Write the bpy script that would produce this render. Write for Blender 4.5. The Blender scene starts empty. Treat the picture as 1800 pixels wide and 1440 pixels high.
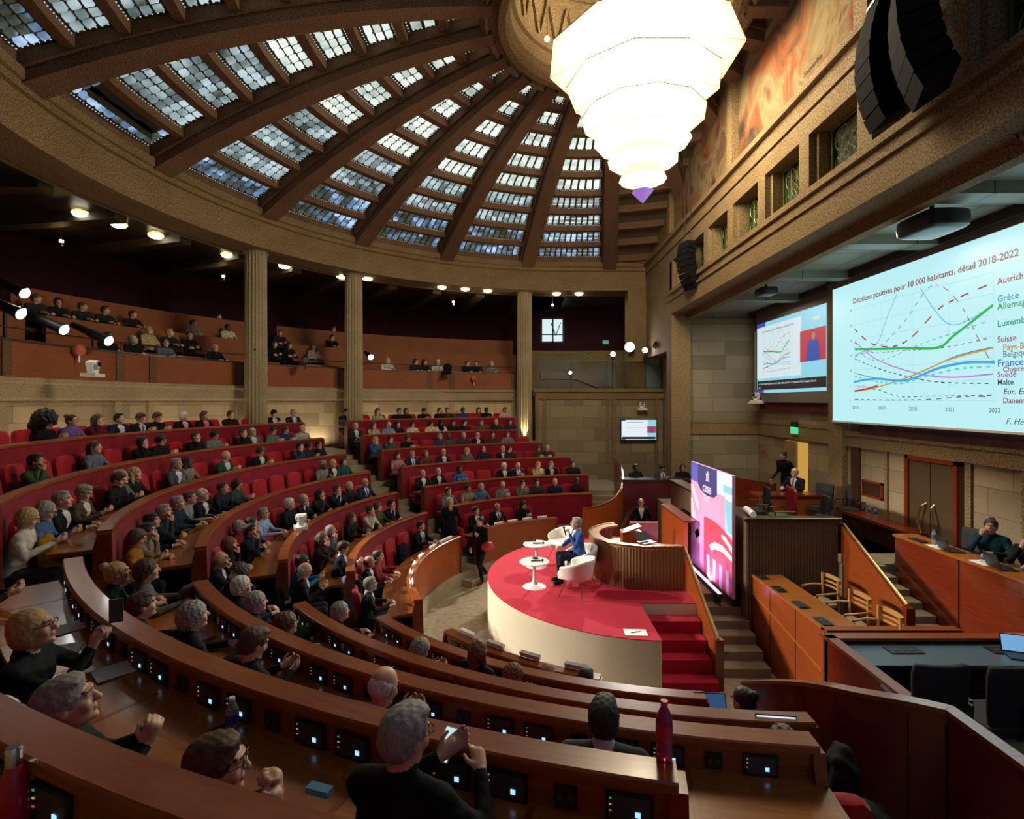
import bpy, bmesh, math, random
import numpy as np
from mathutils import Vector, Matrix, Euler
random.seed(7)
PI = math.pi
S = bpy.context.scene
COL = S.collection

# ---------------------------------------------------------------- camera, world, lights, exposure
CAMZ = 4.8
cam_data = bpy.data.cameras.new('camera')
cam = bpy.data.objects.new('camera', cam_data)
COL.objects.link(cam)
S.camera = cam
cam.location = (0, 0, CAMZ)
cam.rotation_euler = (PI/2, 0, 0)
cam_data.sensor_fit = 'HORIZONTAL'
cam_data.sensor_width = 36.0
cam_data.lens = 36.0*924/1800
cam_data.shift_x = -15/1800
cam_data.shift_y = -15.6/1800
cam_data.clip_start = 0.05
cam_data.clip_end = 200

S.view_settings.view_transform = 'Standard'
S.view_settings.look = 'None'
S.view_settings.gamma = 1
S.view_settings.use_curve_mapping = False
S.view_settings.exposure = 0.0
S.render.film_transparent = False

world = bpy.data.worlds.new('world')
S.world = world
world.use_nodes = True
wb = world.node_tree.nodes['Background']
wb.inputs[0].default_value = (0.55, 0.7, 1.0, 1)
wb.inputs[1].default_value = 0.25

def aim(o, target):
    d = Vector(target) - o.location
    o.rotation_euler = d.to_track_quat('-Z', 'Y').to_euler()

def lamp(name, kind, loc, energy, color=(1, .85, .65), target=None, size=.2, spot=None, blend=.5, size_y=None, group=None, label=None, cat='light'):
    d = bpy.data.lights.new(name, kind)
    d.energy = energy
    d.color = color
    if kind == 'AREA':
        d.size = size
        if size_y:
            d.shape = 'RECTANGLE'; d.size_y = size_y
    elif kind == 'SPOT':
        d.shadow_soft_size = size
        d.spot_size = spot; d.spot_blend = blend
    else:
        d.shadow_soft_size = size
    o = bpy.data.objects.new(name, d)
    o.location = loc
    COL.objects.link(o)
    if target: aim(o, target)
    return o

CR_ = (2.5, 11.25)      # centre of the seat rows
CD = (1.98, 10.98)      # centre of the dome
RD = 10.78              # inner radius of the dome ring

# house lights
LAMPS = dict(chand=520, stage=1500)
for k, (p, e) in enumerate([((-9.95, 10.62, 6.75), 700), ((-9.3, 11.9, 6.7), 700), ((-10.2, 9.0, 6.65), 500), ((-6.25, 20.2, 6.75), 350)]):
    lamp('stage_spot_light', 'SPOT', p, e*5.0, (1, .90, .78), target=(2.2, 10.6, 1.2), size=.08, spot=math.radians(32), blend=.4)
lamp('stage_spot_light', 'SPOT', (4.55, 20.9, 6.85), 3400, (1, .93, .82), target=(1.5, 11.0, 1.2), size=.08, spot=math.radians(42), blend=.4)
lamp('stage_spot_light', 'SPOT', (4.0, 20.9, 6.75), 900, (1, .93, .82), target=(-1.5, 13.5, 1.8), size=.08, spot=math.radians(60), blend=.6)

# ---------------------------------------------------------------- materials
MATS = {}
def mat(name, color=(.5, .5, .5), rough=.6, metal=0, spec=.5, emit=None, estr=0, trans=0, alpha=1, coat=0, sheen=0, build=None):
    if name in MATS: return MATS[name]
    m = bpy.data.materials.new(name); m.use_nodes = True
    nt = m.node_tree; b = nt.nodes['Principled BSDF']
    b.inputs['Base Color'].default_value = (*color, 1)
    b.inputs['Roughness'].default_value = rough
    b.inputs['Metallic'].default_value = metal
    b.inputs['Specular IOR Level'].default_value = spec
    if trans: b.inputs['Transmission Weight'].default_value = trans
    if coat: b.inputs['Coat Weight'].default_value = coat; b.inputs['Coat Roughness'].default_value = .12
    if sheen: b.inputs['Sheen Weight'].default_value = sheen; b.inputs['Sheen Roughness'].default_value = .4
    if emit is not None:
        b.inputs['Emission Color'].default_value = (*emit, 1); b.inputs['Emission Strength'].default_value = estr
    if build: build(nt, b)
    MATS[name] = m
    return m

def N(nt, t, **kw):
    n = nt.nodes.new(t)
    for k, v in kw.items():
        if k in n.inputs.keys() if isinstance(k, str) else False: n.inputs[k].default_value = v
        else: setattr(n, k, v)
    return n

def coords(nt, kind='UV', scale=(1, 1, 1)):
    tc = nt.nodes.new('ShaderNodeTexCoord'); mp = nt.nodes.new('ShaderNodeMapping')
    mp.inputs['Scale'].default_value = scale
    nt.links.new(tc.outputs[kind], mp.inputs['Vector'])
    return mp.outputs[0]

def ramp(nt, fac, stops):
    r = nt.nodes.new('ShaderNodeValToRGB')
    el = r.color_ramp.elements
    while len(el) < len(stops): el.new(.5)
    for e, (p, c) in zip(el, stops):
        e.position = p; e.color = (*c, 1)
    nt.links.new(fac, r.inputs[0])
    return r.outputs[0]

def noise(nt, vec, scale, detail=3, rough=.5, dist=0):
    n = nt.nodes.new('ShaderNodeTexNoise')
    n.inputs['Scale'].default_value = scale; n.inputs['Detail'].default_value = detail
    n.inputs['Roughness'].default_value = rough; n.inputs['Distortion'].default_value = dist
    nt.links.new(vec, n.inputs['Vector'])
    return n.outputs['Fac']

def bump(nt, b, h, strength=.3, dist=.02):
    n = nt.nodes.new('ShaderNodeBump'); n.inputs['Strength'].default_value = strength; n.inputs['Distance'].default_value = dist
    nt.links.new(h, n.inputs['Height']); nt.links.new(n.outputs[0], b.inputs['Normal'])

def wood(name, c0, c1, rough=.28, scale=(1.5, 14, 1), coat=.3):
    def f(nt, b):
        v = coords(nt, 'UV', scale)
        a = noise(nt, v, 2.2, 6, .6, .6)
        v2 = coords(nt, 'UV', (.8, .8, 1))
        a2 = noise(nt, v2, 1.3, 2)
        mx = nt.nodes.new('ShaderNodeMath'); mx.operation = 'MULTIPLY_ADD'; mx.inputs[1].default_value = .65
        nt.links.new(a, mx.inputs[0])
        m2 = nt.nodes.new('ShaderNodeMath'); m2.operation = 'MULTIPLY'; m2.inputs[1].default_value = .35
        nt.links.new(a2, m2.inputs[0]); nt.links.new(m2.outputs[0], mx.inputs[2])
        nt.links.new(ramp(nt, mx.outputs[0], [(.3, c0), (.7, c1)]), b.inputs['Base Color'])
        bump(nt, b, a, .06, .004)
    return mat(name, c1, rough, coat=coat, build=f)

def speckle(name, c0, c1, c2, scale=60, rough=.85, bs=.5, extra=None, kind='UV'):
    def f(nt, b):
        v = coords(nt, kind)
        a = noise(nt, v, scale, 2, .7)
        l = noise(nt, v, 1.1, 3)
        col = ramp(nt, a, [(.34, c0), (.5, c1), (.68, c2)])
        mixn = nt.nodes.new('ShaderNodeMix'); mixn.data_type = 'RGBA'; mixn.blend_type = 'MULTIPLY'; mixn.inputs[0].default_value = .55
        nt.links.new(col, mixn.inputs[6])
        nt.links.new(ramp(nt, l, [(.3, (.62, .6, .58)), (.7, (1, 1, 1))]), mixn.inputs[7])
        nt.links.new(mixn.outputs[2], b.inputs['Base Color'])
        bump(nt, b, a, bs, .012)
    return mat(name, c1, rough, build=f, spec=.2)

def ashlar(name, c, w=.95, h=.45, dark=.45, scale=1):
    def f(nt, b):
        v = coords(nt, 'UV')
        br = nt.nodes.new('ShaderNodeTexBrick'); nt.links.new(v, br.inputs['Vector'])
        br.inputs['Scale'].default_value = 1; br.inputs['Brick Width'].default_value = w; br.inputs['Row Height'].default_value = h
        br.inputs['Mortar Size'].default_value = .006; br.inputs['Mortar Smooth'].default_value = .3; br.inputs['Bias'].default_value = 0
        br.inputs['Color1'].default_value = (*[x*.72 for x in c], 1)
        br.inputs['Color2'].default_value = (*[min(1, x*1.22) for x in c], 1)
        br.inputs['Mortar'].default_value = (*[x*dark for x in c], 1)
        br.offset = .37; br.squash = .75; br.squash_frequency = 3
        a = noise(nt, v, 55, 2, .7)
        mixn = nt.nodes.new('ShaderNodeMix'); mixn.data_type = 'RGBA'; mixn.blend_type = 'MULTIPLY'; mixn.inputs[0].default_value = .6
        nt.links.new(br.outputs['Color'], mixn.inputs[6])
        nt.links.new(ramp(nt, a, [(.35, (.5, .47, .42)), (.55, (1, 1, 1))]), mixn.inputs[7])
        nt.links.new(mixn.outputs[2], b.inputs['Base Color'])
        ad = nt.nodes.new('ShaderNodeMath'); ad.operation = 'MULTIPLY_ADD'; ad.inputs[1].default_value = .25
        nt.links.new(a, ad.inputs[0])
        iv = nt.nodes.new('ShaderNodeMath'); iv.operation = 'SUBTRACT'; iv.inputs[0].default_value = 1
        nt.links.new(br.outputs['Fac'], iv.inputs[1]); nt.links.new(iv.outputs[0], ad.inputs[2])
        bump(nt, b, ad.outputs[0], .5, .015)
    return mat(name, c, .85, build=f, spec=.2)

def fabric(name, c0, c1, rough=.8, sheen=.3, scale=90, big=2.5):
    def f(nt, b):
        v = coords(nt, 'UV')
        a = noise(nt, v, scale, 2, .6); l = noise(nt, v, big, 3)
        mx = nt.nodes.new('ShaderNodeMath'); mx.operation = 'MULTIPLY_ADD'; mx.inputs[1].default_value = .4
        nt.links.new(a, mx.inputs[0])
        m2 = nt.nodes.new('ShaderNodeMath'); m2.operation = 'MULTIPLY'; m2.inputs[1].default_value = .6
        nt.links.new(l, m2.inputs[0]); nt.links.new(m2.outputs[0], mx.inputs[2])
        nt.links.new(ramp(nt, mx.outputs[0], [(.3, c0), (.7, c1)]), b.inputs['Base Color'])
        bump(nt, b, a, .15, .004)
    return mat(name, c1, rough, sheen=sheen, build=f, spec=.2)

W_RAIL = wood('bench wood', (.15, .030, .005), (.34, .092, .018), .28, coat=.2)
W_TOP = wood('desktop wood', (.26, .075, .011), (.48, .165, .032), .26, coat=.25)
W_PANEL = wood('orange panel wood', (.22, .042, .008), (.35, .078, .015), .3, coat=.15)
W_RED = wood('red brown panel wood', (.13, .016, .005), (.23, .034, .010), .25, coat=.25)
W_DARK = wood('dark walnut', (.028, .012, .008), (.06, .026, .014), .3)
W_GALL = wood('gallery panel wood', (.19, .045, .008), (.29, .082, .016), .65, coat=0)
W_CHAIR = wood('light chair wood', (.45, .22, .06), (.62, .34, .12), .3)
STONE = speckle('bush hammered concrete', (.085, .052, .023), (.24, .160, .076), (.36, .265, .145), 34)
STONE_R = speckle('pink concrete of the dome ribs', (.075, .038, .020), (.165, .088, .048), (.27, .16, .092), 36)
STONE_L = speckle('pale concrete', (.20, .148, .082), (.38, .295, .175), (.52, .43, .28), 42)
ASHLAR = ashlar('ashlar stone', (.42, .33, .20))
ASHLAR_D = ashlar('grey ashlar stone', (.26, .22, .15), 1.2, .5)
ASHLAR_R = ashlar('brown ashlar stone', (.30, .235, .145), 1.0, .48)
VELVET = fabric('red velvet', (.17, .003, .012), (.26, .006, .022), .75, .25, 120)
SEATRED = fabric('red seat velvet', (.30, .003, .010), (.42, .007, .018), .75, .4, 120)
CARPET = fabric('beige stair carpet', (.25, .20, .14), (.37, .30, .21), .95, .1, 200, 3)
REDCARPET = fabric('crimson stage carpet', (.40, .008, .028), (.50, .014, .040), .95, .1, 240, 3)
STAGE = fabric('cream stage skirt', (.70, .63, .46), (.76, .69, .52), .8, 0, 60, 2)
MARBLE = speckle('pale marble floor', (.36, .30, .21), (.46, .39, .28), (.52, .45, .34), 9, .35, .02)
BLACK = mat('black plastic', (.012, .012, .013), .4)
BLACKM = mat('black metal', (.02, .02, .02), .45, .6)
DARKROOM = mat('dark gallery paint', (.045, .032, .018), .4)
DGREY = mat('dark grey plastic', (.05, .05, .055), .5)
WHITE = mat('white plastic', (.78, .77, .74), .35)
WHITEL = mat('white leather', (.80, .77, .70), .4)
PAPER = mat('white paper', (.82, .81, .78), .7)
CHROME = mat('polished metal', (.6, .6, .6), .18, 1)
BRASS = mat('brass', (.75, .52, .22), .22, 1)
BRONZE = mat('bronze', (.26, .165, .075), .4, .45)
STEEL = mat('brushed steel', (.35, .35, .34), .35, 1)
GLASS = mat('clear glass', (.9, .95, .95), .03, trans=1)
def emis(name, c, s):
    return mat(name, (0.02, .02, .02), .5, emit=c, estr=s)

# ---------------------------------------------------------------- mesh helpers
class MB:
    def __init__(s): s.v = []; s.f = []; s.m = []; s.uv = []
    def add(s, verts, faces, m=0, uvs=None):
        o = len(s.v); s.v.extend([tuple(p) for p in verts])
        for i, f in enumerate(faces):
            s.f.append([o+j for j in f]); s.m.append(m); s.uv.append(uvs[i] if uvs else None)
        return s
    def box(s, c, d, rz=0, m=0, rot=None):
        x, y, z = d[0]/2, d[1]/2, d[2]/2
        P = [(-x, -y, -z), (x, -y, -z), (x, y, -z), (-x, y, -z), (-x, -y, z), (x, -y, z), (x, y, z), (-x, y, z)]
        R = rot if rot is not None else Matrix.Rotation(rz, 3, 'Z')
        P = [R @ Vector(p) + Vector(c) for p in P]
        uvs = [[(p[0], p[1]) for p in ((-x,-y),(-x,y),(x,y),(x,-y))], [(-x,-y),(x,-y),(x,y),(-x,y)],
               [(-x,-z),(x,-z),(x,z),(-x,z)], [(-y,-z),(y,-z),(y,z),(-y,z)], [(-x,-z),(x,-z),(x,z),(-x,z)], [(-y,-z),(y,-z),(y,z),(-y,z)]]
        off = (c[0]+c[1]*.7, c[2]*.9)
        uvs = [[(a+off[0], b_+off[1]) for a, b_ in u] for u in uvs]
        return s.add(P, [(0, 3, 2, 1), (4, 5, 6, 7), (0, 1, 5, 4), (1, 2, 6, 5), (2, 3, 7, 6), (3, 0, 4, 7)], m, uvs)
    def b2(s, x0, x1, y0, y1, z0, z1, m=0):
        return s.box(((x0+x1)/2, (y0+y1)/2, (z0+z1)/2), (abs(x1-x0), abs(y1-y0), abs(z1-z0)), m=m)
    def prism(s, poly, d, m=0, close=True):
        # poly: list of 3D points (planar), extruded by the vector d
        n = len(poly); d = Vector(d)
        P = [Vector(p) for p in poly]; Q = [p+d for p in P]
        F = [tuple(range(n))[::-1], tuple(range(n, 2*n))] if close else []
        for i in range(n):
            j = (i+1) % n
            F.append((i, j, n+j, n+i))
        return s.add(P+Q, F, m)
    def tube(s, pts, r, n=8, m=0, caps=True):
        pts = [Vector(p) for p in pts]; k = len(pts)
        rr = r if isinstance(r, (list, tuple)) else [r]*k
        V = []; up0 = None
        for i, p in enumerate(pts):
            t = (pts[min(i+1, k-1)] - pts[max(i-1, 0)])
            if t.length < 1e-9: t = Vector((0, 0, 1))
            t.normalize()
            up = up0 if up0 is not None else (Vector((0, 0, 1)) if abs(t.z) < .9 else Vector((1, 0, 0)))
            a = t.cross(up)
            if a.length < 1e-6: a = t.cross(Vector((1, 0, 0)))
            a.normalize(); b = a.cross(t).normalized(); up0 = b
            for j in range(n):
                th = 2*PI*j/n
                V.append(p + a*math.cos(th)*rr[i] + b*math.sin(th)*rr[i])
        F = []
        for i in range(k-1):
            for j in range(n):
                F.append((i*n+j, i*n+(j+1) % n, (i+1)*n+(j+1) % n, (i+1)*n+j))
        if caps: F.append(tuple(range(n))[::-1]); F.append(tuple(range((k-1)*n, k*n)))
        return s.add(V, F, m)
    def cyl(s, c, r, h, n=16, m=0, r2=None):
        return s.tube([c, (c[0], c[1], c[2]+h)], [r, r if r2 is None else r2], n, m)
    def lathe(s, c, prof, n=24, m=0):
        V = []; F = []; k = len(prof)
        for i in range(n):
            th = 2*PI*i/n
            for (r, z) in prof: V.append((c[0]+r*math.cos(th), c[1]+r*math.sin(th), c[2]+z))
        for i in range(n):
            for j in range(k-1):
                a = i*k+j; b = ((i+1) % n)*k+j
                F.append((a, b, b+1, a+1))
        return s.add(V, F, m)
    def sphere(s, c, r, n=12, m=0, sc=(1, 1, 1)):
        k = n//2
        V = []; F = []
        for i in range(k+1):
            ph = PI*i/k
            for j in range(n):
                th = 2*PI*j/n
                V.append((c[0]+r*sc[0]*math.sin(ph)*math.cos(th), c[1]+r*sc[1]*math.sin(ph)*math.sin(th), c[2]+r*sc[2]*math.cos(ph)))
        for i in range(k):
            for j in range(n): F.append((i*n+j, (i+1)*n+j, (i+1)*n+(j+1) % n, i*n+(j+1) % n))
        return s.add(V, F, m)
    def arc(s, C, prof, a0, a1, step=2.0, m=0, closed=True, caps=True, straight=0, ext=0):
        # prof: closed section of (r, z); swept round C from angle a0 to a1 (degrees, 0 = +Y, 90 = +X)
        n = max(2, int(abs(a1-a0)/step)+1); k = len(prof)
        V = []; F = []; U = []
        L = [0]
        for j in range(k):
            q = prof[(j+1) % k]; L.append(L[-1]+math.hypot(q[0]-prof[j][0], q[1]-prof[j][1]))
        A = [a0+(a1-a0)*i/(n-1) for i in range(n)]
        for a in A:
            t = math.radians(a)
            for (r, z) in prof: V.append((C[0]+r*math.sin(t), C[1]+r*math.cos(t), z))
        rm = prof[0][0]
        for i in range(n-1):
            for j in range(k if closed else k-1):
                j2 = (j+1) % k
                F.append((i*k+j, (i+1)*k+j, (i+1)*k+j2, i*k+j2))
                u0 = math.radians(A[i])*rm; u1 = math.radians(A[i+1])*rm
                U.append([(u0, L[j]), (u1, L[j]), (u1, L[j+1]), (u0, L[j+1])])
        if closed and caps:
            F.append(tuple(range(k))); F.append(tuple(range((n-1)*k, n*k))[::-1])
            U.append([(p[0], p[1]) for p in prof]); U.append([(p[0], p[1]) for p in prof][::-1])
        return s.add(V, F, m, U)
    def build(s, name, mats, parent=None, smooth=False, loc=None, rz=0, bevel=0):
        me = bpy.data.meshes.new(name)
        me.from_pydata([tuple(p) for p in s.v], [], s.f)
        if not isinstance(mats, (list, tuple)): mats = [mats]
        for m_ in mats: me.materials.append(m_)
        me.polygons.foreach_set('material_index', s.m)
        uvl = me.uv_layers.new(name='UVMap')
        vs = s.v; out = []
        for f, u in zip(s.f, s.uv):
            if u is not None:
                out.extend(u)
            else:
                a, b, c = Vector(vs[f[0]]), Vector(vs[f[1]]), Vector(vs[f[2]])
                nn = (b-a).cross(c-a); ax = max(range(3), key=lambda i: abs(nn[i]))
                for i in f:
                    p = vs[i]
                    out.append((p[1], p[2]) if ax == 0 else (p[0], p[2]) if ax == 1 else (p[0], p[1]))
        uvl.data.foreach_set('uv', [x for p in out for x in p])
        if smooth:
            me.polygons.foreach_set('use_smooth', [True]*len(me.polygons))
        me.update()
        bm = bmesh.new(); bm.from_mesh(me); bmesh.ops.recalc_face_normals(bm, faces=bm.faces); bm.to_mesh(me); bm.free()
        if smooth:
            try: me.set_sharp_from_angle(angle=math.radians(40))
            except Exception: pass
        o = bpy.data.objects.new(name, me)
        COL.objects.link(o)
        if parent: o.parent = parent
        if loc: o.location = loc
        if rz: o.rotation_euler.z = rz
        if bevel:
            bv = o.modifiers.new('bevel', 'BEVEL'); bv.width = bevel; bv.segments = 2; bv.limit_method = 'ANGLE'
        return o

def tag(o, label=None, cat=None, group=None, kind=None):
    if label: o['label'] = label
    if cat: o['category'] = cat
    if group: o['group'] = group
    if kind: o['kind'] = kind
    return o
def struct(mb, name, m, label=None, **kw):
    o = mb.build(name, m, **kw); o['kind'] = 'structure'
    if label: o['label'] = label
    return o
def thing(name, label, cat, loc=(0, 0, 0), rz=0, group=None):
    o = bpy.data.objects.new(name, None); o.empty_display_size = .1
    o.location = loc; o.rotation_euler.z = rz
    COL.objects.link(o)
    return tag(o, label, cat, group)
def copy_tree(o, parent=None):
    c = o.copy(); COL.objects.link(c)
    if parent: c.parent = parent
    for ch in list(o.children): copy_tree(ch, c)
    return c
def P(C, r, a, z=0):
    t = math.radians(a); return (C[0]+r*math.sin(t), C[1]+r*math.cos(t), z)
def hexc(h):
    c = [int(h[i:i+2], 16)/255 for i in (0, 2, 4)]
    return tuple(x/12.92 if x <= .04045 else ((x+.055)/1.055)**2.4 for x in c)
def text_mesh(txt, size, m, parent, name='lettering', shear=0, ext=.002, align='LEFT', bold=0):
    cu = bpy.data.curves.new(name, 'FONT'); cu.body = txt; cu.size = size; cu.shear = shear
    cu.extrude = ext; cu.align_x = align; cu.offset = bold
    cu.resolution_u = 3
    o = bpy.data.objects.new(name, cu); COL.objects.link(o)
    dg = bpy.context.evaluated_depsgraph_get(); me = bpy.data.meshes.new_from_object(o.evaluated_get(dg))
    bpy.data.objects.remove(o)
    me.materials.clear(); me.materials.append(m)
    r = bpy.data.objects.new(name, me); COL.objects.link(r)
    if parent: r.parent = parent
    return r
# ---------------------------------------------------------------- the hall: floors, tiers, stairs
RR = [10.9, 9.98, 9.0, 8.0, 6.92, 5.85, 4.75]        # radius of each desk rail
RZ = [4.12, 3.66, 3.22, 2.75, 2.25, 1.8, 1.3]        # height of each desk rail
FL = [3.12, 2.66, 2.22, 1.75, 1.25, .8, .35]         # floor of each tier
ENDA = [-14.5, -15.5, -11, -5, -1.5, -2, -17.5]      # far end of each row (degrees)
AIS = [(-60, -51), (-130, -120.5)]                   # radial stairs
struct(MB().b2(-14, 11, -4, 28, -.2, 0), 'floor', MARBLE)
for k in range(7):
    r0 = RR[k]-.12; r1 = (RR[k-1]-.06) if k else 12.3
    mb = MB().arc(CR_, [(r0, 0), (r1, 0), (r1, FL[k]), (r0, FL[k])], -182, ENDA[k] if k in (0, 1, 6) else ENDA[k]+.5, 2)
    struct(mb, 'floor', CARPET)
steps = MB()
for (a0, a1) in AIS:
    for k in range(7):
        zt = FL[k]; zb = FL[k+1] if k < 6 else 0
        n = 3 if k < 6 else 2
        for i in range(1, n):
            w = .31*(n-i)
            z = zb+(zt-zb)*i/n
            steps.arc(CR_, [(RR[k]-.12-w, zb), (RR[k]-.1, zb), (RR[k]-.1, z-.04), (RR[k]-.1, z), (RR[k]-.12-w-.02, z), (RR[k]-.12-w-.02, z-.04)], a0, a1, 2)
struct(steps, 'stairs', CARPET)
# side stairs at the far end of the rows
st = MB()
for i in range(10):
    st.b2(2.3 if i > 4 else 1.7, 3.7, 16.3+i*.3, 21.7, i*.155, (i+1)*.155)
struct(st, 'stairs', CARPET)

# ---------------------------------------------------------------- wall behind the top row
def arcpan(mb, r0, r1, z0, z1, a0, a1, C=CD, step=1.5, m=0):
    return mb.arc(C, [(r0, z0), (r1, z0), (r1, z1), (r0, z1)], a0, a1, step, m)
GA0, GA1 = -170, -8.5
struct(arcpan(MB(), 12.05, 12.4, 2.9, 4.85, GA0, GA1), 'wall_left', ASHLAR)
pil = MB()
STRIPS = [-94, -98.5, -116.6, -134, -80.9, -76.5, -63.4, -46.6, -43.4, -28.4, -23.9, -10.9]
for a in STRIPS: arcpan(pil, 11.97, 12.06, 2.9, 4.85, a-.45, a+.45)
for (b0, b1) in ((-93.5, -81.4), (-80.4, -77), (-76, -63.9), (-60.5, -47.1), (-43, -28.9), (-27.9, -24.4), (-23.4, -11.4)):
    arcpan(pil, 12.0, 12.06, 4.70, 4.80, b0, b1)
struct(pil, 'trim_1', STONE_L)
co = MB().arc(CD, [(12.4, 4.8), (11.9, 4.8), (11.88, 4.86), (11.88, 5.14), (11.82, 5.17), (11.82, 5.26), (12.4, 5.26)], GA0, GA1, 1.5)
struct(co, 'trim_2', STONE_L)
# gallery front, floor, tiers
par = thing('gallery_parapet', 'long curved orange wood parapet of the upper gallery', 'parapet')
arcpan(MB(), 11.95, 12.05, 5.26, 5.98, GA0, GA1).build('panel', W_GALL, par)
for a in STRIPS: arcpan(MB(), 11.915, 11.96, 5.27, 5.97, a-.5, a+.5).build('pilaster_strip', STONE_R, par)
arcpan(MB(), 11.93, 12.12, 5.97, 6.01, GA0, GA1).build('cap', W_DARK, par)
rl = thing('gallery_railing', 'thin dark metal handrail running above the gallery parapet', 'railing')
mb = MB(); mb.tube([P(CD, 12.02, a, 6.24) for a in np.arange(GA0, GA1+.1, 2)], .014, 6); mb.build('handrail', BLACKM, rl)
for a in np.arange(-108, -10, 9.0):
    MB().tube([P(CD, 12.02, a+.6, 5.99), P(CD, 12.02, a+.6, 6.24)], .01, 6).build('post', BLACKM, rl)
struct(arcpan(MB(), 12.05, 13.0, 5.0, 5.2, GA0, GA1), 'floor', DARKROOM)
TR = [(13.0, 5.45, 6.15), (14.05, 5.95, 6.95), (15.1, 6.5, 7.75)]
for i, (r, zf, zt) in enumerate(TR):
    struct(arcpan(MB(), r, 16.4, 5.0+i*.01, zf, GA0, GA1), 'floor', DARKROOM)
for i, (r, zf, zt) in enumerate(TR):
    segs = [(-170, -83, zt+.0) if i < 2 else (-85.3, -83, zt), (-81, -54, zt), (-50, -9, zt)]
    for (a0, a1, z) in segs:
        o = arcpan(MB(), r, r+.07, zf-.3, z, a0, a1).build('gallery_bench_front', W_GALL)
        tag(o, 'curved wood panel closing the %s tier of gallery benches, %s' % (['lowest', 'middle', 'highest'][i], {-170: 'at the left of the photo', -85.3: 'beside the booth', -81: 'between the two nearer columns', -50: 'between the two farther columns'}[a0]), 'bench front', 'gallery bench fronts')
bo = arcpan(MB(), 14.6, 16.0, 6.0, 8.35, -112, -85.5).build('projection_booth', W_GALL)
tag(bo, 'big wood-clad booth rising behind the gallery spotlights at the far left', 'booth')
struct(arcpan(MB(), 16.3, 16.5, 5, 9.5, GA0, GA1+8), 'wall_back', fabric('dark wine curtain', (.020, .004, .008), (.045, .008, .014), .9))
# gallery ceiling with coffers
struct(arcpan(MB(), 11.7, 16.5, 9.42, 9.55, GA0, 0, m=0), 'ceiling', DARKROOM)
mb = MB()
for a in np.arange(-153, 0, 9.0):
    t = math.radians(a); c = P(CD, 14.1, a, 9.32)
    mb.box(c, (.35, 4.4, .26), rz=-t)
struct(mb, 'trim_3', mat('dark olive paint', (.075, .06, .022), .6))
# ---------------------------------------------------------------- columns
def column(a, word):
    t = thing('column', word, 'column', P(CD, 11.33, a, 3.12), -math.radians(a), 'fluted columns under the dome ring')
    n = 20; seg = n*4; V = []; F = []
    zs = [0.0, .05, 3.0, 6.12, 6.2]
    for zi, z in enumerate(zs):
        rad = .335-.03*z/6.2
        if z > 6.15: rad += .05
        for j in range(seg):
            ph = j % 4
            rr = rad-(.022 if ph in (1, 2, 3) else 0)-(.01 if ph == 2 else 0)
            if zi in (0, 4): rr = rad
            th = 2*PI*j/seg
            V.append((rr*math.cos(th), rr*math.sin(th), z))
    for i in range(len(zs)-1):
        for j in range(seg): F.append((i*seg+j, i*seg+(j+1) % seg, (i+1)*seg+(j+1) % seg, (i+1)*seg+j))
    MB().add(V, F).build('shaft', STONE_L, t)
    MB().cyl((0, 0, 6.18), .36, .08, 32).build('capital', STONE_L, t)
    MB().box((0, 0, -.1), (1.15, 1.1, .2)).build('plinth', STONE_L, t)
column(-63, 'fluted stone column nearest the camera, left of the first aisle')
column(-45, 'middle fluted stone column behind the second aisle head')
column(-9.2, 'farthest fluted stone column, lit by a lamp at its foot')
# ---------------------------------------------------------------- dome ring
RI = RD
prof = [(RI, 9.36), (RI, 9.80), (RI+.03, 9.82), (RI+.03, 10.14), (RI-.04, 10.17), (RI-.04, 10.30), (RI-.10, 10.33), (RI-.10, 10.52), (RI+1.2, 10.7), (RI+1.2, 9.42), (RI+1.05, 9.42), (RI+1.05, 9.32), (RI+.95, 9.32), (RI+.95, 9.38)]
mb = MB().arc(CD, prof, -165, 0, 1.5)
pr2 = [(x-RI, z) for x, z in prof]
mb.prism([(CD[0], CD[1]+RI+x, z) for x, z in pr2], (5.9-CD[0], 0, 0))
struct(mb, 'trim_4', STONE)
# ---------------------------------------------------------------- dome
def zp(r): return 13.22-.0216*r*r
ribs_a = [9-18*i for i in range(-9, 11)]
mb = MB()
for a in ribs_a:
    if not (-158 < a < 100): continue
    rs = np.linspace(2.6, 10.9, 16); t = math.radians(a)
    ux, uy = math.sin(t), math.cos(t); vx, vy = math.cos(t), -math.sin(t)
    for (hw, dz0, dz1, w2) in ((.27, -.46, .1, .8), (.34, -.22, .1, .8)):
        V = []; F = []; U = []
        for r in rs:
            k = (.62+.38*(r-2.6)/8.3)*hw
            for (s, dz) in ((-1, dz0), (1, dz0), (1, dz1), (-1, dz1)):
                V.append((CD[0]+r*ux+s*k*vx, CD[1]+r*uy+s*k*vy, zp(r)+dz))
        for i in range(len(rs)-1):
            for j in range(4):
                F.append((i*4+j, (i+1)*4+j, (i+1)*4+(j+1) % 4, i*4+(j+1) % 4))
                U.append([(rs[i], j*.5), (rs[i+1], j*.5), (rs[i+1], j*.5+.5), (rs[i], j*.5+.5)])
        mb.add(V, F, 0, U)
struct(mb, 'ceiling', STONE_R)
PC = [10.40, 9.55, 8.68, 7.78, 6.88, 5.98, 5.02, 4.08, 3.2]   # radii of the glass panels
mb = MB()
edges = [10.86]+[(PC[i]+PC[i+1])/2 for i in range(8)]+[2.7]
for a in ribs_a:
    if not (-158 < a < 100): continue
    for e in edges:
        z = zp(e)
        mb.arc(CD, [(e-.095, z-.16), (e+.095, z-.17), (e+.095, z+.1), (e-.095, z+.1)], a-18+1, a-1, 2.5)
struct(mb, 'ceiling', STONE_R)
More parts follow.
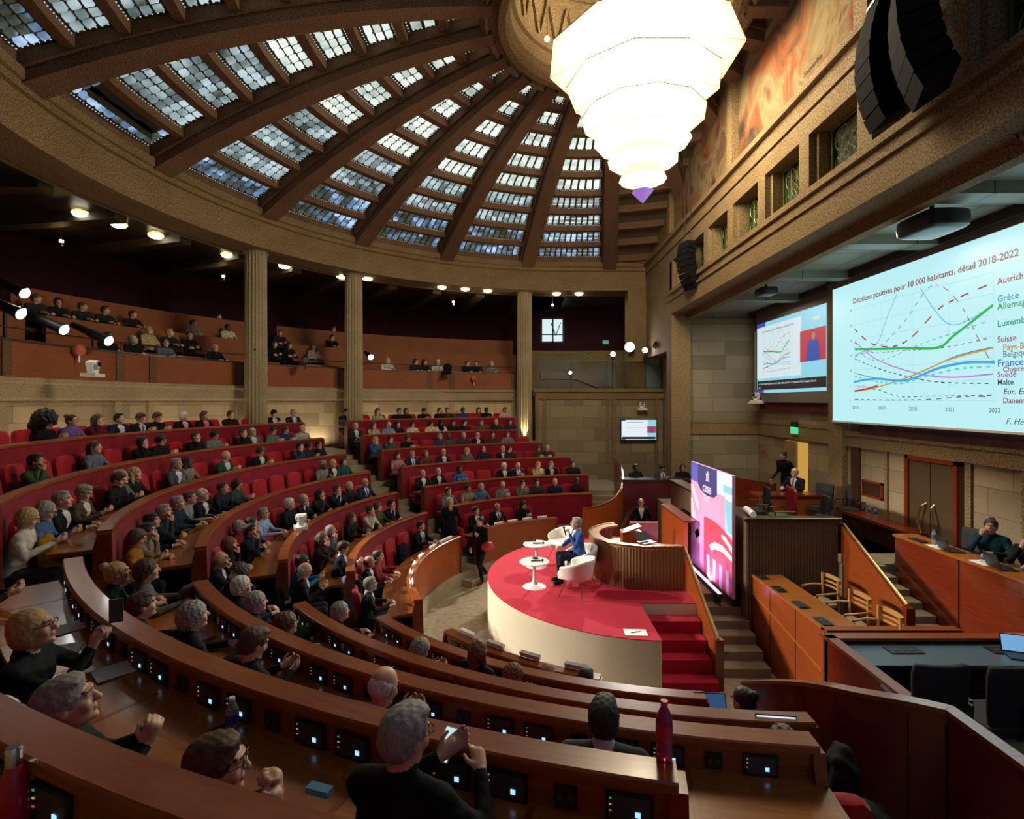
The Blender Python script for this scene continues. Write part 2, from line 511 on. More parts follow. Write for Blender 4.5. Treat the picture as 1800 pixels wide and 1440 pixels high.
# shell above the panels
V = MB()
sh = [(r, zp(r)+.045) for r in np.linspace(11.2, 2.6, 20)]
V.arc(CD, sh, -165, 100, 3, closed=False)
sh2 = [(r, zp(r)+.2) for r in np.linspace(11.2, 2.6, 20)]
V.arc(CD, sh2, -165, 100, 3, closed=False)
struct(V, 'ceiling', speckle('dark moss concrete', (.06, .05, .025), (.13, .105, .055), (.22, .18, .10), 40))

# glass block panels
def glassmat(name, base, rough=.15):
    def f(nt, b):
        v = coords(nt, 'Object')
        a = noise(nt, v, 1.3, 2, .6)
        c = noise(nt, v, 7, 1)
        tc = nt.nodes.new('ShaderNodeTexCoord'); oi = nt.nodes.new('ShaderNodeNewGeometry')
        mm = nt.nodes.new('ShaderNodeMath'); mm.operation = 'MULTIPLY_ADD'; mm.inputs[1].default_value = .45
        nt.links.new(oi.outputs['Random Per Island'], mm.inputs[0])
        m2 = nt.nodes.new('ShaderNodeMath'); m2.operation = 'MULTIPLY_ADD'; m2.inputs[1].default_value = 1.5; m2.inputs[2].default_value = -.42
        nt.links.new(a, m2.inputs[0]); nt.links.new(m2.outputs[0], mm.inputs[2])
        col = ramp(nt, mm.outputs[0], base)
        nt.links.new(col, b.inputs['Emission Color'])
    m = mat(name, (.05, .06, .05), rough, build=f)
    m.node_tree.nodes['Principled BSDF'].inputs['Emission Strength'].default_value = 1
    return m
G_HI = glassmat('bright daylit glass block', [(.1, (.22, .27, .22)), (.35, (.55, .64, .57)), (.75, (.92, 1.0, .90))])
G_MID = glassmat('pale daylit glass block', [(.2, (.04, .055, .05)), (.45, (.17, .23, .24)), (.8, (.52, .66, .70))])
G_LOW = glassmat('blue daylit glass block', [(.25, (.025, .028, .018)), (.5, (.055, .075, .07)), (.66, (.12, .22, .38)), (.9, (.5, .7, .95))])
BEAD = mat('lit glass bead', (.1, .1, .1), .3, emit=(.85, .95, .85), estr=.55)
JOINT = mat('cast iron joint', (.03, .025, .015), .6)
def glass_panel(a0, a1, rc, idx, word, gm, hatch=False):
    # a0<a1 angles of the clear opening
    t = thing('glass_block_panel', word, 'skylight', (0, 0, 0), 0, 'glass block panels of the dome')
    h = .64 if idx else .58; r0 = rc-h/2; r1 = rc+h/2
    wid = math.radians(a1-a0)*rc
    nr = 3; nc = max(2, int(round(wid/.225)))
    if idx >= 6: nr = 3 if idx == 6 else (2 if idx == 7 else 3)
    back = MB(); gl = MB(); bd = MB()
    sl = lambda r: -2*.0216*r
    back.arc(CD, [(r0-.05, zp(r0)+.035), (r1+.05, zp(r1)+.035), (r1+.05, zp(r1)+.01), (r0-.05, zp(r0)+.01)], a0-.35*10/rc, a1+.35*10/rc, 3)
    for i in range(nr):
        for j in range(nc):
            if hatch and i < 2 and 2 <= j < nc-1: continue
            ra = r0+.035+(h-.07)*(i+.12)/nr; rb = r0+.035+(h-.07)*(i+.88)/nr
            aa = a0+(a1-a0)*(j+.12)/nc; ab = a0+(a1-a0)*(j+.86)/nc
            V = []
            for dz, sh in ((.015, 0), (-.045, .012)):
                sa = math.degrees(sh/rc)
                for (r, a) in ((ra+sh, aa+sa), (rb-sh, aa+sa), (rb-sh, ab-sa), (ra+sh, ab-sa)):
                    q = P(CD, r, a, zp(r)+dz); V.append(q)
            gl.add(V, [(4, 5, 6, 7), (0, 1, 5, 4), (1, 2, 6, 5), (2, 3, 7, 6), (3, 0, 4, 7)])
    def bead(r, a):
        s = .02; q = P(CD, r, a, zp(r)-.01)
        bd.add([(q[0]+s, q[1], q[2]), (q[0], q[1]+s, q[2]), (q[0]-s, q[1], q[2]), (q[0], q[1]-s, q[2]), (q[0], q[1], q[2]-s*1.2)], [(0, 1, 4), (1, 2, 4), (2, 3, 4), (3, 0, 4)])
    nb = int(wid/.075)
    for j in range(nb+1):
        a = a0+(a1-a0)*j/nb
        bead(r1+.005, a)
        if idx > 3: bead(r0-.005, a)
    for i in range(1, 7):
        bead(r0+(h)*i/7, a0-.02); bead(r0+h*i/7, a1+.02)
    if hatch:
        MB().arc(CD, [(r0+.02, zp(r0)-.0), (r0+.36, zp(r0+.36)-.0), (r0+.36, zp(r0+.36)+.02), (r0+.02, zp(r0)+.02)], a0+(a1-a0)*2/nc, a0+(a1-a0)*(nc-1)/nc, 3).build('gap_darkness', mat('painted gap dark', (.001, .001, .001), .95, spec=0), t)  # black sheet, painted darkness of the open hatch
        q0, q1 = P(CD, r0+.36, a0+(a1-a0)*2/nc, zp(r0)), P(CD, r0+.36, a0+(a1-a0)*(nc-1)/nc, zp(r0))
        MB().prism([q0, q1, (q1[0]+.05, q1[1], q1[2]-.28), (q0[0]+.05, q0[1], q0[2]-.28)], (.02, 0, 0)).build('hanging_flap', JOINT, t)
    back.build('joint_plate', JOINT, t); gl.build('glass_blocks', gm, t); bd.build('bead_border', BEAD, t)
    return t
for s, a in enumerate(ribs_a):
    if not (-135 < a <= 9): continue
    for i, rc in enumerate(PC):
        hw = math.degrees(.36*(.62+.38*(rc-2.6)/8.3)/rc)+.5
        # only what the photograph can see
        am = math.radians(a-9); x = CD[0]+rc*math.sin(am); y = CD[1]+rc*math.cos(am)
        if y < 5 or (zp(rc)-CAMZ)/y > .84: continue
        hatch = (i == 0 and abs(a+81) < 1)
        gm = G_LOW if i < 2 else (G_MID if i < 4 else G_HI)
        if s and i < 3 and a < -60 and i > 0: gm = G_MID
        n_ = int((9-a)/18)
        word = 'glass block skylight, %s panel above the dome ring in %s bay from the right' % (['lowest', 'second', 'third', 'fourth', 'fifth', 'sixth', 'seventh', 'eighth', 'topmost'][i], ['first', 'second', 'third', 'fourth', 'fifth', 'sixth', 'seventh', 'eighth', 'ninth'][n_])
        glass_panel(a-18+hw, a-hw, rc, i, word if not hatch else 'open skylight hatch with a dark gap between glass blocks above the dome ring', gm, hatch)
# oculus
mb = MB()
OC = (CD[0], CD[1])
mb.lathe((OC[0], OC[1], 0), [(2.85, 13.1), (2.85, 12.72), (2.72, 12.62), (2.66, 12.72), (2.5, 12.70), (2.45, 12.60), (2.3, 12.62), (2.28, 12.9), (2.2, 12.95), (2.2, 15.3)], 64)
struct(mb, 'ceiling', STONE)
mb = MB()
for j in range(24):
    a = j*15
    mb.tube([P(OC, 2.16, a, 13.4), P(OC, 2.16, a+7.5, 14.5)], .05, 4); mb.tube([P(OC, 2.16, a+7.5, 14.5), P(OC, 2.16, a+15, 13.4)], .05, 4)
for z in (13.35, 14.55): mb.lathe((OC[0], OC[1], z), [(2.22, -.1), (2.1, -.1), (2.1, .1), (2.22, .1)], 48)
struct(mb, 'trim_5', STONE)
lan = thing('lantern_skylight', 'round glass block skylight at the top of the dome above the chandelier', 'skylight')
MB().lathe((OC[0], OC[1], 0), [(2.25, 15.3), (1.5, 15.45), (.8, 15.52), (.0, 15.55)], 48).build('joint_plate', STONE, lan)
gl = MB()
for r, n in ((1.95, 40), (1.7, 34), (1.45, 30), (1.2, 24)):
    for j in range(n):
        a = 360*j/n; c = P(OC, r, a, 15.28); gl.box(c, (2*PI*r/n*.8, .2, .08), rz=-math.radians(a))
gl.build('glass_blocks', G_MID, lan)
# ---------------------------------------------------------------- desk rows
RN = [10.9, 10.33, 9.20, 8.10, 7.02, 5.93, 4.83]   # the rows nearest the camera sit a little farther out
BSTART = [-123, -123, -122.5, -119, -114, -110, -115]
CEND = [-172, -172, -168.5, -174.9, -178.7, -174, -162]
ORD = ['top', 'second', 'third', 'fourth', 'fifth', 'sixth', 'front']
SECT = {'A': [(-51, ENDA[k]) for k in range(7)], 'B': [(BSTART[k], -60) for k in range(7)], 'C': [(CEND[k], -129.8-.3*k) for k in range(7)]}
SNAME = {'A': 'right of the first aisle', 'B': 'between the two aisles', 'C': 'nearest the camera'}
SCR = emis('blue microphone display', (.35, .65, 1), 1.3)
LED_G = emis('green indicator', (.1, .5, .2), .5); LED_Y = emis('yellow indicator', (.6, .5, .2), .6); LED_R = emis('red indicator', (.7, .08, .08), .6)

def mic_panel(par, k, a, socket=False):
    r = RN[k]+.052; z = RZ[k]-.145; c = P(CR_, r, a, z)
    ro = Matrix.Rotation(-math.radians(a), 3, 'Z')
    w = .10 if socket else .20
    o = MB().box(c, (w, .016, .095 if socket else .125), rot=ro, m=0).build('socket_panel' if socket else 'microphone_panel', BLACK, par)
    def loc(dx, dz, dy=.010): return Vector(c)+ro @ Vector((dx, dy, dz))
    if socket:
        for dx in (-.024, .024): MB().tube([loc(dx, 0, .006), loc(dx, 0, .012)], .016, 10).build('socket', DGREY, o)
    else:
        MB().box(loc(-.035, -.018), (.022, .006, .022), rot=ro).build('display', SCR, o)
        for i, m_ in enumerate((LED_G, LED_Y, LED_R)):
            MB().box(loc(.08, .038-.026*i), (.010, .006, .005), rot=ro).build('indicator_button', m_, o)
        mb = MB(); mb.box(loc(0, 0, .0085), (.17, .003, .10), rot=ro); mb.build('speaker_grille', DGREY, o)
    return o

def desk(k, sec):
    a0, a1 = SECT[sec][k]; R = (RN if sec == 'C' else RR)[k]; z = RZ[k]
    t = thing('desk_row', '%s curved desk row %s, wood rail over %s front' % (ORD[k], SNAME[sec], 'a wood' if k == 6 else 'a red velvet'), 'desk', (0, 0, 0), 0, 'curved desk rows of the hemicycle')
    MB().arc(CR_, [(R-.085, z-.045), (R+.075, z-.045), (R+.075, z-.008), (R+.065, z), (R-.075, z), (R-.085, z-.01)], a0, a1, 1.5).build('rail', W_RAIL, t)
    MB().arc(CR_, [(R-.03, z-.26), (R+.045, z-.26), (R+.045, z-.045), (R-.03, z-.045)], a0, a1, 1.5).build('upstand', W_RAIL, t)
    MB().arc(CR_, [(R+.045, z-.25), (R+.53, z-.26), (R+.53, z-.22), (R+.045, z-.212)], a0, a1, 1.5).build('desktop', W_TOP, t)
    zb = FL[k+1] if k < 6 else 0
    MB().arc(CR_, [(R-.06, zb), (R-.02, zb), (R-.02, z-.045), (R-.06, z-.045)], a0, a1, 1.5).build('front_panel', VELVET if k < 6 else W_PANEL, t)
    for a in (a0, a1):
        s = .25
        MB().arc(CR_, [(R-.11, FL[k]-.05), (R+.1, FL[k]-.05), (R+.1, z-.26), (R+.5, z-.265), (R+.5, z-.225), (R+.1, z-.215), (R+.06, z-.045), (R-.08, z-.045)], a-s, a+s, .25).build('end_panel', W_RED, t)
    # support legs under the desktop
    if sec == 'C' and 0 < k:
        n = 0; a = a1-math.degrees(.25/R)
        while a > a0+1.2 and n < 30:
            mic_panel(t, k, a, n % 3 == 2); n += 1; a -= math.degrees((.36 if k == 1 else .27)/R)
        # joint strips on the desktop
        a = a1-math.degrees(.64/R)
        while a > a0+1:
            MB().arc(CR_, [(R+.06, z-.212), (R+.525, z-.220), (R+.525, z-.2185), (R+.06, z-.2105)], a-.1, a+.1, .1).build('inlay_strip', W_PANEL, t)
            a -= math.degrees(.81/R)
    return t
for sec in 'ABC':
    for k in range(7):
        if not (sec == 'C' and k == 0): desk(k, sec)

# ---------------------------------------------------------------- seats
def rounded(mb, c, d, r=.04, rot=None, m=0, seg=3):
    # soft rounded box: superellipse profile in three directions
    x, y, z = [v/2 for v in d]
    n = 10; pts = []
    R = rot if rot is not None else Matrix.Identity(3)
    V = []; F = []
    N1, N2 = 8, 16
    def sg(v, p): return math.copysign(abs(v)**p, v)
    e = .38
    for i in range(N1+1):
        ph = -PI/2+PI*i/N1
        for j in range(N2):
            th = 2*PI*j/N2
            V.append(Vector(c)+R @ Vector((x*sg(math.cos(ph), e)*sg(math.cos(th), e), y*sg(math.cos(ph), e)*sg(math.sin(th), e), z*sg(math.sin(ph), e))))
    for i in range(N1):
        for j in range(N2): F.append((i*N2+j, i*N2+(j+1) % N2, (i+1)*N2+(j+1) % N2, (i+1)*N2+j))
    return mb.add(V, F, m)
def make_seat():
    t = thing('theatre_seat', 'seat', 'seat')
    tilt = Matrix.Rotation(math.radians(9), 3, 'X')
    rounded(MB(), (0, -.13, .76), (.54, .13, .80), rot=tilt).build('backrest', SEATRED, t, smooth=True)
    rounded(MB(), (0, .16, .43), (.50, .46, .15)).build('seat_cushion', SEATRED, t, smooth=True)
    MB().box((0, .12, .18), (.34, .2, .36)).build('base', BLACK, t)
    for s in (-1, 1):
        rounded(MB(), (s*.27, .10, .60), (.07, .38, .06)).build('armrest', SEATRED, t, smooth=True)
    return t
seat0 = make_seat(); seat_used = False
NTH = ['first', 'second', 'third', 'fourth', 'fifth', 'sixth', 'seventh', 'eighth', 'ninth', 'tenth', 'eleventh', 'twelfth', 'thirteenth', 'fourteenth', 'fifteenth', 'sixteenth', 'seventeenth', 'eighteenth', 'nineteenth', 'twentieth', 'next', 'last']
def place_seat(r, a, z, label, group):
    global seat_used
    o = seat0 if not seat_used else copy_tree(seat0)
    seat_used = True
    o.location = P(CR_, r, a, z); o.rotation_euler.z = PI-math.radians(a)
    o['label'] = label; o['group'] = group; o['category'] = 'seat'
for sec in 'ABC':
    for k in range(7):
        a0, a1 = SECT[sec][k]
        r = (RR[k-1]-.26) if k else 11.55
        step = math.degrees(.635/r); n = int((a1-a0-1.0)/step)
        off = (a1-a0-n*step)/2
        for i in range(n):
            a = a0+off+(i+.5)*step
            p = P(CR_, r, a)
            if sec == 'C' and (k < 5 or p[1] < 3): continue
            if p[1] < 1.5 or abs(p[0]/p[1]) > 1.08: continue
            j = i if sec == 'A' else n-1-i
            place_seat(r, a, FL[k], 'red velvet seat, %s from the aisle, %s row %s' % (NTH[j], ORD[k], SNAME[sec]), 'red velvet seats of the %s row %s' % (ORD[k], SNAME[sec]))
# name cards on the front desk
def name_card(sec, a, i):
    r = RR[6]; c = P(CR_, r-.02, a, RZ[6]+.035)
    o = MB().box((0, 0, 0), (.30, .012, .075), rot=Matrix.Rotation(.45, 3, 'X')).box((0, .03, 0), (.30, .012, .075), rot=Matrix.Rotation(-.45, 3, 'X')).build('name_card', PAPER)
    o.location = c; o.rotation_euler.z = -math.radians(a)
    w = {'A': ['leftmost', 'second from left', 'third from left', 'rightmost'], 'B': ['first from aisle', 'second from aisle', 'third from aisle', 'fourth from aisle', 'fifth from aisle', 'sixth from aisle', 'last from aisle'], 'C': ['leftmost', 'second from left', 'third from left', 'rightmost']}[sec][i]
    tag(o, 'white name card, %s on the front desk %s' % (w, SNAME[sec]), 'name card', 'name cards on the front desks')
for i, a in enumerate((-41, -35, -29, -23)): name_card('A', a, i)
for i, a in enumerate((-65.5, -68.5, -75, -84, -91, -98, -105)): name_card('B', a, i)
for i, a in enumerate((-136, -143, -150, -158)): name_card('C', a, i)
# ---------------------------------------------------------------- stage-side wall
XW = 5.2
def wallbox(name, x0, x1, y0, y1, z0, z1, m):
    return struct(MB().b2(x0, x1, y0, y1, z0, z1), name, m)
wallbox('wall_right', XW, 5.85, 18.1, 18.72, 0, 9.62, STONE)
wallbox('wall_right', XW, 5.85, 18.72, 21.8, 6.55, 9.62, STONE)
wallbox('wall_right', 5.88, 6.1, 18.72, 22.3, 0, 6.6, ASHLAR_R)
wallbox('wall_right', 5.83, 8.6, 18.62, 18.9, 0, 8.1, ASHLAR_D)
wallbox('wall_right', 8.42, 8.7, 13.5, 18.7, 0, 8.1, ASHLAR_R)
wallbox('wall_right', 8.1, 8.4, -2, 13.6, 0, 8.3, ASHLAR_R)
mb = MB()
mb.b2(5.83, 8.45, 18.55, 18.66, 4.02, 4.12); mb.b2(5.83, 8.45, 18.57, 18.66, 3.62, 4.02)
mb.b2(8.34, 8.45, 13.6, 18.6, 4.02, 4.12); mb.b2(8.36, 8.45, 13.6, 18.6, 3.62, 4.02)
mb.b2(8.01, 8.11, -2, 13.55, 3.94, 4.06); mb.b2(8.03, 8.11, -2, 13.55, 3.68, 3.94)
mb.b2(7.96, 8.11, 13.0, 13.6, 0, 7.9); mb.b2(8.36, 8.45, 16.2, 16.32, 1.6, 3.6)
for y in (9.45, 11.6, 11.0, 8.4, 7.0): mb.b2(8.05, 8.11, y-.05, y+.05, 1.7, 3.7)
mb.b2(5.83, 8.45, 18.5, 18.66, 7.5, 7.7); 
struct(mb, 'trim_6', STONE)
struct(MB().b2(8.04, 8.11, 12.5, 12.8, 0, 7.9), 'trim_7', W_DARK)
# portal beam, clerestory piers, architrave, mural wall
mb = MB()
mb.b2(XW, 5.95, -3, 18.6, 7.8, 8.25); mb.b2(XW-.05, 5.95, -3, 18.6, 8.25, 8.32); mb.b2(XW+.03, 5.95, -3, 18.6, 8.32, 8.50); mb.b2(XW-.04, 5.95, -3, 18.6, 8.50, 8.62)
mb.b2(5.75, 5.95, -3, 18.6, 7.62, 7.8)
mb.b2(XW, 5.95, -3, 21.8, 9.6, 9.98); mb.b2(XW+.04, 5.95, -3, 21.8, 9.98, 10.02); mb.b2(XW-.03, 5.95, -3, 21.8, 10.02, 10.34); mb.b2(XW-.14, 5.95, -3, 21.8, 10.34, 10.47)
struct(mb, 'wall_right', STONE)
mb = MB()
for i in range(-3, 8):
    y = 9.65+1.7*i
    if y > 18.9: continue
    mb.b2(XW, 5.85, y-.17, y+.17, 8.6, 9.62); mb.b2(XW+.12, 5.85, y-.27, y+.27, 8.6, 9.62)
struct(mb, 'wall_right', STONE)
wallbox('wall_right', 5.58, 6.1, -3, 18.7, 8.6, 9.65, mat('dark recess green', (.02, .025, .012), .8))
GR = mat('green bronze grille', (.16, .20, .07), .4, .5)
for i in range(-3, 7):
    y = 9.65+1.7*i+.85
    t = thing('bronze_grille', 'green bronze grille of circles and rays, number counted by its recess %s the loudspeakers' % ('under' if i in (-1, 0) else 'beyond'), 'grille', (5.52, y, 9.1), 0, 'bronze grilles in the recesses above the portal beam')
    t['label'] = 'green bronze grille of circles and rays, %s recess from the far end of the beam' % ['ninth or later', 'tenth', 'ninth', 'eighth', 'seventh', 'sixth', 'fifth', 'fourth', 'third', 'second', 'first'][i+4]
    mb = MB()
    for (cy, cz) in ((-.22, -.2), (.22, -.2), (-.22, .22), (.22, .22), (0, 0)):
        mb.tube([(0, cy+.2*math.cos(th), cz+.2*math.sin(th)) for th in np.linspace(0, 2*PI, 17)], .009, 4, caps=False)
        for j in range(4):
            th = PI*j/4
            mb.tube([(0, cy-.2*math.cos(th), cz-.2*math.sin(th)), (0, cy+.2*math.cos(th), cz+.2*math.sin(th))], .007, 4)
    mb.build('tracery', GR, t)
    MB().box((0, -.5, 0), (.03, .03, .98)).box((0, .5, 0), (.03, .03, .98)).box((0, 0, .48), (.03, 1, .03)).box((0, 0, -.48), (.03, 1, .03)).build('frame', GR, t)
def muralmat(nt, b):
    v = coords(nt, 'UV', (.55, .42, 1))
    w = nt.nodes.new('ShaderNodeTexNoise'); w.inputs['Scale'].default_value = .8; w.inputs['Detail'].default_value = 2; nt.links.new(v, w.inputs['Vector'])
    mx = nt.nodes.new('ShaderNodeMix'); mx.data_type = 'RGBA'; mx.blend_type = 'ADD'; mx.inputs[0].default_value = 1.6
    nt.links.new(v, mx.inputs[6]); nt.links.new(w.outputs['Color'], mx.inputs[7])
    a = noise(nt, mx.outputs[2], 1.3, 4, .55, 1.2)
    c = ramp(nt, a, [(.28, (.03, .025, .018)), (.38, (.085, .055, .032)), (.44, (.21, .06, .025)), (.50, (.16, .11, .055)), (.56, (.20, .155, .08)), (.62, (.12, .05, .032)), (.70, (.10, .09, .055))])
    nt.links.new(c, b.inputs['Base Color'])
MUR = mat('faded fresco', (.4, .3, .2), .9, build=muralmat, spec=.1)
wallbox('wall_right', 5.3, 5.9, -3, 21.8, 10.47, 13.6, STONE)
for i, (y0, y1, w) in enumerate(((13.05, 18.0, 'far'), (8.1, 12.65, 'middle'), (2.9, 7.7, 'near'))):
    o = MB().b2(5.255, 5.31, y0, y1, 10.55, 13.4).build('mural', MUR)
    tag(o, 'faded orange and ochre fresco high on the stage wall, %s panel' % w, 'mural', 'fresco panels over the architrave')
mb = MB()
for y in (18.15, 12.85, 7.9): mb.b2(5.1, 5.32, y-.16, y+.16, 10.47, 13.4)
mb.b2(5.16, 5.32, -3, 21.7, 10.47, 10.56)
struct(mb, 'trim_8', STONE)
sig = text_mesh('Souverbie', .15, mat('fresco ink', (.03, .02, .015), .9), bpy.data.objects['mural.001'], 'signature', ext=.001)
sig.matrix_world = Matrix.Translation((5.25, 9.75, 10.78)) @ Euler((PI/2, 0, -PI/2)).to_matrix().to_4x4()
# niche ceiling
def tiles(nt, b):
    v = coords(nt, 'UV')
    br = nt.nodes.new('ShaderNodeTexBrick'); nt.links.new(v, br.inputs['Vector']); br.offset = 0
    br.inputs['Brick Width'].default_value = 1.2; br.inputs['Row Height'].default_value = .9; br.inputs['Scale'].default_value = 1; br.inputs['Mortar Size'].default_value = .012
    br.inputs['Color1'].default_value = (.20, .20, .15, 1); br.inputs['Color2'].default_value = (.24, .23, .17, 1); br.inputs['Mortar'].default_value = (.02, .02, .015, 1)
    nt.links.new(br.outputs['Color'], b.inputs['Base Color'])
CT = mat('olive ceiling tile', (.2, .2, .15), .6, build=tiles)
wallbox('ceiling', 5.9, 8.7, -2, 18.7, 7.9, 8.05, CT)
mb = MB()
for y in (3, 5.2, 7.6, 10, 12.7, 15.5): mb.b2(5.95, 8.3, y-.2, y+.2, 7.72, 7.9)
struct(mb, 'trim_9', CT)
wallbox('trim_10', 7.8, 8.1, -2, 13.4, 7.72, 7.92, mat('dark bulkhead', (.035, .028, .018), .7))
wallbox('trim_11', 8.1, 8.42, 13.7, 18.6, 7.75, 7.92, mat('dark bulkhead', (.035, .028, .018), .7))
# ---------------------------------------------------------------- far end wall and terrace
wallbox('wall_far', .62, 5.95, 21.75, 22.3, 0, 5.3, ASHLAR_R)
mb = MB()
mb.b2(.55, 5.9, 21.6, 21.8, 5.16, 5.3); mb.b2(.62, 5.9, 21.68, 21.8, 4.86, 5.16)
for x in (.68, 3.62, 3.86, 5.62, 1.0): mb.b2(x-.07, x+.07, 21.68, 21.8, 2.2, 4.86)
struct(mb, 'trim_12', STONE)
wallbox('floor', .5, 9, 21.8, 29, 5.0, 5.2, DARKROOM)
wallbox('wall_far', 4.45, 5.2, 21.75, 22.4, 5.3, 9.45, STONE)
wallbox('wall_back', -3.5, 9, 26.6, 26.8, 5, 9.6, mat('dark wine curtain', (.03, .01, .014), .9))
wallbox('wall_back', .4, 9, 26.3, 26.6, 5, 7.3, STONE)
wallbox('ceiling', .5, 9, 21.8, 27, 9.42, 9.6, DARKROOM)
win = struct(MB().b2(1.05, 2.15, 26.5, 26.58, 7.75, 8.95), 'window_1', emis('daylit window glass', (.62, .78, .85), 1.1))
mb = MB()
for x in (1.05, 1.62, 2.15): mb.b2(x-.04, x+.04, 26.42, 26.5, 7.7, 9.0)
mb.b2(1.05, 2.15, 26.42, 26.5, 7.7, 7.78); mb.b2(1.05, 2.15, 26.42, 26.5, 8.1, 8.14); mb.b2(1.05, 2.15, 26.42, 26.5, 8.9, 9.0)
mb.box((1.9, 26.45, 8.4), (.04, .05, .7), rot=Matrix.Rotation(.35, 3, 'Y')); mb.box((1.65, 26.45, 8.4), (.04, .05, .7), rot=Matrix.Rotation(-.35, 3, 'Y'))
mb.build('window_frame', BLACKM, win)
gb = thing('glass_balustrade', 'clear glass balustrade with thin green posts on the far terrace', 'balustrade', (0, 0, 0))
MB().b2(.7, 5.8, 21.64, 21.66, 5.32, 6.42).build('glass_pane', mat('greenish balustrade glass', (.92, .97, .94), .03, trans=1), gb)
PG = mat('green painted steel', (.10, .16, .08), .5)
for x in (.75, 2.1, 3.55, 5.8): MB().tube([(x, 21.68, 5.3), (x, 21.68, 6.45)], .022, 6).build('post', PG, gb)
MB().tube([(.7, 21.65, 6.44), (5.85, 21.65, 6.44)], .018, 6).build('handrail', PG, gb)
ts = thing('terrace_stair', 'concrete stair flight with barred railing behind the glass balustrade', 'stair')
mb = MB(); mb.prism([(.9, 23.4, 6.05), (2.7, 23.4, 6.05), (4.5, 23.4, 5.2), (3.9, 23.4, 5.2), (2.5, 23.4, 5.75), (.9, 23.4, 5.75)], (0, .9, 0)); mb.build('stringer', STONE, ts)
mb = MB()
for i in range(26):
    x = 1.0+i*.13; zb = 6.05 if x < 2.7 else 6.05-(x-2.7)*.47
    mb = MB().tube([(x, 23.45, zb), (x, 23.45, zb+.85)], .01, 4)
    mb.build('baluster', PG, ts)
MB().tube([(.95, 23.45, 6.92), (2.7, 23.45, 6.92), (4.4, 23.45, 6.1)], .02, 6).build('handrail', PG, ts)
ex = thing('exit_sign', 'small dim exit sign seen end-on beyond the bright spotlight', 'sign', (4.3, 26.56, 7.75))
MB().box((0, 0, 0), (.28, .06, .18)).build('case', emis('dim green sign', (.12, .45, .2), .6), ex)
ad = MB().b2(5.25, 5.85, 21.9, 21.94, 5.34, 6.3).build('display_board', mat('pale blue board', (.20, .30, .34), .6)); tag(ad, 'pale blue framed board leaning behind the glass balustrade', 'board')

# ---------------------------------------------------------------- door wall details
BRZ = wood('bronzed door leaf', (.05, .032, .015), (.10, .065, .03), .35, (3, 20, 1))
dr = struct(MB().b2(8.02, 8.1, 9.68, 10.82, 1.74, 3.6), 'door_1', W_DARK)
for y0, y1 in ((9.70, 10.24), (10.26, 10.80)):
    lf = MB().b2(7.99, 8.03, y0, y1, 1.74, 3.58).build('door_leaf', BRZ, dr)
for y, s in ((10.16, -1), (10.34, 1)):
    MB().tube([(7.99, y+s*0, 2.12), (7.91, y+s*.03, 2.18), (7.88, y+s*.12, 2.45), (7.91, y+s*.03, 2.72), (7.99, y, 2.78)], .02, 8).build('door_handle', BRASS, dr)
mb = MB(); mb.b2(7.96, 8.1, 9.60, 9.68, 1.74, 3.68); mb.b2(7.96, 8.1, 10.82, 10.90, 1.74, 3.68); mb.b2(7.96, 8.1, 9.6, 10.9, 3.6, 3.68); mb.build('door_frame', W_RED, dr)
d2 = struct(MB().b2(8.36, 8.43, 15.4, 16.55, 1.9, 3.55), 'door_2', emis('lit corridor beyond the door', (1.0, .55, .10), .55))
MB().b2(8.3, 8.36, 15.85, 16.55, 1.9, 3.55).build('door_leaf', wood('door leaf wood', (.20, .11, .04), (.34, .2, .08)), d2)
es = thing('exit_sign', 'green lit exit sign above the open side door', 'sign', (8.28, 15.9, 3.9))
MB().box((0, 0, 0), (.06, .34, .2)).build('case', emis('green sign glass', (.1, .75, .35), .9), es)
tx = MB().box((0, 0, .18), (.05, .36, .16)).build('upper_panel', BLACK, es)
fa = MB().sphere((8.38, 18.2, 3.05), .05, 10).build('alarm_button', mat('red alarm', (.5, .02, .02), .4)); tag(fa, 'small red alarm button on the niche side wall', 'button')
# wall recess with wooden hatch, bench with bottles
MB_ = thing('wall_hatch', 'small wooden hatch set in the stone wall left of the bronze door', 'hatch', (8.06, 11.98, 2.77))
MB().b2(-.04, .04, -.30, .30, -.15, .15).build('panel', W_DARK, MB_)
mb = MB(); mb.b2(-.07, .04, -.34, -.30, -.19, .19); mb.b2(-.07, .04, .30, .34, -.19, .19); mb.b2(-.07, .04, -.34, .34, .15, .19); mb.b2(-.07, .04, -.34, .34, -.19, -.15); mb.build('frame', W_RED, MB_)
bn = thing('wall_bench', 'long low red-brown wooden bench against the stone wall', 'bench', (7.83, 11.3, 1.86))
MB().b2(-.22, .26, -1.0, 1.3, .28, .34).build('top', W_RED, bn)
MB().b2(-.15, .22, -.95, 1.25, -.13, .28).build('front', W_DARK, bn)
struct(MB().b2(6.05, 8.1, 9.9, 13.6, 0, 1.72), 'floor', CARPET)
struct(MB().b2(7.25, 8.1, -2, 9.9, 0, 1.55), 'floor', CARPET)
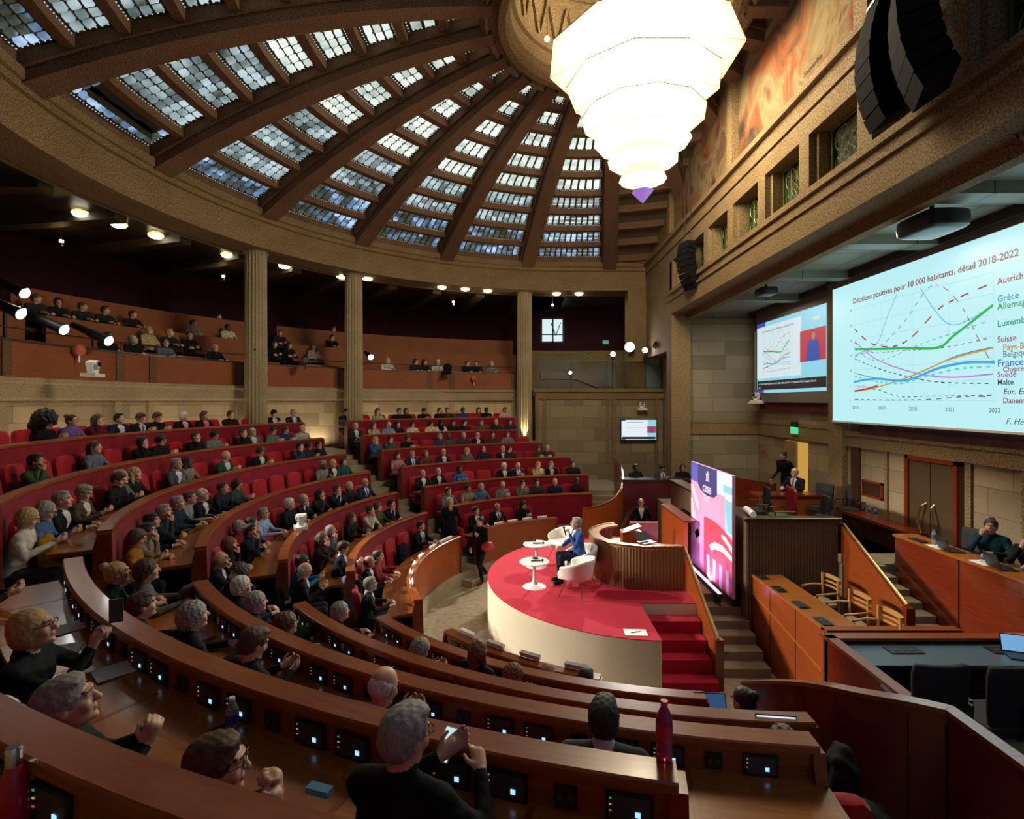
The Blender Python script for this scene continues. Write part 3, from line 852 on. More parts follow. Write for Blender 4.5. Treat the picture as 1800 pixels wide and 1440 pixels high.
# ---------------------------------------------------------------- stage
stg = thing('stage', 'round raised stage with crimson carpet and cream skirt', 'stage', (0, 0, 0))
pts = []
for a in np.arange(180, 361, 2):      # near edge, around the left, to the far edge
    t = math.radians(a); pts.append((2.45+3.15*math.sin(t), 11.3+3.15*math.cos(t)))
poly = [(2.2, 8.17)]+[p for p in pts if p[0] < 2.2]+[(2.45, 14.45), (3.24, 14.3), (3.24, 9.68), (2.2, 9.68)]
mb = MB(); mb.prism([(x, y, .0) for x, y in poly], (0, 0, 1.055)); mb.build('skirt', STAGE, stg, smooth=True)
mb = MB(); mb.prism([(x, y, 1.056) for x, y in poly], (0, 0, .014)); mb.build('carpet_top', REDCARPET, stg)
ss = thing('stage_steps', 'flight of crimson carpeted steps beside the wooden balustrade', 'stairs')
for i, (zt, y0, y1) in enumerate(((.86, 9.38, 9.68), (.65, 9.1, 9.38), (.44, 8.82, 9.1), (.22, 8.52, 8.82))):
    MB().b2(2.21, 3.22, y0, y1+.005, 0, zt).build('step', REDCARPET, ss)
pp = thing('paper_sheet', 'white sheet with a pen lying on the crimson carpet at the stage edge', 'paper', (1.85, 8.45, 1.071), -.05)
MB().box((0, 0, .004), (.36, .24, .004)).build('sheet', PAPER, pp); MB().tube([(-.08, -.03, .012), (.08, .03, .012)], .005, 6).build('pen', BLACK, pp)
# balustrade with brass rail between stage steps and stone stairs
bl = thing('balustrade', 'orange wood balustrade with brass handrail beside the crimson steps', 'balustrade')
MB().prism([(3.24, 8.75, 0), (3.24, 8.75, .80), (3.24, 10.45, 1.80), (3.24, 10.45, 0)], (.08, 0, 0)).build('panel', W_PANEL, bl)
MB().tube([(3.28, 8.72, .84), (3.28, 10.5, 1.86)], .028, 8).build('handrail', BRASS, bl)
MB().b2(3.22, 3.36, 8.68, 8.78, 0, .84).build('newel_post', W_RED, bl)
# stone steps going up right of it
mb = MB()
for i in range(6): mb.b2(3.34, 4.34, 9.1+i*.29, 13.5, i*.155, (i+1)*.155)
struct(mb, 'stairs', CARPET)
# curved orator's desk
od = thing('speaker_desk', 'curved bronze-ribbed desk with brass edge behind the armchairs', 'desk')
mb = MB(); PTS = []
for a in np.arange(-20, -171, -5.0): PTS.append((2.55+1.05*math.sin(math.radians(a)), 11.38+1.05*math.cos(math.radians(a))))
PTS = PTS+[(2.55, 10.33), (3.22, 10.33)]
PTS.reverse()   # from the right end along the near side, round the left
# resample ribs
rib = []; acc = 0
for i in range(len(PTS)-1):
    p, q = Vector(PTS[i]), Vector(PTS[i+1]); L = (q-p).length; n = max(1, int(round(L/.035)))
    for j in range(n): rib.append((p+(q-p)*j/n, (q-p).normalized()))
V = []; F = []
for j, (p, t) in enumerate(rib):
    nn = Vector((-t.y, t.x)) if True else None
    o_ = .012 if j % 2 else 0
    q = p - nn*o_*-1
    V += [(q.x, q.y, 1.07), (q.x, q.y, 1.88)]
for j in range(len(rib)-1): F.append((2*j, 2*j+2, 2*j+3, 2*j+1))
mb.add(V, F); mb.build('ribbed_front', BRONZE, od)
cx = Vector((2.55, 11.38))
inner = [cx+(Vector(p)-cx)*.80 if Vector(p).x < 2.6 else Vector((p[0], p[1]+.2)) for p in PTS]
mb = MB(); n = len(PTS)
V = [(p[0], p[1], 1.88) for p in PTS]+[(p[0], p[1], 1.88) for p in inner]+[(p[0], p[1], 1.92) for p in PTS]+[(p[0], p[1], 1.92) for p in inner]
F = []
for i in range(n-1): F += [(i, i+1, n+i+1, n+i), (2*n+i, 3*n+i, 3*n+i+1, 2*n+i+1), (i, 2*n+i, 2*n+i+1, i+1), (n+i, n+i+1, 3*n+i+1, 3*n+i)]
mb.add(V, F); mb.build('rim', W_TOP, od)
MB().tube([(p[0], p[1], 1.925) for p in PTS], .018, 6).build('brass_edge', BRASS, od)
MB().prism([(p[0], p[1], 1.6) for p in inner]+[(3.2, 11.6, 1.6)], (0, 0, .03)).build('writing_shelf', W_TOP, od)
lec = thing('lectern', 'wooden lectern with two thin microphones on the curved desk', 'lectern', (2.42, 11.5, 1.63))
MB().box((0, 0, .16), (.42, .3, .32)).build('body', W_PANEL, lec)
MB().box((0, .02, .36), (.46, .34, .02), rot=Matrix.Rotation(-.35, 3, 'Y')).build('slanted_top', W_TOP, lec)
MB().box((0, .02, .378), (.40, .30, .004), rot=Matrix.Rotation(-.35, 3, 'Y')).build('papers', PAPER, lec)
for s in (0, .14): MB().tube([(-.18, .05+s, .32), (-.05, .1+s, .62), (.12, .15+s, .78)], .008, 6).build('microphone', BLACKM, lec)
wp = MB().b2(2.62, 3.3, 12.6, 12.66, 1.07, 1.88).build('wood_screen', W_PANEL); tag(wp, 'orange wood panel standing behind the lectern', 'panel')
lt = thing('laptop', 'black laptop lying on the curved speaker desk', 'laptop', (2.55, 10.62, 1.93), .5)
MB().box((0, 0, .01), (.33, .23, .02)).build('keyboard_base', BLACK, lt); MB().box((0, .12, .1), (.33, .015, .2), rot=Matrix.Rotation(-.9, 3, 'X')).build('lid', BLACK, lt)

# ---------------------------------------------------------------- armchairs and tables
def armchair(x, y, rz, label):
    t = thing('armchair', label, 'armchair', (x, y, 1.07), rz, 'white armchairs on the stage')
    # tub shell
    V = []; F = []; nA, nZ = 25, 7
    for i in range(nA):
        a = math.radians(-128+256*i/(nA-1))      # 0 = back (-Y)
        u = abs(-128+256*i/(nA-1))/128
        zt = .74-.16*max(0, (u-.25)/.75)**1.2
        for j in range(nZ):
            f = j/(nZ-1); z = .34+(zt-.34)*f; rr = .27+.08*f**.7
            V.append((rr*math.sin(a), -rr*math.cos(a)*1.02+.0, z))
    for i in range(nA-1):
        for j in range(nZ-1): F.append((i*nZ+j, (i+1)*nZ+j, (i+1)*nZ+j+1, i*nZ+j+1))
    o = MB().add(V, F).build('tub_shell', WHITEL, t, smooth=True)
    sm = o.modifiers.new('solid', 'SOLIDIFY'); sm.thickness = .055; sm.offset = 0
    bv = o.modifiers.new('sub', 'SUBSURF'); bv.levels = 1; bv.render_levels = 1
    rounded(MB(), (0, .03, .40), (.54, .56, .16)).build('seat_cushion', WHITEL, t, smooth=True)
    for sx in (-1, 1):
        for sy in (-1, 1):
            MB().tube([(sx*.14, sy*.12, .33), (sx*.27, sy*.25, 0)], [.012, .009], 6).build('leg', CHROME, t)
    return t
armchair(.98, 12.25, math.radians(125), 'white tub armchair farthest back on the stage, empty')
armchair(1.22, 10.85, math.radians(100), 'white tub armchair occupied by the speaker in blue')
armchair(1.06, 10.1, math.radians(62), 'white tub armchair nearest the camera, empty with steel legs')
def tulip(x, y, r, label):
    t = thing('pedestal_table', label, 'table', (x, y, 1.07), 0, 'white pedestal tables on the stage')
    MB().lathe((0, 0, 0), [(0, .48), (r-.02, .48), (r, .49), (r, .502), (r-.015, .515), (0, .515)], 36).build('tabletop', WHITE, t, smooth=True)
    MB().lathe((0, 0, 0), [(0, .48), (.035, .48), (.03, .3), (.035, .15), (.07, .06), (.2, .02), (.235, 0), (0, 0)], 32).build('pedestal', WHITE, t, smooth=True)
tulip(.28, 10.55, .30, 'white round pedestal table nearest the camera with a microphone on it')
tulip(.36, 11.85, .30, 'white round pedestal table behind the nearer one')
def hand_mic(x, y, z, rz, label):
    o = thing('microphone', label, 'microphone', (x, y, z), rz, 'black hand microphones on the pedestal tables')
    MB().tube([(-.12, 0, .018), (.08, 0, .02)], .014, 10).build('handle', BLACK, o); MB().sphere((.11, 0, .024), .026, 10).build('grille', BLACKM, o)
hand_mic(.33, 10.5, 1.587, .1, 'black hand microphone on the nearer pedestal table')
hand_mic(.22, 11.98, 1.587, .1, 'black hand microphone farther back on the rear pedestal table')
hand_mic(.40, 11.78, 1.587, .1, 'black hand microphone at the front of the rear pedestal table')
g = MB().lathe((.30, 10.70, 1.586), [(0, 0), (.06, 0), (.062, .02), (0, .022)], 16).build('black_disc', BLACK); tag(g, 'small round black puck on the nearer pedestal table', 'puck')
# ---------------------------------------------------------------- banner
BX = 4.08
bn = thing('banner', 'tall pink and violet printed banner with a red arch motif', 'banner', (BX, 0, 0))
PK = mat('banner pink', (.86, .40, .60), .6); PL = mat('banner pale pink', (.92, .68, .82), .6); VI = mat('banner violet blue', (.12, .13, .55), .6)
BL = mat('banner pale blue', (.62, .80, .92), .6); RD_ = mat('banner coral red', (.80, .06, .08), .6); NV = mat('banner navy', (.05, .05, .22), .6); WH = mat('banner white', (.85, .85, .9), .6); SKY = mat('banner sky blue', (.25, .62, .80), .6)
Y0, Y1, Z0, Z1 = 10.13, 12.57, .97, 3.35     # near, far, bottom, top
MB().b2(0, .06, Y0, Y1, Z0, Z1).build('panel', PK, bn)
def bq(name, pts, m, lay=1):   # pts: (u from the left edge 0..1, v from the top 0..1)
    P_ = [(-.001*lay-.001, Y1-(Y1-Y0)*u, Z1-(Z1-Z0)*v) for u, v in pts]
    MB().prism(P_, (.0008, 0, 0)).build(name, m, bn)
bq('violet_block', [(0, 0), (.22, 0), (.22, .18), (0, .18)], VI)
bq('pale_blue_block', [(.66, 0), (1, 0), (1, .5), (.86, .5), (.86, .2), (.66, .2)], BL)
bq('sky_bar', [(.82, .10), (1, .10), (1, .16), (.82, .16)], SKY, 2); bq('sky_bar', [(.86, .22), (1, .22), (1, .48), (.9, .48)], SKY, 2)
bq('navy_shield', [(.2, 0), (.68, 0), (.68, .22), (.6, .255), (.44, .265), (.28, .24), (.2, .19)], NV, 3)
bq('pale_stripe', [(0, .22), (.08, .22), (.24, .40), (.22, .46), (0, .28)], PL); bq('pale_stripe', [(0, .36), (.05, .36), (.28, .74), (.18, .78), (0, .50)], PL)
bq('pale_stripe', [(0, .74), (.2, .62), (.24, .68), (0, .82)], PL)
arch = [(.36, 1.0)]+[(.36+.64*i/8*1.0, .46+.0*i+.14*((i/8-.3)**2)) for i in range(9)]+[(1, 1)]
bq('coral_arch', arch, RD_, 2)
for i in range(4): bq('arch_column', [(.44+.145*i, .80), (.50+.145*i, .80), (.50+.145*i, 1), (.44+.145*i, 1)], PL, 3)
bq('arch_band', [(.5, .70), (.62, .64), (.8, .62), (1, .66), (1, .70), (.8, .68), (.64, .70), (.54, .74)], PL, 3); bq('arch_band', [(.78, .53), (.86, .53), (1, .58), (1, .63), (.86, .58), (.78, .56)], PL, 3)
lg = text_mesh('cese', .30, WH, bn, 'wordmark', align='CENTER', ext=.001, bold=.003); 
lg.matrix_world = Matrix.Translation((BX-.006, Y1-(Y1-Y0)*.44, Z1-.56)) @ Euler((PI/2, 0, -PI/2)).to_matrix().to_4x4()
mb = MB()
for i in range(5): mb.b2(-.006, -.005, 11.38+i*.035, 11.40+i*.035, 3.06, 3.19)
mb.b2(-.006, -.005, 11.35, 11.56, 3.045, 3.06); mb.b2(-.006, -.005, 11.35, 11.56, 3.19, 3.205); mb.b2(-.006, -.005, 11.41, 11.50, 3.22, 3.26); mb.build('emblem', WH, bn)
for i, w in enumerate((.40, .34, .36)): MB().b2(-.006, -.005, 11.5-w/2, 11.5+w/2, 2.70-i*.05, 2.715-i*.05).build('small_lettering', WH, bn)
for y in (10.3, 12.4): MB().b2(.06, .3, y-.03, y+.03, .6, 1.2).build('stand_foot', BLACKM, bn)
lb = thing('led_light_bar', 'row of violet stage lights glowing at the foot of the banner', 'light bar', (3.9, 0, 0))
MB().box((0, 11.35, .98), (.10, 2.2, .08)).build('housing', BLACK, lb)
for i in range(18): MB().box((-.005, 10.33+i*.12, 1.025), (.05, .085, .02)).build('lens', emis('violet lens', (.55, .35, 1), 9), lb)
for y in (10.4, 11.1, 11.8, 12.3): MB().box((0, y, .88), (.12, .05, .14)).build('bracket', BLACK, lb)
lamp('banner_wash_light', 'AREA', (3.80, 11.35, 1.10), 34, (.72, .45, 1), target=(4.14, 11.35, 1.7), size=.05, size_y=2.1)
# wall wash from the front of the banner (follow light reaching it from the gallery comes from the stage spots)
# ---------------------------------------------------------------- president's tribune
RIB = wood('ribbed brown wood', (.075, .046, .024), (.14, .088, .048), .5, (1, 6, 1))
tr = thing('tribune', 'tall brown ribbed tribune box right of the banner', 'tribune')
mb = MB(); V = []; F = []
pathp = [(4.30, 15.0), (4.30, 10.02), (6.05, 10.02), (6.05, 10.5)]
pr = []
for i in range(len(pathp)-1):
    p, q = Vector(pathp[i]), Vector(pathp[i+1]); n = int((q-p).length/.03)
    for j in range(n): pr.append((p+(q-p)*j/n, (q-p).normalized()))
for j, (p, t) in enumerate(pr):
    nn = Vector((t.y, -t.x)); q = p+nn*(.0 if j % 2 else .014)
    V += [(q.x, q.y, .0), (q.x, q.y, 2.5)]
for j in range(len(pr)-1): F.append((2*j, 2*j+2, 2*j+3, 2*j+1))
mb.add(V, F).build('ribbed_front', RIB, tr)
MB().prism([(4.26, 9.98, 2.5), (6.1, 9.98, 2.5), (6.1, 10.28, 2.5), (4.6, 10.28, 2.5), (4.6, 15, 2.5), (4.26, 15, 2.5)], (0, 0, .05)).build('top_ledge', W_DARK, tr)
MB().tube([(4.26, 9.98, 2.56), (6.1, 9.98, 2.56)], .012, 6).build('brass_edge', BRASS, tr)
MB().b2(4.62, 6.0, 10.3, 15, 0, 1.75).build('podium_floor', CARPET, tr)
struct(MB().b2(4.3, 8.4, 10.6, 18.6, 0, 1.72), 'floor', CARPET)
rp = MB().tube([(4.45, 10.05, 2.62), (4.55, 10.6, 2.62)], .06, 12).build('rolled_paper', PAPER); tag(rp, 'white rolled paper on the front left corner of the brown tribune', 'paper')
# far presidential area: dark red desk wall, low walls
fd = thing('far_desk', 'wine-red long desk below the wall screen with three people', 'desk')
MB().b2(3.25, 5.4, 16.5, 16.58, 0, 2.28).build('front', mat('wine red lacquer', (.10, .008, .014), .3), fd)
MB().b2(3.2, 5.4, 16.45, 17.0, 2.28, 2.33).build('top', W_DARK, fd)
struct(MB().b2(3.4, 5.4, 16.9, 18.1, 0, 1.42), 'floor', CARPET)
# sweeping parapet at the far side (mirrored near the camera)
def sweep(name, pts, h0, m, parent, th=.06):
    n = len(pts); V = []; F = []
    for i, (x, y, z) in enumerate(pts):
        a = Vector(pts[max(0, i-1)][:2]); b = Vector(pts[min(n-1, i+1)][:2]); t = (b-a).normalized(); nn = Vector((-t.y, t.x))*th/2
        V += [(x+nn.x, y+nn.y, h0), (x-nn.x, y-nn.y, h0), (x-nn.x, y-nn.y, z), (x+nn.x, y+nn.y, z)]
    for i in range(n-1):
        for j in range(4): F.append((i*4+j, (i+1)*4+j, (i+1)*4+(j+1) % 4, i*4+(j+1) % 4))
    F += [(0, 1, 2, 3), tuple((n-1)*4+j for j in (3, 2, 1, 0))]
    return MB().add(V, F).build(name, m, parent)
def smooth_path(ctrl, n=8):
    out = []
    for i in range(len(ctrl)-1):
        p0 = Vector(ctrl[max(0, i-1)]); p1 = Vector(ctrl[i]); p2 = Vector(ctrl[i+1]); p3 = Vector(ctrl[min(len(ctrl)-1, i+2)])
        for j in range(n):
            t = j/n
            out.append(tuple(.5*((2*p1)+(p2-p0)*t+(2*p0-5*p1+4*p2-p3)*t*t+(3*p1-p0-3*p2+p3)*t**3)))
    out.append(tuple(ctrl[-1])); return out
fp = thing('sweeping_parapet', 'curved wooden parapet sweeping down beside the far wall steps', 'parapet')
c1 = smooth_path([(3.3, 18.4, 2.75), (3.35, 17.4, 2.55), (3.15, 16.3, 2.15), (2.75, 15.6, 1.85), (2.2, 15.05, 1.75), (1.75, 14.85, 1.72)])
sweep('panel', c1, 0, W_PANEL, fp); sweep('cap', [(x, y, z+.05) for x, y, z in c1], 1.6, W_RED, fp, .03)
lo = thing('side_enclosure', 'orange wood low enclosure wall behind the lectern', 'enclosure')
MB().prism([(3.72, 11.95, .9), (3.72, 11.95, 2.05), (3.72, 13.9, 2.0), (3.72, 13.9, .9)], (.08, 0, 0)).build('panel', W_PANEL, lo)
MB().b2(3.70, 3.98, 11.95, 13.9, 2.03, 2.07).build('top', W_RED, lo)
# ---------------------------------------------------------------- clerks' desk and stairs on the right
cd = thing('clerks_desk', 'long orange wood desk running toward the tribune with four black panels', 'desk')
MB().b2(4.42, 4.50, 7.66, 10.0, 0, 1.46).build('front_panel', W_PANEL, cd)
MB().b2(4.40, 4.96, 7.62, 10.0, 1.46, 1.49).build('desktop', W_TOP, cd)
MB().b2(4.42, 6.3, 7.58, 7.66, 0, 1.47).build('end_panel', W_DARK, cd)
MB().b2(4.40, 6.34, 7.55, 7.70, 1.46, 1.50).build('end_cap', W_RAIL, cd)
for y in (9.3, 8.45): MB().b2(4.412, 4.422, y-.005, y+.005, 0, 1.44).build('joint_line', W_DARK, cd)
MB().prism([(4.41, 10.0, 1.12), (4.41, 10.0, 1.16), (4.41, 7.7, .86), (4.41, 7.7, .82)], (.012, 0, 0)).build('edge_trim', W_TOP, cd)
for i, y in enumerate((9.85, 9.2, 8.5, 7.85)):
    o = MB().box((4.52, y, 1.50), (.15, .28, .02)).build('microphone_panel', BLACK, cd)
    for dx in (-.03, .03): MB().cyl((4.52+dx, y, 1.51), .02, .006, 10).build('socket', DGREY, o)
struct(MB().b2(4.9, 6.2, 7.7, 10.02, 0, .72), 'floor', CARPET)
def wchair(x, y, rz, label):
    t = thing('wooden_armchair', label, 'chair', (x, y, .72), rz, 'light wood armchairs behind the clerks desk')
    seat = rounded(MB(), (0, 0, .42), (.46, .44, .07)).build('seat', mat('cream seat pad', (.5, .42, .28), .8), t, smooth=True)
    br = smooth_path([(-.24, -.16, 0), (-.20, -.23, 0), (0, -.27, 0), (.20, -.23, 0), (.24, -.16, 0)], 5)
    for z, h in ((.84, .07), (.74, .03), (.66, .03)):
        V = []; F = []
        for (x_, y_, _) in br: V += [(x_, y_, z-h/2), (x_, y_-.025, z-h/2), (x_, y_-.025, z+h/2), (x_, y_, z+h/2)]
        for i in range(len(br)-1):
            for j in range(4): F.append((i*4+j, (i+1)*4+j, (i+1)*4+(j+1) % 4, i*4+(j+1) % 4))
        F += [(0, 1, 2, 3), tuple(len(V)-4+j for j in (3, 2, 1, 0))]
        MB().add(V, F).build('back_rail', W_CHAIR, t)
    for s in (-1, 1):
        MB().tube([(s*.24, -.17, .88), (s*.24, -.18, .4), (s*.25, -.22, 0)], [.022, .022, .016], 8).build('back_leg', W_CHAIR, t)
        MB().tube([(s*.25, .20, .62), (s*.25, .20, .4), (s*.25, .2, 0)], [.018, .022, .014], 8).build('front_leg', W_CHAIR, t)
        MB().tube([(s*.24, -.2, .66), (s*.27, 0, .66), (s*.25, .22, .63)], .02, 8).build('arm', W_CHAIR, t)
    return t
wchair(5.45, 9.55, math.radians(90), 'light wooden armchair nearest the tribune')
wchair(5.42, 8.70, math.radians(90), 'light wooden armchair between the other two')
wchair(5.42, 7.98, math.radians(90), 'light wooden armchair nearest the dark end panel')
b2_ = thing('balustrade', 'orange wood balustrade with brass handrail right of the wooden armchairs', 'balustrade')
MB().prism([(6.1, 8.35, 0), (6.1, 8.35, 1.50), (6.1, 10.0, 2.40), (6.1, 10.0, 0)], (.1, 0, 0)).build('panel', W_PANEL, b2_)
MB().tube([(6.15, 8.36, 1.55), (6.15, 10.0, 2.45)], .028, 8).build('handrail', BRASS, b2_)
MB().b2(6.08, 6.22, 8.28, 8.38, 0, 1.52).build('newel_post', W_RED, b2_)
mb = MB()
for i in range(8): mb.b2(6.2, 6.82, 7.75+i*.29, 9.95, 0, .80+(i+1)*.115)
struct(mb, 'stairs', CARPET)
# right-hand press desk
pdk = thing('press_desk', 'long red-brown desk at the right edge with laptops on it', 'desk')
MB().prism([(6.84, 4.5, 0), (6.84, 4.5, 2.32), (6.84, 9.6, 2.32), (6.84, 9.6, 0)], (.05, 0, 0)).build('front_panel', W_RED, pdk)
MB().b2(6.82, 7.25, 4.5, 9.64, 2.32, 2.36).build('desktop', W_TOP, pdk)
for y in (6.9, 8.2): MB().b2(6.825, 6.842, y-.006, y+.006, 0, 2.32).build('joint_line', W_DARK, pdk)
MB().prism([(6.825, 9.6, 1.8), (6.825, 9.6, 1.86), (6.825, 7.4, .86), (6.825, 7.4, .8)], (.02, 0, 0)).build('stair_trim', W_PANEL, pdk)
MB().b2(6.86, 6.98, 9.0, 9.3, 2.36, 2.38).build('socket_panel', BLACK, pdk)
# ---------------------------------------------------------------- technicians' booth
tb = thing('technician_desk', 'dark U-shaped technician desk with a blue-lit top at the lower right', 'desk')
MB().b2(4.06, 6.8, 6.95, 7.05, 0, 1.64).build('back_panel', W_DARK, tb)
MB().b2(4.02, 6.8, 6.90, 7.06, 1.64, 1.68).build('back_cap', W_RAIL, tb)
MB().b2(4.14, 6.8, 6.35, 6.95, 1.57, 1.60).build('desktop', mat('blue light tinted laminate', (.09, .14, .18), .35), tb)  # bluish light of the screens is put into the laminate colour
MB().prism([(4.06, 4.75, 0), (4.06, 4.75, 1.64), (4.06, 7.0, 1.64), (4.06, 7.0, 0)], (.08, 0, 0)).build('side_panel', W_RED, tb)
MB().b2(4.03, 4.17, 4.7, 7.0, 1.64, 1.68).build('side_cap', W_RAIL, tb)
for i, x in enumerate((4.9, 6.2)):
    o = MB().box((x, 6.72, 1.608), (.42, .18, .012)).build('console_panel', BLACK, tb); 
    for dx in (-.1, 0, .1): MB().cyl((x+dx, 6.72, 1.614), .03, .006, 12).build('socket', DGREY, o)
struct(MB().b2(3.4, 6.8, -2, 6.9, 0, .90), 'floor', mat('dark green carpet', (.02, .028, .018), .95))
def ochair(x, y, z, rz, label, blk=BLACK):
    t = thing('office_chair', label, 'chair', (x, y, z), rz, 'black office chairs')
    FB = mat('black upholstery', (.014, .014, .016), .75)
    rounded(MB(), (0, 0, .47), (.5, .48, .09)).build('seat', FB, t, smooth=True)
    V = []; F = []; nx, nz = 9, 7
    for i in range(nx):
        u = -1+2*i/(nx-1)
        for j in range(nz):
            w = j/(nz-1); z_ = .52+.52*w
            hw = .235*(1-.12*(1-w)**2)*(1 if w < .9 else .93)
            V.append((u*hw, -.24-.03*w+.045*u*u, z_))
    for i in range(nx-1):
        for j in range(nz-1): F.append((i*nz+j, (i+1)*nz+j, (i+1)*nz+j+1, i*nz+j+1))
    o = MB().add(V, F).build('backrest', FB, t, smooth=True); m_ = o.modifiers.new('s', 'SOLIDIFY'); m_.thickness = .06; m2 = o.modifiers.new('b', 'BEVEL'); m2.width = .02; m2.segments = 2
    MB().tube([(0, -.2, .42), (0, -.3, .5), (0, -.28, .7)], .025, 8).build('back_stem', DGREY, t)
    for s in (-1, 1):
        MB().tube([(s*.27, .1, .68), (s*.29, -.14, .68), (s*.27, -.1, .45)], .018, 8).build('armrest', DGREY, t)
    MB().cyl((0, 0, .08), .03, .36, 10).build('gas_column', CHROME, t)
    for k in range(5):
        a = 2*PI*k/5
        MB().tube([(0, 0, .1), (.26*math.cos(a), .26*math.sin(a), .06)], [.025, .018], 6).build('base_arm', BLACK, t)
        MB().sphere((.27*math.cos(a), .27*math.sin(a), .03), .03, 8).build('caster', BLACK, t)
    return t
ochair(4.30, 5.62, .88, 0, 'left black office chair at the technician desk').scale = (1.3, 1.2, 1.18)
ochair(5.0, 5.55, .88, .1, 'right black office chair at the technician desk').scale = (1.5, 1.2, 1.2)
ochair(7.62, 9.0, 1.55, math.radians(100), 'grey leather-backed office chair beside the woman in teal')
for x, y, rz, l in ((5.6, 12.4, 80, 'black high-backed chair left of the red chair on the tribune'), (6.35, 11.3, 80, 'black high-backed chair in front of the bald man'), (7.35, 12.9, 120, 'black swivel chair right behind the bald man'), (7.9, 12.6, 110, 'black swivel chair farthest right on the tribune')):
    ochair(x, y, 1.72, math.radians(rz), l)
rc = thing('red_armchair', 'red leather armchair on the tribune platform', 'chair', (5.9, 11.9, 1.72), math.radians(85))
RL = mat('red leather', (.30, .012, .015), .35)
rounded(MB(), (0, -.22, .82), (.52, .10, .62)).build('backrest', RL, rc, smooth=True); rounded(MB(), (0, 0, .45), (.52, .48, .12)).build('seat', mat('green seat cloth', (.10, .16, .09), .8), rc, smooth=True)
for s in (-1, 1): MB().tube([(s*.27, -.2, .62), (s*.28, .24, .62), (s*.28, .24, 0)], .022, 6).build('arm', W_RED, rc)
rd = thing('side_desk', 'red-brown desk on the tribune with a bottle and papers', 'desk', (6.6, 13.3, 1.72), 0)
MB().b2(-.7, 1.1, -.3, .25, .70, .74).build('desktop', W_RED, rd); MB().b2(-.65, 1.05, -.25, -.2, 0, .7).build('front_panel', W_PANEL, rd)
ld = thing('low_wall', 'low red-brown wall on the far side of the tribune', 'wall', (0, 0, 0))
MB().prism([(5.0, 15.2, 1.7), (5.0, 15.2, 2.75), (7.4, 15.2, 2.4), (7.4, 15.2, 1.7)], (0, .06, 0)).build('panel', W_RED, ld)
# near sweeping parapet, lower right
npar = thing('sweeping_parapet', 'long curved red-brown parapet sweeping across the lower right corner', 'parapet')
c2 = smooth_path([(2.3, 5.38, 1.90), (2.4, 4.93, 2.15), (2.55, 4.49, 2.36), (2.75, 4.24, 2.43), (3.0, 4.05, 2.47), (3.2, 3.92, 2.48)])+[(3.2, 3.9, 2.48), (3.2, 0, 2.48)]
sweep('panel', c2, 0, W_RED, npar); V = []; F = []
for i, (x, y, z) in enumerate(c2):
    a = Vector(c2[max(0, i-1)][:2]); b = Vector(c2[min(len(c2)-1, i+1)][:2]); t_ = (b-a).normalized(); nn = Vector((-t_.y, t_.x))*.05
    V += [(x+nn.x, y+nn.y, z-.005), (x-nn.x, y-nn.y, z-.005), (x-nn.x, y-nn.y, z+.03), (x+nn.x, y+nn.y, z+.03)]
for i in range(len(c2)-1):
    for j in range(4): F.append((i*4+j, (i+1)*4+j, (i+1)*4+(j+1) % 4, i*4+(j+1) % 4))
MB().add(V, F).build('cap', W_RAIL, npar)
for (x, y) in ((2.395, 4.93), (2.60, 4.38), (2.97, 4.03), (3.16, 3.9)): MB().b2(x-.0035, x+.0035, y-.0035, y+.0035, .2, 2.1 if x < 2.5 else 2.40).build('joint_line', W_DARK, npar)
mb = MB()
for i in range(12): mb.b2(2.35, 3.18, -1, 3.9-i*.30, 0, .6+(i+1)*.17)
struct(mb, 'stairs', CARPET)
# ---------------------------------------------------------------- chandelier
CH = (2.58, 11.1)
ch = thing('chandelier', 'huge glowing tiered paper-white chandelier hanging from the dome', 'chandelier', (0, 0, 0))
def glowmat(nt, b):
    lw = nt.nodes.new('ShaderNodeLayerWeight'); lw.inputs['Blend'].default_value = .35
    v = coords(nt, 'Object'); a = noise(nt, v, .9, 1)
SHADE = mat('lit shade fabric', (.10, .08, .06), .9, emit=(1, .87, .68), estr=.78)
SHADE2 = mat('bright inner shade fabric', (.6, .5, .4), .8, emit=(1, .86, .60), estr=44)
SHADE3 = mat('bright middle shade fabric', (.12, .1, .08), .9, emit=(1, .88, .66), estr=.95)
RIBM = mat('gilded shade rib', (.55, .38, .16), .4, .6)
TI = [(12.0, 2.02, 10), (11.4, 1.62, 10), (10.75, 1.30, 12), (10.24, 1.0, 12), (9.84, .74, 12), (9.45, .50, 12)]
def ringpt(r, z, j, n, ph=0): return P(CH, r, 360*(j+ph)/n, z)
for i, (z, r, n) in enumerate(TI):
    nz, nr = (TI[i+1][0], TI[i+1][1]) if i < 5 else (9.22, .2)
    prof = [(r, z), (r*.60, z+.26), (nr*.78, nz+.22)]
    V = []; F = []
    ph = .5*(i % 2)
    for (rr, zz) in prof:
        for j in range(n): V.append(ringpt(rr, zz, j, n, ph))
    for k in range(2):
        for j in range(n): F.append((k*n+j, k*n+(j+1) % n, (k+1)*n+(j+1) % n, (k+1)*n+j))
    # top side of the tier
    o = len(V)
    for j in range(n): V.append(ringpt(r*.55, z+.55, j, n, ph))
    for j in range(n): F.append((j, (j+1) % n, o+(j+1) % n, o+j))
    q = MB(); q.add(V, F[:n]+F[2*n:], 0); q.add(V, F[n:2*n], 1)
    o = q.build('shade_tier', [SHADE if i < 2 else SHADE3, SHADE2], ch)
    mb = MB()
    for j in range(n):
        mb.tube([ringpt(r, z, j, n, ph), ringpt(r*.6, z+.25, j, n, ph)], .012 if i < 3 else .008, 5)
        if i < 3: mb.tube([ringpt(r, z, j, n, ph), ringpt(r, z, j+1, n, ph)], .010, 4)
    mb.build('rib_frame', RIBM, o)
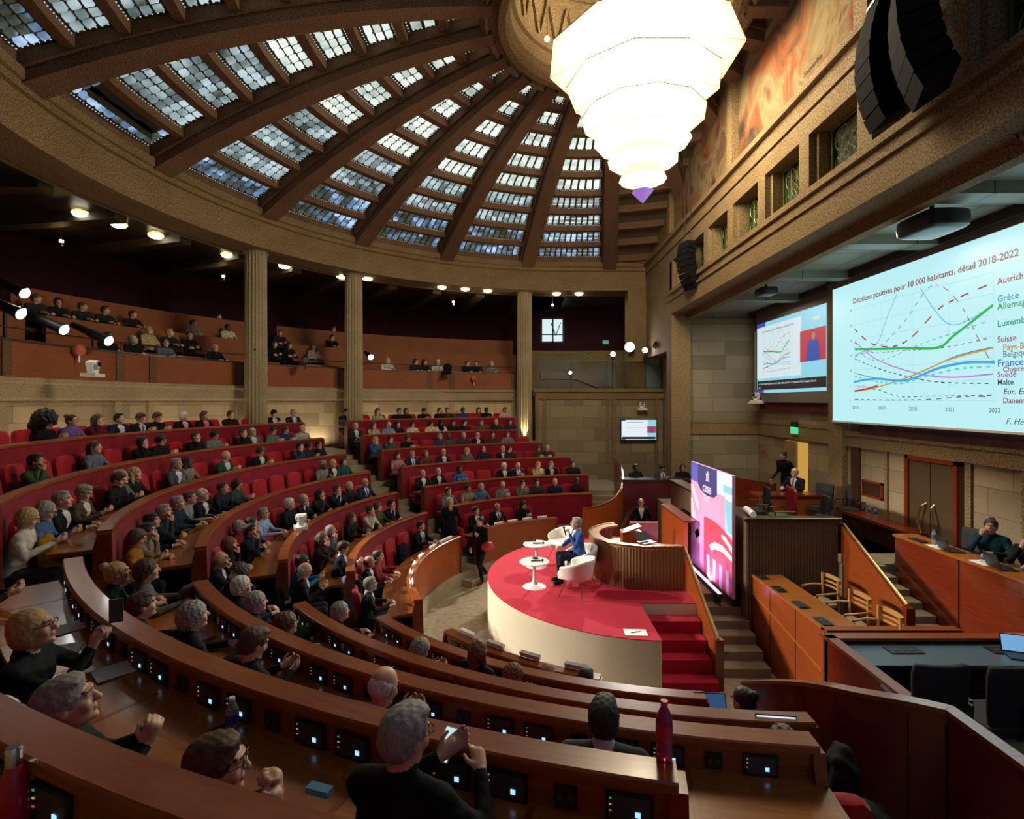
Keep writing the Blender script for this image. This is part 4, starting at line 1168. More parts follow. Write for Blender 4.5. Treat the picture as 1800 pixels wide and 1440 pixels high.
MB().tube([(CH[0], CH[1], 12.2), (CH[0], CH[1], 15.4)], .03, 8).build('suspension_rod', BRASS, ch)
V = [P(CH, .24, 60*j, 9.22) for j in range(6)]+[(CH[0], CH[1], 8.96)]
MB().add(V, [(j, (j+1) % 6, 6) for j in range(6)]+[(5, 4, 3, 2, 1, 0)]).build('pendant_tip', mat('violet glass tip', (.25, .12, .5), .3, emit=(.42, .22, .75), estr=.7), ch)
cb = thing('hanging_bulb', 'single bare bulb on a thin cord near the left edge of the oculus', 'lamp', (.55, 10.9, 12.3))
MB().sphere((0, 0, 0), .055, 12).build('bulb', emis('warm bulb', (1, .8, .5), 12), cb); MB().tube([(0, 0, .05), (0, 0, 1.4)], .012, 6).build('cord', BRASS, cb)
# ---------------------------------------------------------------- gallery ceiling lamps, wall lights
LG = emis('white lamp glass', (1, .93, .78), 11); LY = emis('yellow lamp rim', (1, .75, .25), 1.6)
for i, (x, y) in enumerate([(-10.69, 12.78), (-10.37, 13.57), (-10.04, 14.47), (-9.15, 16.41), (-7.97, 17.74), (-6.55, 19.21), (-5.7, 19.58), (-3.15, 21.06), (-2.25, 21.39), (-1.36, 21.72), (1.53, 22.3), (2.48, 22.3)]):
    w = ['leftmost', 'second from the left', 'third from the left', 'fourth from the left', 'just right of the nearest column', 'left of the middle column', 'right of the middle column', 'left of three between the far columns', 'middle of three between the far columns', 'right of three between the far columns', 'left of two past the far column', 'rightmost'][i]
    t = thing('ceiling_lamp', 'round glowing ceiling lamp of the gallery, %s' % w, 'ceiling lamp', (x, y, 9.3), 0, 'round gallery ceiling lamps')
    MB().lathe((0, 0, 0), [(0, -.03), (.13, -.02), (.165, .01), (.165, .03), (0, .03)], 20).build('glass_dish', LG, t)
    MB().lathe((0, 0, .03), [(.175, 0), (.195, .01), (.18, .06), (.12, .06)], 20).build('gilt_rim', LY, t)
    MB().cyl((0, 0, .06), .03, .08, 8).build('stem', BRASS, t)
for i, (x, y, w) in enumerate([(-12.09, 13.84, 'at the far left'), (-10.04, 17.77, 'left of the nearest column'), (-2.86, 22.38, 'between the two farther columns'), (1.4, 23.05, 'above the small window')]):
    t = thing('wall_light', 'small warm uplight glowing against the gallery ceiling %s' % w, 'light', (x, y, 8.95), 0, 'warm gallery uplights')
    MB().cyl((0, 0, -.09), .05, .10, 10).build('cup', BRASS, t); MB().cyl((0, 0, .01), .045, .07, 10).build('bulb', emis('warm uplight', (1, .62, .22), 40), t)
    MB().cyl((0, 0, .08), .01, .42, 6).build('rod', BRASS, t)
# ---------------------------------------------------------------- spotlights
def spotlight(x, y, z, target, label, L=.75, on=True, s=1.0, bracket=True):
    t = thing('spotlight', label, 'spotlight', (x, y, z), 0, 'stage spotlights')
    d = (Vector(target)-Vector((x, y, z))).normalized()
    o = Vector((0, 0, 0))
    MB().tube([o-d*L, o-d*L*.55, o-d*L*.5, o-d*.12, o-d*.1, o], [.07*s, .085*s, .10*s, .10*s, .115*s, .115*s], 14).build('housing', BLACKM, t)
    MB().tube([o+d*.002, o+d*.008], .10*s, 16).build('lens', emis('spotlight lens', (1, .97, .92), 60) if on else mat('dark lens', (.1, .1, .1), .1), t)
    m = o-d*L*.45
    if bracket: MB().tube([m+Vector((0, 0, -.02)), m+Vector((0, 0, -.30))], .02, 6).build('yoke', BLACKM, t)
    MB().tube([o+Vector((0, 0, .11)), o+d*.12+Vector((0, 0, .15))], .03, 4).build('barn_door', BLACKM, t)
    return t
TG = (2.2, 10.6, 1.2)
spotlight(-9.95, 10.55, 6.95, TG, 'upper long black spotlight shining from the left gallery', 1.15)
spotlight(-9.5, 10.0, 6.45, TG, 'leftmost lower black spotlight of the left gallery', 1.1)
spotlight(-9.55, 11.0, 6.28, TG, 'long black spotlight, second of the lower three in the left gallery', 1.1)
spotlight(-9.4, 12.0, 6.16, TG, 'black spotlight farthest right of the left gallery group', 1.0)
spotlight(-5.85, 20.55, 6.5, TG, 'black spotlight glowing right beside the middle column', .6)
_s = spotlight(4.42, 21.3, 6.97, (0.0, 3.0, 4.6), 'brightest spotlight on the right end terrace, starburst glow', .5, s=1.9)
MB().tube([(.1, .25, .1), (.1, .5, .1)], .025, 6).build('wall_arm', BLACKM, _s)
_s = spotlight(3.86, 21.95, 6.74, (0, 5, 2.5), 'small bright spotlight left of the brightest one on the end terrace', .3)
MB().tube([(0, .15, 0), (0, .15, -1.44)], .02, 6).build('pole', BLACKM, _s)
_s = spotlight(4.95, 20.9, 6.80, (0, 5, 2.5), 'bright spotlight right of the brightest one on the end terrace', .35)
MB().tube([(.05, .15, .05), (.26, .15, .05)], .02, 6).build('wall_arm', BLACKM, _s)
spotlight(5.1, 19.9, 6.86, (2, 12, 1), 'black unlit caged spotlight at the right end of the terrace', .3, on=False, s=.9)
spotlight(2.05, 21.6, 5.95, (0, 5, 2.5), 'tiny spotlight low behind the glass balustrade', .2, s=.6)
spotlight(-8.05, 15.9, 6.2, (-3, 10, 6), 'unlit round spotlight on the gallery rail right of the nearest column', .4, on=False)
spotlight(-7.1, 17.4, 6.15, (-3, 10, 6), 'unlit round spotlight on the gallery rail nearer the middle column', .4, on=False)
spotlight(5.35, 5.55, 7.55, (0, 11, 1), 'chrome edged spotlight under the portal beam at the right edge', .35, on=False)
st = thing('lighting_stand', 'black metal stand carrying the left gallery spotlights', 'stand', (-10.4, 10.6, 5.2))
MB().tube([(0, 0, 0), (0, 0, 1.55)], .03, 8).build('pole', BLACKM, st); MB().tube([(0, -1.3, .9), (0, 1.6, .8)], .025, 8).build('crossbar', BLACKM, st)
# ---------------------------------------------------------------- line array loudspeakers
def array(x, y, z, n, w, bend, label, s=1.0, rz=0, d0=0):
    t = thing('line_array_loudspeaker', label, 'loudspeaker', (x, y, z), rz)
    py, pz, ang = 0, 0, d0
    for i in range(n):
        ro = Matrix.Rotation(-ang, 3, 'X')
        c = Vector((0, py, pz))
        o = MB()
        V = []
        for sx in (-1, 1):
            for (yy, zz) in ((.19*s, .10*s), (.19*s, -.10*s), (-.2*s, -.07*s), (-.2*s, .07*s)): V.append(c+ro @ Vector((sx*w/2, yy, zz)))
        o.add(V, [(0, 1, 2, 3), (7, 6, 5, 4), (0, 4, 5, 1), (1, 5, 6, 2), (2, 6, 7, 3), (3, 7, 4, 0)]).build('cabinet', mat('matt black cabinet', (.008, .008, .009), .9, spec=.08), t)
        nxt = ro @ Vector((0, 0, -.205*s)); py += nxt.y; pz += nxt.z; ang += bend
    MB().box((0, 0, .16*s), (w*.8, .35*s, .05)).build('rigging_frame', BLACKM, t)
    for sx in (-1, 1): MB().tube([(sx*w*.3, 0, .18*s), (sx*w*.1, 0, 3.2)], .012, 5).build('chain', BLACKM, t)
    return t
array(4.66, 6.05, 10.05, 9, .62, math.radians(5.5), 'large black curved line array loudspeaker at the upper right', 1.0, math.radians(62), -.3)
array(4.80, 6.9, 9.9, 8, .42, math.radians(6), 'second black line array hanging right behind the large one', .95, math.radians(80), -.3)
array(4.95, 15.6, 9.35, 8, .5, math.radians(7), 'small black curved line array loudspeaker at the far end of the mural', .8, math.radians(110), -.2)
# ---------------------------------------------------------------- cameras, projectors, monitor
def ptz(x, y, z, rz, label, s=1.0):
    t = thing('remote_camera', label, 'camera', (x, y, z), rz, 'white remote cameras')
    MB().box((0, 0, .03*s), (.30*s, .24*s, .06*s)).build('base', WHITE, t)
    MB().cyl((0, 0, .06*s), .09*s, .06*s, 16, r2=.07*s).build('turntable', WHITE, t)
    for sx in (-1, 1): MB().box((sx*.085*s, 0, .18*s), (.03*s, .10*s, .16*s)).build('fork_arm', WHITE, t)
    MB().tube([(0, -.09*s, .23*s), (0, -.05*s, .23*s), (0, .10*s, .23*s)], [.06*s, .075*s, .07*s], 16).build('head', WHITE, t)
    MB().tube([(0, .10*s, .23*s), (0, .115*s, .23*s)], .05*s, 14).build('lens', BLACK, t)
    return t
ptz(-8.95, 11.0, 5.30, math.radians(-80), 'white remote camera on the parapet ledge at the left', 1.15)
ptz(3.99, -0, 0, 0, 'x').location = (4.98, 21.55, 4.45)
bpy.data.objects['remote_camera.001']['label'] = 'white remote camera above the wall monitor'; bpy.data.objects['remote_camera.001'].rotation_euler.z = PI
MB().b2(-.2, .2, -.15, .15, -.04, 0).build('shelf', WHITE, bpy.data.objects['remote_camera.001'])
ptz(8.05, 17.95, 4.75, math.radians(110), 'white remote camera beside the lower left corner of the small screen', 1.1)
MB().b2(-.25, .25, -.15, .15, -.05, 0).build('shelf', WHITE, bpy.data.objects['remote_camera.002'])
ptz(0, 0, 0, 0, 'white remote camera on the red desk rail among the audience', 1.0).location = P(CR_, 6.92, -96.5, 2.25)
bpy.data.objects['remote_camera.003'].rotation_euler.z = math.radians(-60)
WS = mat('woven red shade', (.45, .10, .04), .6)
for (a, z, l) in ((-86.4, 5.93, 'round red-brown globe lamp above the white camera on the gallery front'), (-19.5, 5.72, 'small round red-brown globe on the far gallery front')):
    t = thing('globe_ornament', l, 'ornament', P(CD, 11.85, a, z)); MB().sphere((0, 0, 0), .13, 14).build('globe', WS, t); MB().tube([(0, 0, -.28), (0, 0, -.12)], .02, 6).build('stem', WHITE, t)
struct(MB().b2(.1, .7, 22.6, 23.2, 0, 5.3), 'wall_far', STONE)
lamp('terrace_fill', 'AREA', (3.0, 22.6, 9.2), 30, (1, .85, .6), target=(3, 23.5, 5), size=1)  # added fill without a fixture, lifts the dark terrace stair and balustrade
tv = thing('wall_monitor', 'wall monitor showing a slide beside the far wall steps', 'monitor', (4.85, 21.55, 3.6))
MB().b2(-.74, .74, 0, .07, -.44, .44).build('bezel', BLACK, tv)
sc = MB().b2(-.71, .71, -.01, 0, -.41, .41).build('screen', emis('monitor white', (.78, .86, .92), 1.0), tv)
BLU = emis('screen blue', (.05, .10, .45), .8); CY = emis('screen cyan', (.30, .72, .88), .9); RDs = emis('screen red', (.7, .06, .10), .7); DKs = emis('screen dark', (.03, .025, .03), .5)
MB().b2(-.71, -.55, -.014, -.01, .36, .41).build('blue_corner', BLU, tv); MB().b2(-.71, -.55, -.014, -.01, -.41, -.33).build('blue_corner', BLU, tv)
MB().b2(.36, .71, -.014, -.01, -.41, .41).build('cyan_column', CY, tv); MB().b2(-.68, .68, -.017, -.014, -.38, -.28).build('caption_bar', DKs, tv)
for j_, (z_, w_) in enumerate(((.30, .7), (.10, .85), (.0, .85), (-.08, .85), (-.16, .85))): MB().b2(-.5, -.5+w_, -.014, -.011, z_, z_+(.02 if j_ == 0 else .006)).build('slide_line', emis('slide grey line', (.45, .5, .55), .6), tv)
MB().b2(.34, .70, -.018, -.014, -.12, .15).build('speaker_inset', RDs, tv); MB().b2(.48, .58, -.02, -.018, -.12, .08).build('speaker_figure', BLU, tv)
def projector(x, y, z, label, s=1):
    t = thing('projector', label, 'projector', (x, y, z), 0, 'ceiling projectors')
    rounded(MB(), (0, 0, 0), (.45*s, .55*s, .2*s)).build('body', BLACK, t, smooth=True); MB().cyl((0, 0, .08), .03, .3, 8).build('mount', BLACKM, t)
    MB().tube([(.22*s, .1*s, 0), (.27*s, .1*s, 0)], .05*s, 10).build('lens', CHROME, t)
projector(6.3, 8.05, 7.5, 'large black projector hanging under the portal ceiling', 1.5); projector(6.35, 13.6, 7.62, 'black projector under the far part of the portal ceiling', 1.0)
# ---------------------------------------------------------------- projection screens
SW = emis('projected slide background', (.50, .86, .90), 1.0)
BX1 = 7.9
big = thing('projection_screen', 'big projection screen with the line chart on a pale cyan slide', 'screen', (BX1, 0, 0))
MB().b2(0, .03, 6.2, 13.30, 4.30, 7.60).build('slide', SW, big)
MB().b2(-.01, .04, 6.2, 13.32, 4.26, 4.30).build('bottom_bar', WHITE, big); MB().b2(-.02, .04, 6.2, 13.34, 7.60, 7.98).build('unlit_border', mat('grey screen cloth', (.16, .14, .12), .8), big)
MB().tube([(-.05, 6.2, 7.94), (-.05, 13.4, 7.94)], .05, 8).build('roller_case', mat('screen case', (.4, .42, .45), .4), big)
def scol(h, s=1.0): return emis('ink '+h, hexc(h), s)
def chart(parent, X, f, lw, full=True, off=.002):
    # f maps slide coordinates (u right 0..1 over 2018-2022, v = value 0..30) to (y, z)
    def line(name, pts, col, w=1, dash=0):
        m_ = scol(col); P_ = smooth_path([(u, v, 0) for u, v in pts], 8); segs = []
        L = 0; cur = []
        mb = MB()
        def flush(c):
            if len(c) < 2: return
            V = []
            for i, p in enumerate(c):
                a = Vector(c[max(0, i-1)]); b = Vector(c[min(len(c)-1, i+1)]); t_ = (b-a); t_ = t_.normalized() if t_.length > 0 else Vector((1, 0)); n_ = Vector((-t_.y, t_.x))*lw*w/2
                V += [(X-off-.0015*w, p[0]+n_.x, p[1]+n_.y), (X-off-.0015*w, p[0]-n_.x, p[1]-n_.y)]
            mb.add(V, [(2*i, 2*i+1, 2*i+3, 2*i+2) for i in range(len(c)-1)])
        pts2 = [f(p[0], p[1]) for p in P_]
        if not dash: flush(pts2)
        else:
            res = []
            for i in range(len(pts2)-1):
                a = Vector(pts2[i]); b = Vector(pts2[i+1]); n_ = max(1, int((b-a).length/(lw*dash*.5)))
                for j in range(n_): res.append(tuple(a+(b-a)*j/n_))
            st_ = 2
            for i in range(0, len(res)-st_, 4): flush(res[i:i+3])
        mb.build(name, m_, parent)
    for i in range(5): line('grid_line', [(i/4, 0), (i/4, 30)], 'A6D4DC', .35)
    for v in range(0, 31, 5): line('grid_line', [(0, v), (1, v)], 'A6D4DC', .35)
    line('curve_austria', [(0, 23.5), (.16, 18), (.35, 16), (.5, 18), (.68, 24), (.82, 26), (1, 27.5)], '9E1B22', 1.3, 5)
    line('curve_greece', [(0, 15), (.1, 16), (.22, 18), (.3, 25), (.38, 31)], '5EAEE8', .8); line('curve_greece', [(.56, 31), (.66, 24), (.76, 19.5), (.88, 20), (1, 22.5)], '5EAEE8', .8)
    line('curve_cyprus', [(0, 14.5), (.25, 17), (.45, 23), (.6, 30), (.7, 30), (.82, 24), (.92, 15), (1, 8)], 'A0607A', .8, 4)
    line('curve_germany', [(0, 17), (.2, 16), (.45, 15), (.68, 14), (.78, 16.5), (1, 22.3)], '18B050', 2.2)
    line('curve_luxembourg', [(0, 17), (.15, 13), (.3, 12.5), (.5, 15), (.75, 17), (1, 19)], '3FC09C', .9, 3)
    line('curve_switzerland', [(0, 19), (.18, 15), (.4, 14.5), (.7, 13.8), (1, 14.8)], '8A4A50', .7, 3)
    line('curve_netherlands', [(0, 3), (.2, 4), (.5, 7), (.75, 10.5), (1, 12.3)], 'C9962A', 1.2)
    line('curve_belgium', [(0, 9), (.2, 7), (.4, 6), (.6, 8.5), (.8, 11.3), (1, 12.5)], '607080', .8)
    line('curve_france', [(0, 6.2), (.2, 6.8), (.45, 5.8), (.68, 8.5), (.85, 9.4), (1, 9)], '3AA6DC', 2.2)
    line('curve_italy', [(0, 8), (.2, 6), (.42, 5), (.6, 6.5), (.8, 8), (1, 8)], '58CFCF', 1.6, 3)
    line('curve_sweden', [(0, 19.5), (.2, 13), (.5, 8), (.75, 6), (1, 6.2)], 'C070D0', 1.1)
    line('curve_malta', [(0, 13.8), (.25, 9.5), (.5, 6.5), (.7, 4.8), (1, 4)], '303840', .9, 3)
    line('curve_united_kingdom', [(0, 3.1), (.12, 3.8), (.22, 4.6)], 'C03A3A', 1.8)
    line('curve_east_europe', [(0, 3.4), (.2, 3.5), (.4, 1.2), (.6, 1.2), (1, 1.2)], '303840', .7, 3)
    line('curve_denmark', [(0, .4), (.3, .2), (.6, .3), (.85, 1.0), (1, .9)], '505860', .8, 4)
    return line
# chart frame of the big slide: (y at u=0, u=1) and (z at v=0, v=30)
fb = lambda u, v: (12.42-(12.42-8.78)*u, 4.80+(6.95-4.80)*v/30)
chart(big, 0, fb, .022)
for u, v in ((0, 6.2), (.2, 6.8), (.45, 5.8), (.72, 8.8), (1, 9)):
    y, z = fb(u, v); MB().b2(-.008, -.004, y-.03, y+.03, z-.03, z+.03).build('data_marker', scol('3AA6DC'), big)
def wr(txt, y, z, size, col, parent=big, X=BX1, sh=0, bold=0):
    o = text_mesh(txt, size, scol(col, .8), parent, 'lettering', sh, .0005, 'LEFT', bold)
    o.matrix_world = Matrix.Translation((X-.010, y, z)) @ Euler((PI/2, 0, -PI/2)).to_matrix().to_4x4()
    return o
wr('Décisions positives pour 10 000 habitants, détail 2018-2022', 12.48, 7.10, .172, '8E1B22', bold=.002)
for i, yv in enumerate(('2018', '2019', '2020', '2021', '2022')): wr(yv, 12.50-i*.91, 4.60, .11, '505860')
for v in range(0, 31, 5): wr(str(v), 12.6, fb(0, v)[1]-.03, .08, '505860')
for t_, z, c, s in (('Autriche', 6.72, '9E1B22', .15), ('Grèce', 6.43, '3A8FD8', .15), ('Allemagne', 6.30, '159A45', .155), ('Luxembourg', 6.02, '159A70', .15), ('Suisse', 5.76, '9E2A2A', .14), ('Pays-Bas', 5.62, 'C98A1A', .14), ('Belgique', 5.51, '607080', .14), ('France', 5.36, '2A6FD0', .17), ('Chypre', 5.27, 'A05070', .12), ('Suède', 5.18, 'B060B0', .14), ('Malte', 5.06, '404850', .13), ('Eur. Est UE', 4.90, '404850', .14), ('Danemark', 4.76, '9E2A2A', .13)):
    wr(t_, 8.70 if 'Pays' not in t_ and 'Bel' not in t_ and t_[0] not in 'DE' and t_ != 'Chypre' else 8.6, z, s, c, bold=.001, sh=.25 if 'Eur' in t_ else 0)
wr('Italie', 8.05, 5.33, .14, '40A8A0'); wr('Roy.-Uni', 12.34, 5.10, .09, 'B03030'); wr('F. Héran, 2023', 8.55, 4.42, .14, '404850', sh=.3)
X2 = 8.2
sm = thing('projection_screen', 'smaller grey screen showing the same slide with captions and the speaker', 'screen', (X2, 0, 0))
MB().b2(0, .03, 14.0, 18.3, 4.74, 7.86).build('screen_cloth', mat('grey screen cloth', (.16, .14, .12), .8), sm)
MB().tube([(-.03, 13.95, 7.88), (-.03, 18.45, 7.88)], .06, 8).build('roller_case', WHITE, sm)
MB().tube([(.0, 18.36, 4.9), (.0, 18.36, 7.2)], .05, 8).build('side_tube', mat('grey tube', (.2, .22, .24), .5), sm)
MB().b2(-.006, 0, 14.08, 18.2, 5.06, 7.42).build('slide', CY, sm)
MB().b2(-.010, -.006, 15.35, 18.2, 5.55, 7.28).build('white_chart', emis('small slide white', (.72, .86, .9), .9), sm)
MB().b2(-.012, -.006, 14.08, 18.15, 5.16, 5.46).build('caption_bar', DKs, sm)
MB().b2(-.010, -.006, 17.6, 18.2, 7.28, 7.42).build('blue_corner', BLU, sm); MB().b2(-.010, -.006, 17.7, 18.2, 5.06, 5.16).build('blue_corner', BLU, sm)
MB().b2(-.012, -.006, 14.1, 15.4, 5.92, 6.82).build('speaker_inset', RDs, sm); MB().prism([(-.014, 15.1, 5.92), (-.014, 14.35, 5.92), (-.014, 14.45, 6.5), (-.014, 14.95, 6.5)], (.001, 0, 0)).build('speaker_figure', BLU, sm)
o = MB().sphere((-.006, 14.7, 6.62), .11, 12, sc=(.1, 1, 1.2)).build('speaker_figure_head', emis('small face', (.5, .3, .25), .7), sm)
fs = lambda u, v: (17.75-(17.75-15.95)*u, 5.75+(7.0-5.75)*v/30)
chart(sm, -.010, fs, .014)
wr('Décisions positives pour 10 000 habitants, détail 2018-2022', 17.8, 7.08, .085, '8E1B22', sm, X2-.006); wr('ani. Vous voyez la France est ici, dans cette position, le Royaume-Uni n\'est plus dans la', 18.05, 5.33, .10, 'E8E8E8', sm, X2-.006); wr('ani', 18.05, 5.2, .10, 'E8E8E8', sm, X2-.006)
wr('cese', 14.75, 7.05, .2, 'F0F8FA', sm, X2-.002, bold=.004)
for y, x, w_ in ((16.2, 8.3, 'small'), ):
    o = MB().b2(8.28, 8.34, 13.9, 18.2, 4.50, 4.74).build('tapestry', fabric('dark red tapestry', (.04, .012, .014), (.16, .03, .03), .9, 0, 20, 3)); tag(o, 'strip of dark patterned tapestry below the small screen', 'tapestry')
o = MB().b2(8.0, 8.06, 6.2, 12.4, 4.02, 4.28).build('tapestry', fabric('dark blue red tapestry', (.012, .014, .03), (.13, .04, .03), .9, 0, 20, 3)); tag(o, 'strip of dark patterned tapestry below the big screen', 'tapestry')
e2 = thing('exit_sign', 'green exit sign at the far left edge of the gallery', 'sign', P(CD, 15.9, -91.3, 8.86), -1.2)
MB().box((0, 0, 0), (.42, .05, .22)).build('case', emis('green exit glass', (.15, .6, .25), .9), e2); MB().cyl((0, 0, .11), .012, .5, 6).build('hanger', BLACKM, e2)
bw = thing('booth_window', 'small lit window with violet glow above the projection booth', 'window', P(CD, 15.95, -84.6, 8.5), math.radians(88))
MB().box((0, 0, 0), (1.0, .04, .5)).build('lit_glass', emis('dim violet window', (.30, .27, .55), .8), bw); MB().box((-.2, -.03, -.1), (.45, .03, .16)).build('white_case', emis('white window object', (.7, .8, .85), .9), bw)
# gentle real light thrown by the screens
lamp('screen_glow', 'AREA', (7.8, 9.7, 6.0), 60, (.6, .92, 1), target=(0, 9.7, 4), size=4.5, size_y=3)
# house lights of the hall
for a in (-100, -88, -76, -64.5, -52, -38, -26, -15):
    l = lamp('wall_washer_light', 'AREA', P(CD, 11.75, a, 3.3), 15, (1, .83, .58), target=P(CD, 12.4, a, 5.0), size=1.6, size_y=.1)
lamp('column_foot_light', 'SPOT', (.17, 21.75, 3.2), 260, (1, .86, .5), target=(.17, 22.0, 6), size=.04, spot=math.radians(50))
lamp('recess_light', 'AREA', (6.9, 15.5, 7.6), 75, (1, .85, .6), target=(6.9, 15.5, 0), size=1.5)
lamp('recess_light', 'AREA', (6.8, 9.5, 7.6), 95, (1, .82, .55), target=(6.4, 9.0, 0), size=1.2)
# ---------------------------------------------------------------- people: implicit bodies, surface nets
def rnd_cap(G, a, b, ra, rb):
    a = np.array(a, np.float32); b = np.array(b, np.float32); d = b-a; L2 = float(d @ d)+1e-9
    px, py, pz = G[0]-a[0], G[1]-a[1], G[2]-a[2]
    t = np.clip((px*d[0]+py*d[1]+pz*d[2])/L2, 0, 1)
    return np.sqrt((px-t*d[0])**2+(py-t*d[1])**2+(pz-t*d[2])**2)-(ra+(rb-ra)*t)
def ell(G, c, r, R=None):
    px, py, pz = G[0]-c[0], G[1]-c[1], G[2]-c[2]
    if R is not None:
        px, py, pz = (R[0][0]*px+R[1][0]*py+R[2][0]*pz, R[0][1]*px+R[1][1]*py+R[2][1]*pz, R[0][2]*px+R[1][2]*py+R[2][2]*pz)
    k0 = np.sqrt((px/r[0])**2+(py/r[1])**2+(pz/r[2])**2)
    k1 = np.sqrt((px/r[0]**2)**2+(py/r[1]**2)**2+(pz/r[2]**2)**2)+1e-9
    return k0*(k0-1)/k1
class Sdf:
    def __init__(s): s.p = []
    def cap(s, a, b, ra, rb=None, m=0, k=.02): s.p.append(('c', tuple(a), tuple(b), ra, ra if rb is None else rb, m, k)); return s
    def ell(s, c, r, m=0, k=.02, R=None, sub=False): s.p.append(('e', tuple(c), tuple(r), R, sub, m, k)); return s
    def bb(s, p):
        if p[0] == 'c':
            r = max(p[3], p[4]); return np.minimum(p[1], p[2])-r, np.maximum(p[1], p[2])+r
        r = max(p[2]); return np.array(p[1])-r, np.array(p[1])+r
    def ev(s, p, G): return rnd_cap(G, p[1], p[2], p[3], p[4]) if p[0] == 'c' else ell(G, p[1], p[2], p[3])
    def mesh(s, name, h, mats, disp=None, matfn=None):
        lo = np.min([s.bb(p)[0] for p in s.p if not (p[0] == 'e' and p[4])], 0)-3*h; hi = np.max([s.bb(p)[1] for p in s.p if not (p[0] == 'e' and p[4])], 0)+3*h
        n = np.ceil((hi-lo)/h).astype(int)+1
        ax = [np.float32(lo[i])+np.arange(n[i], dtype=np.float32)*np.float32(h) for i in range(3)]
        F = np.full(n, .2, np.float32)
        for p in s.p:
            b0, b1 = s.bb(p); pad = .07+p[-1]
            i0 = np.maximum(((b0-pad-lo)/h).astype(int), 0); i1 = np.minimum(((b1+pad-lo)/h).astype(int)+2, n)
            sl = tuple(slice(i0[i], i1[i]) for i in range(3))
            if any(i1[i] <= i0[i] for i in range(3)): continue
            G = np.meshgrid(*[ax[i][sl[i]] for i in range(3)], indexing='ij', sparse=True)
            d = s.ev(p, G); k = p[-1]; f = F[sl]
            if p[0] == 'e' and p[4]: F[sl] = np.maximum(f, -d)
            else:
                hh = np.maximum(k-np.abs(f-d), 0)/k
                F[sl] = np.minimum(f, d)-hh*hh*k*.25
        if disp is not None:
            G = np.meshgrid(*ax, indexing='ij'); F = F+disp(G).astype(np.float32)
        ins = F < 0
        nx, ny, nz = n
        c = np.zeros((nx-1, ny-1, nz-1), np.int8)
        for dx in (0, 1):
            for dy in (0, 1):
                for dz in (0, 1): c += ins[dx:nx-1+dx, dy:ny-1+dy, dz:nz-1+dz]
        act = (c > 0) & (c < 8); idx = np.full(act.shape, -1, np.int64); I = np.argwhere(act); idx[act] = np.arange(len(I))
        acc = np.zeros((len(I), 3)); cnt = np.zeros(len(I))
        for ed in range(3):
            o = [i for i in range(3) if i != ed]
            for u in (0, 1):
                for v in (0, 1):
                    A = I.copy(); A[:, o[0]] += u; A[:, o[1]] += v; B = A.copy(); B[:, ed] += 1
                    fa = F[A[:, 0], A[:, 1], A[:, 2]]; fb = F[B[:, 0], B[:, 1], B[:, 2]]
                    m = (fa < 0) != (fb < 0); t = np.where(m, fa/(fa-fb+1e-12), 0)
                    q = A.astype(float); q[:, ed] += t
                    acc[m] += q[m]; cnt[m] += 1
        Vv = acc/cnt[:, None]*h+lo
        faces = []
        for ed in range(3):
            o = [i for i in range(3) if i != ed]
            sh = [slice(1, -1)]*3
            a = ins[tuple(slice(0, -1) if i == ed else slice(1, -1) for i in range(3))]
            b = ins[tuple(slice(1, None) if i == ed else slice(1, -1) for i in range(3))]
            E = np.argwhere(a != b)
            fl = a[a != b]
            base = E.copy(); base[:, o[0]] += 1; base[:, o[1]] += 1
            qs = []
            for (u, v) in ((-1, -1), (0, -1), (0, 0), (-1, 0)):
                A = base.copy(); A[:, o[0]] += u; A[:, o[1]] += v
                qs.append(idx[A[:, 0], A[:, 1], A[:, 2]])
            Q = np.stack(qs, 1)
            fl2 = fl if ed != 1 else ~fl
            Q[~fl2] = Q[~fl2][:, ::-1]
            faces.append(Q)
        Q = np.concatenate(faces); Q = Q[(Q >= 0).all(1)]
        me = bpy.data.meshes.new(name)
        me.from_pydata(Vv.tolist(), [], Q.tolist())
        for m_ in mats: me.materials.append(m_)
        cen = Vv[Q].mean(1)
        tags = sorted(set(p[-2] for p in s.p if not (p[0] == 'e' and p[4])))
        if len(tags) > 1 or matfn:
            best = np.full(len(cen), 9.); mi = np.zeros(len(cen), int)
            G = (cen[:, 0], cen[:, 1], cen[:, 2])
            for p in s.p:
                if p[0] == 'e' and p[4]: continue
                d = s.ev(p, G); m = d < best; best[m] = d[m]; mi[m] = p[-2]
            if matfn: mi = matfn(cen, mi)
            me.polygons.foreach_set('material_index', mi.tolist())
        me.polygons.foreach_set('use_smooth', [True]*len(Q))
        uv = me.uv_layers.new(name='UVMap')
        L = np.zeros(len(me.loops), np.int32); me.loops.foreach_get('vertex_index', L)
        P3 = Vv[L]; uv.data.foreach_set('uv', np.stack([P3[:, 0]+P3[:, 1]*.7, P3[:, 2]], 1).ravel().tolist())
        me.update()
        return me
def V3(*a): return np.array(a, float)
def rotz(v, a): c, s_ = math.cos(a), math.sin(a); return V3(c*v[0]-s_*v[1], s_*v[0]+c*v[1], v[2])
def Rm(yaw, pitch, roll=0):
    M = Matrix.Rotation(yaw, 3, 'Z') @ Matrix.Rotation(pitch, 3, 'X') @ Matrix.Rotation(roll, 3, 'Y')
    return np.array(M)
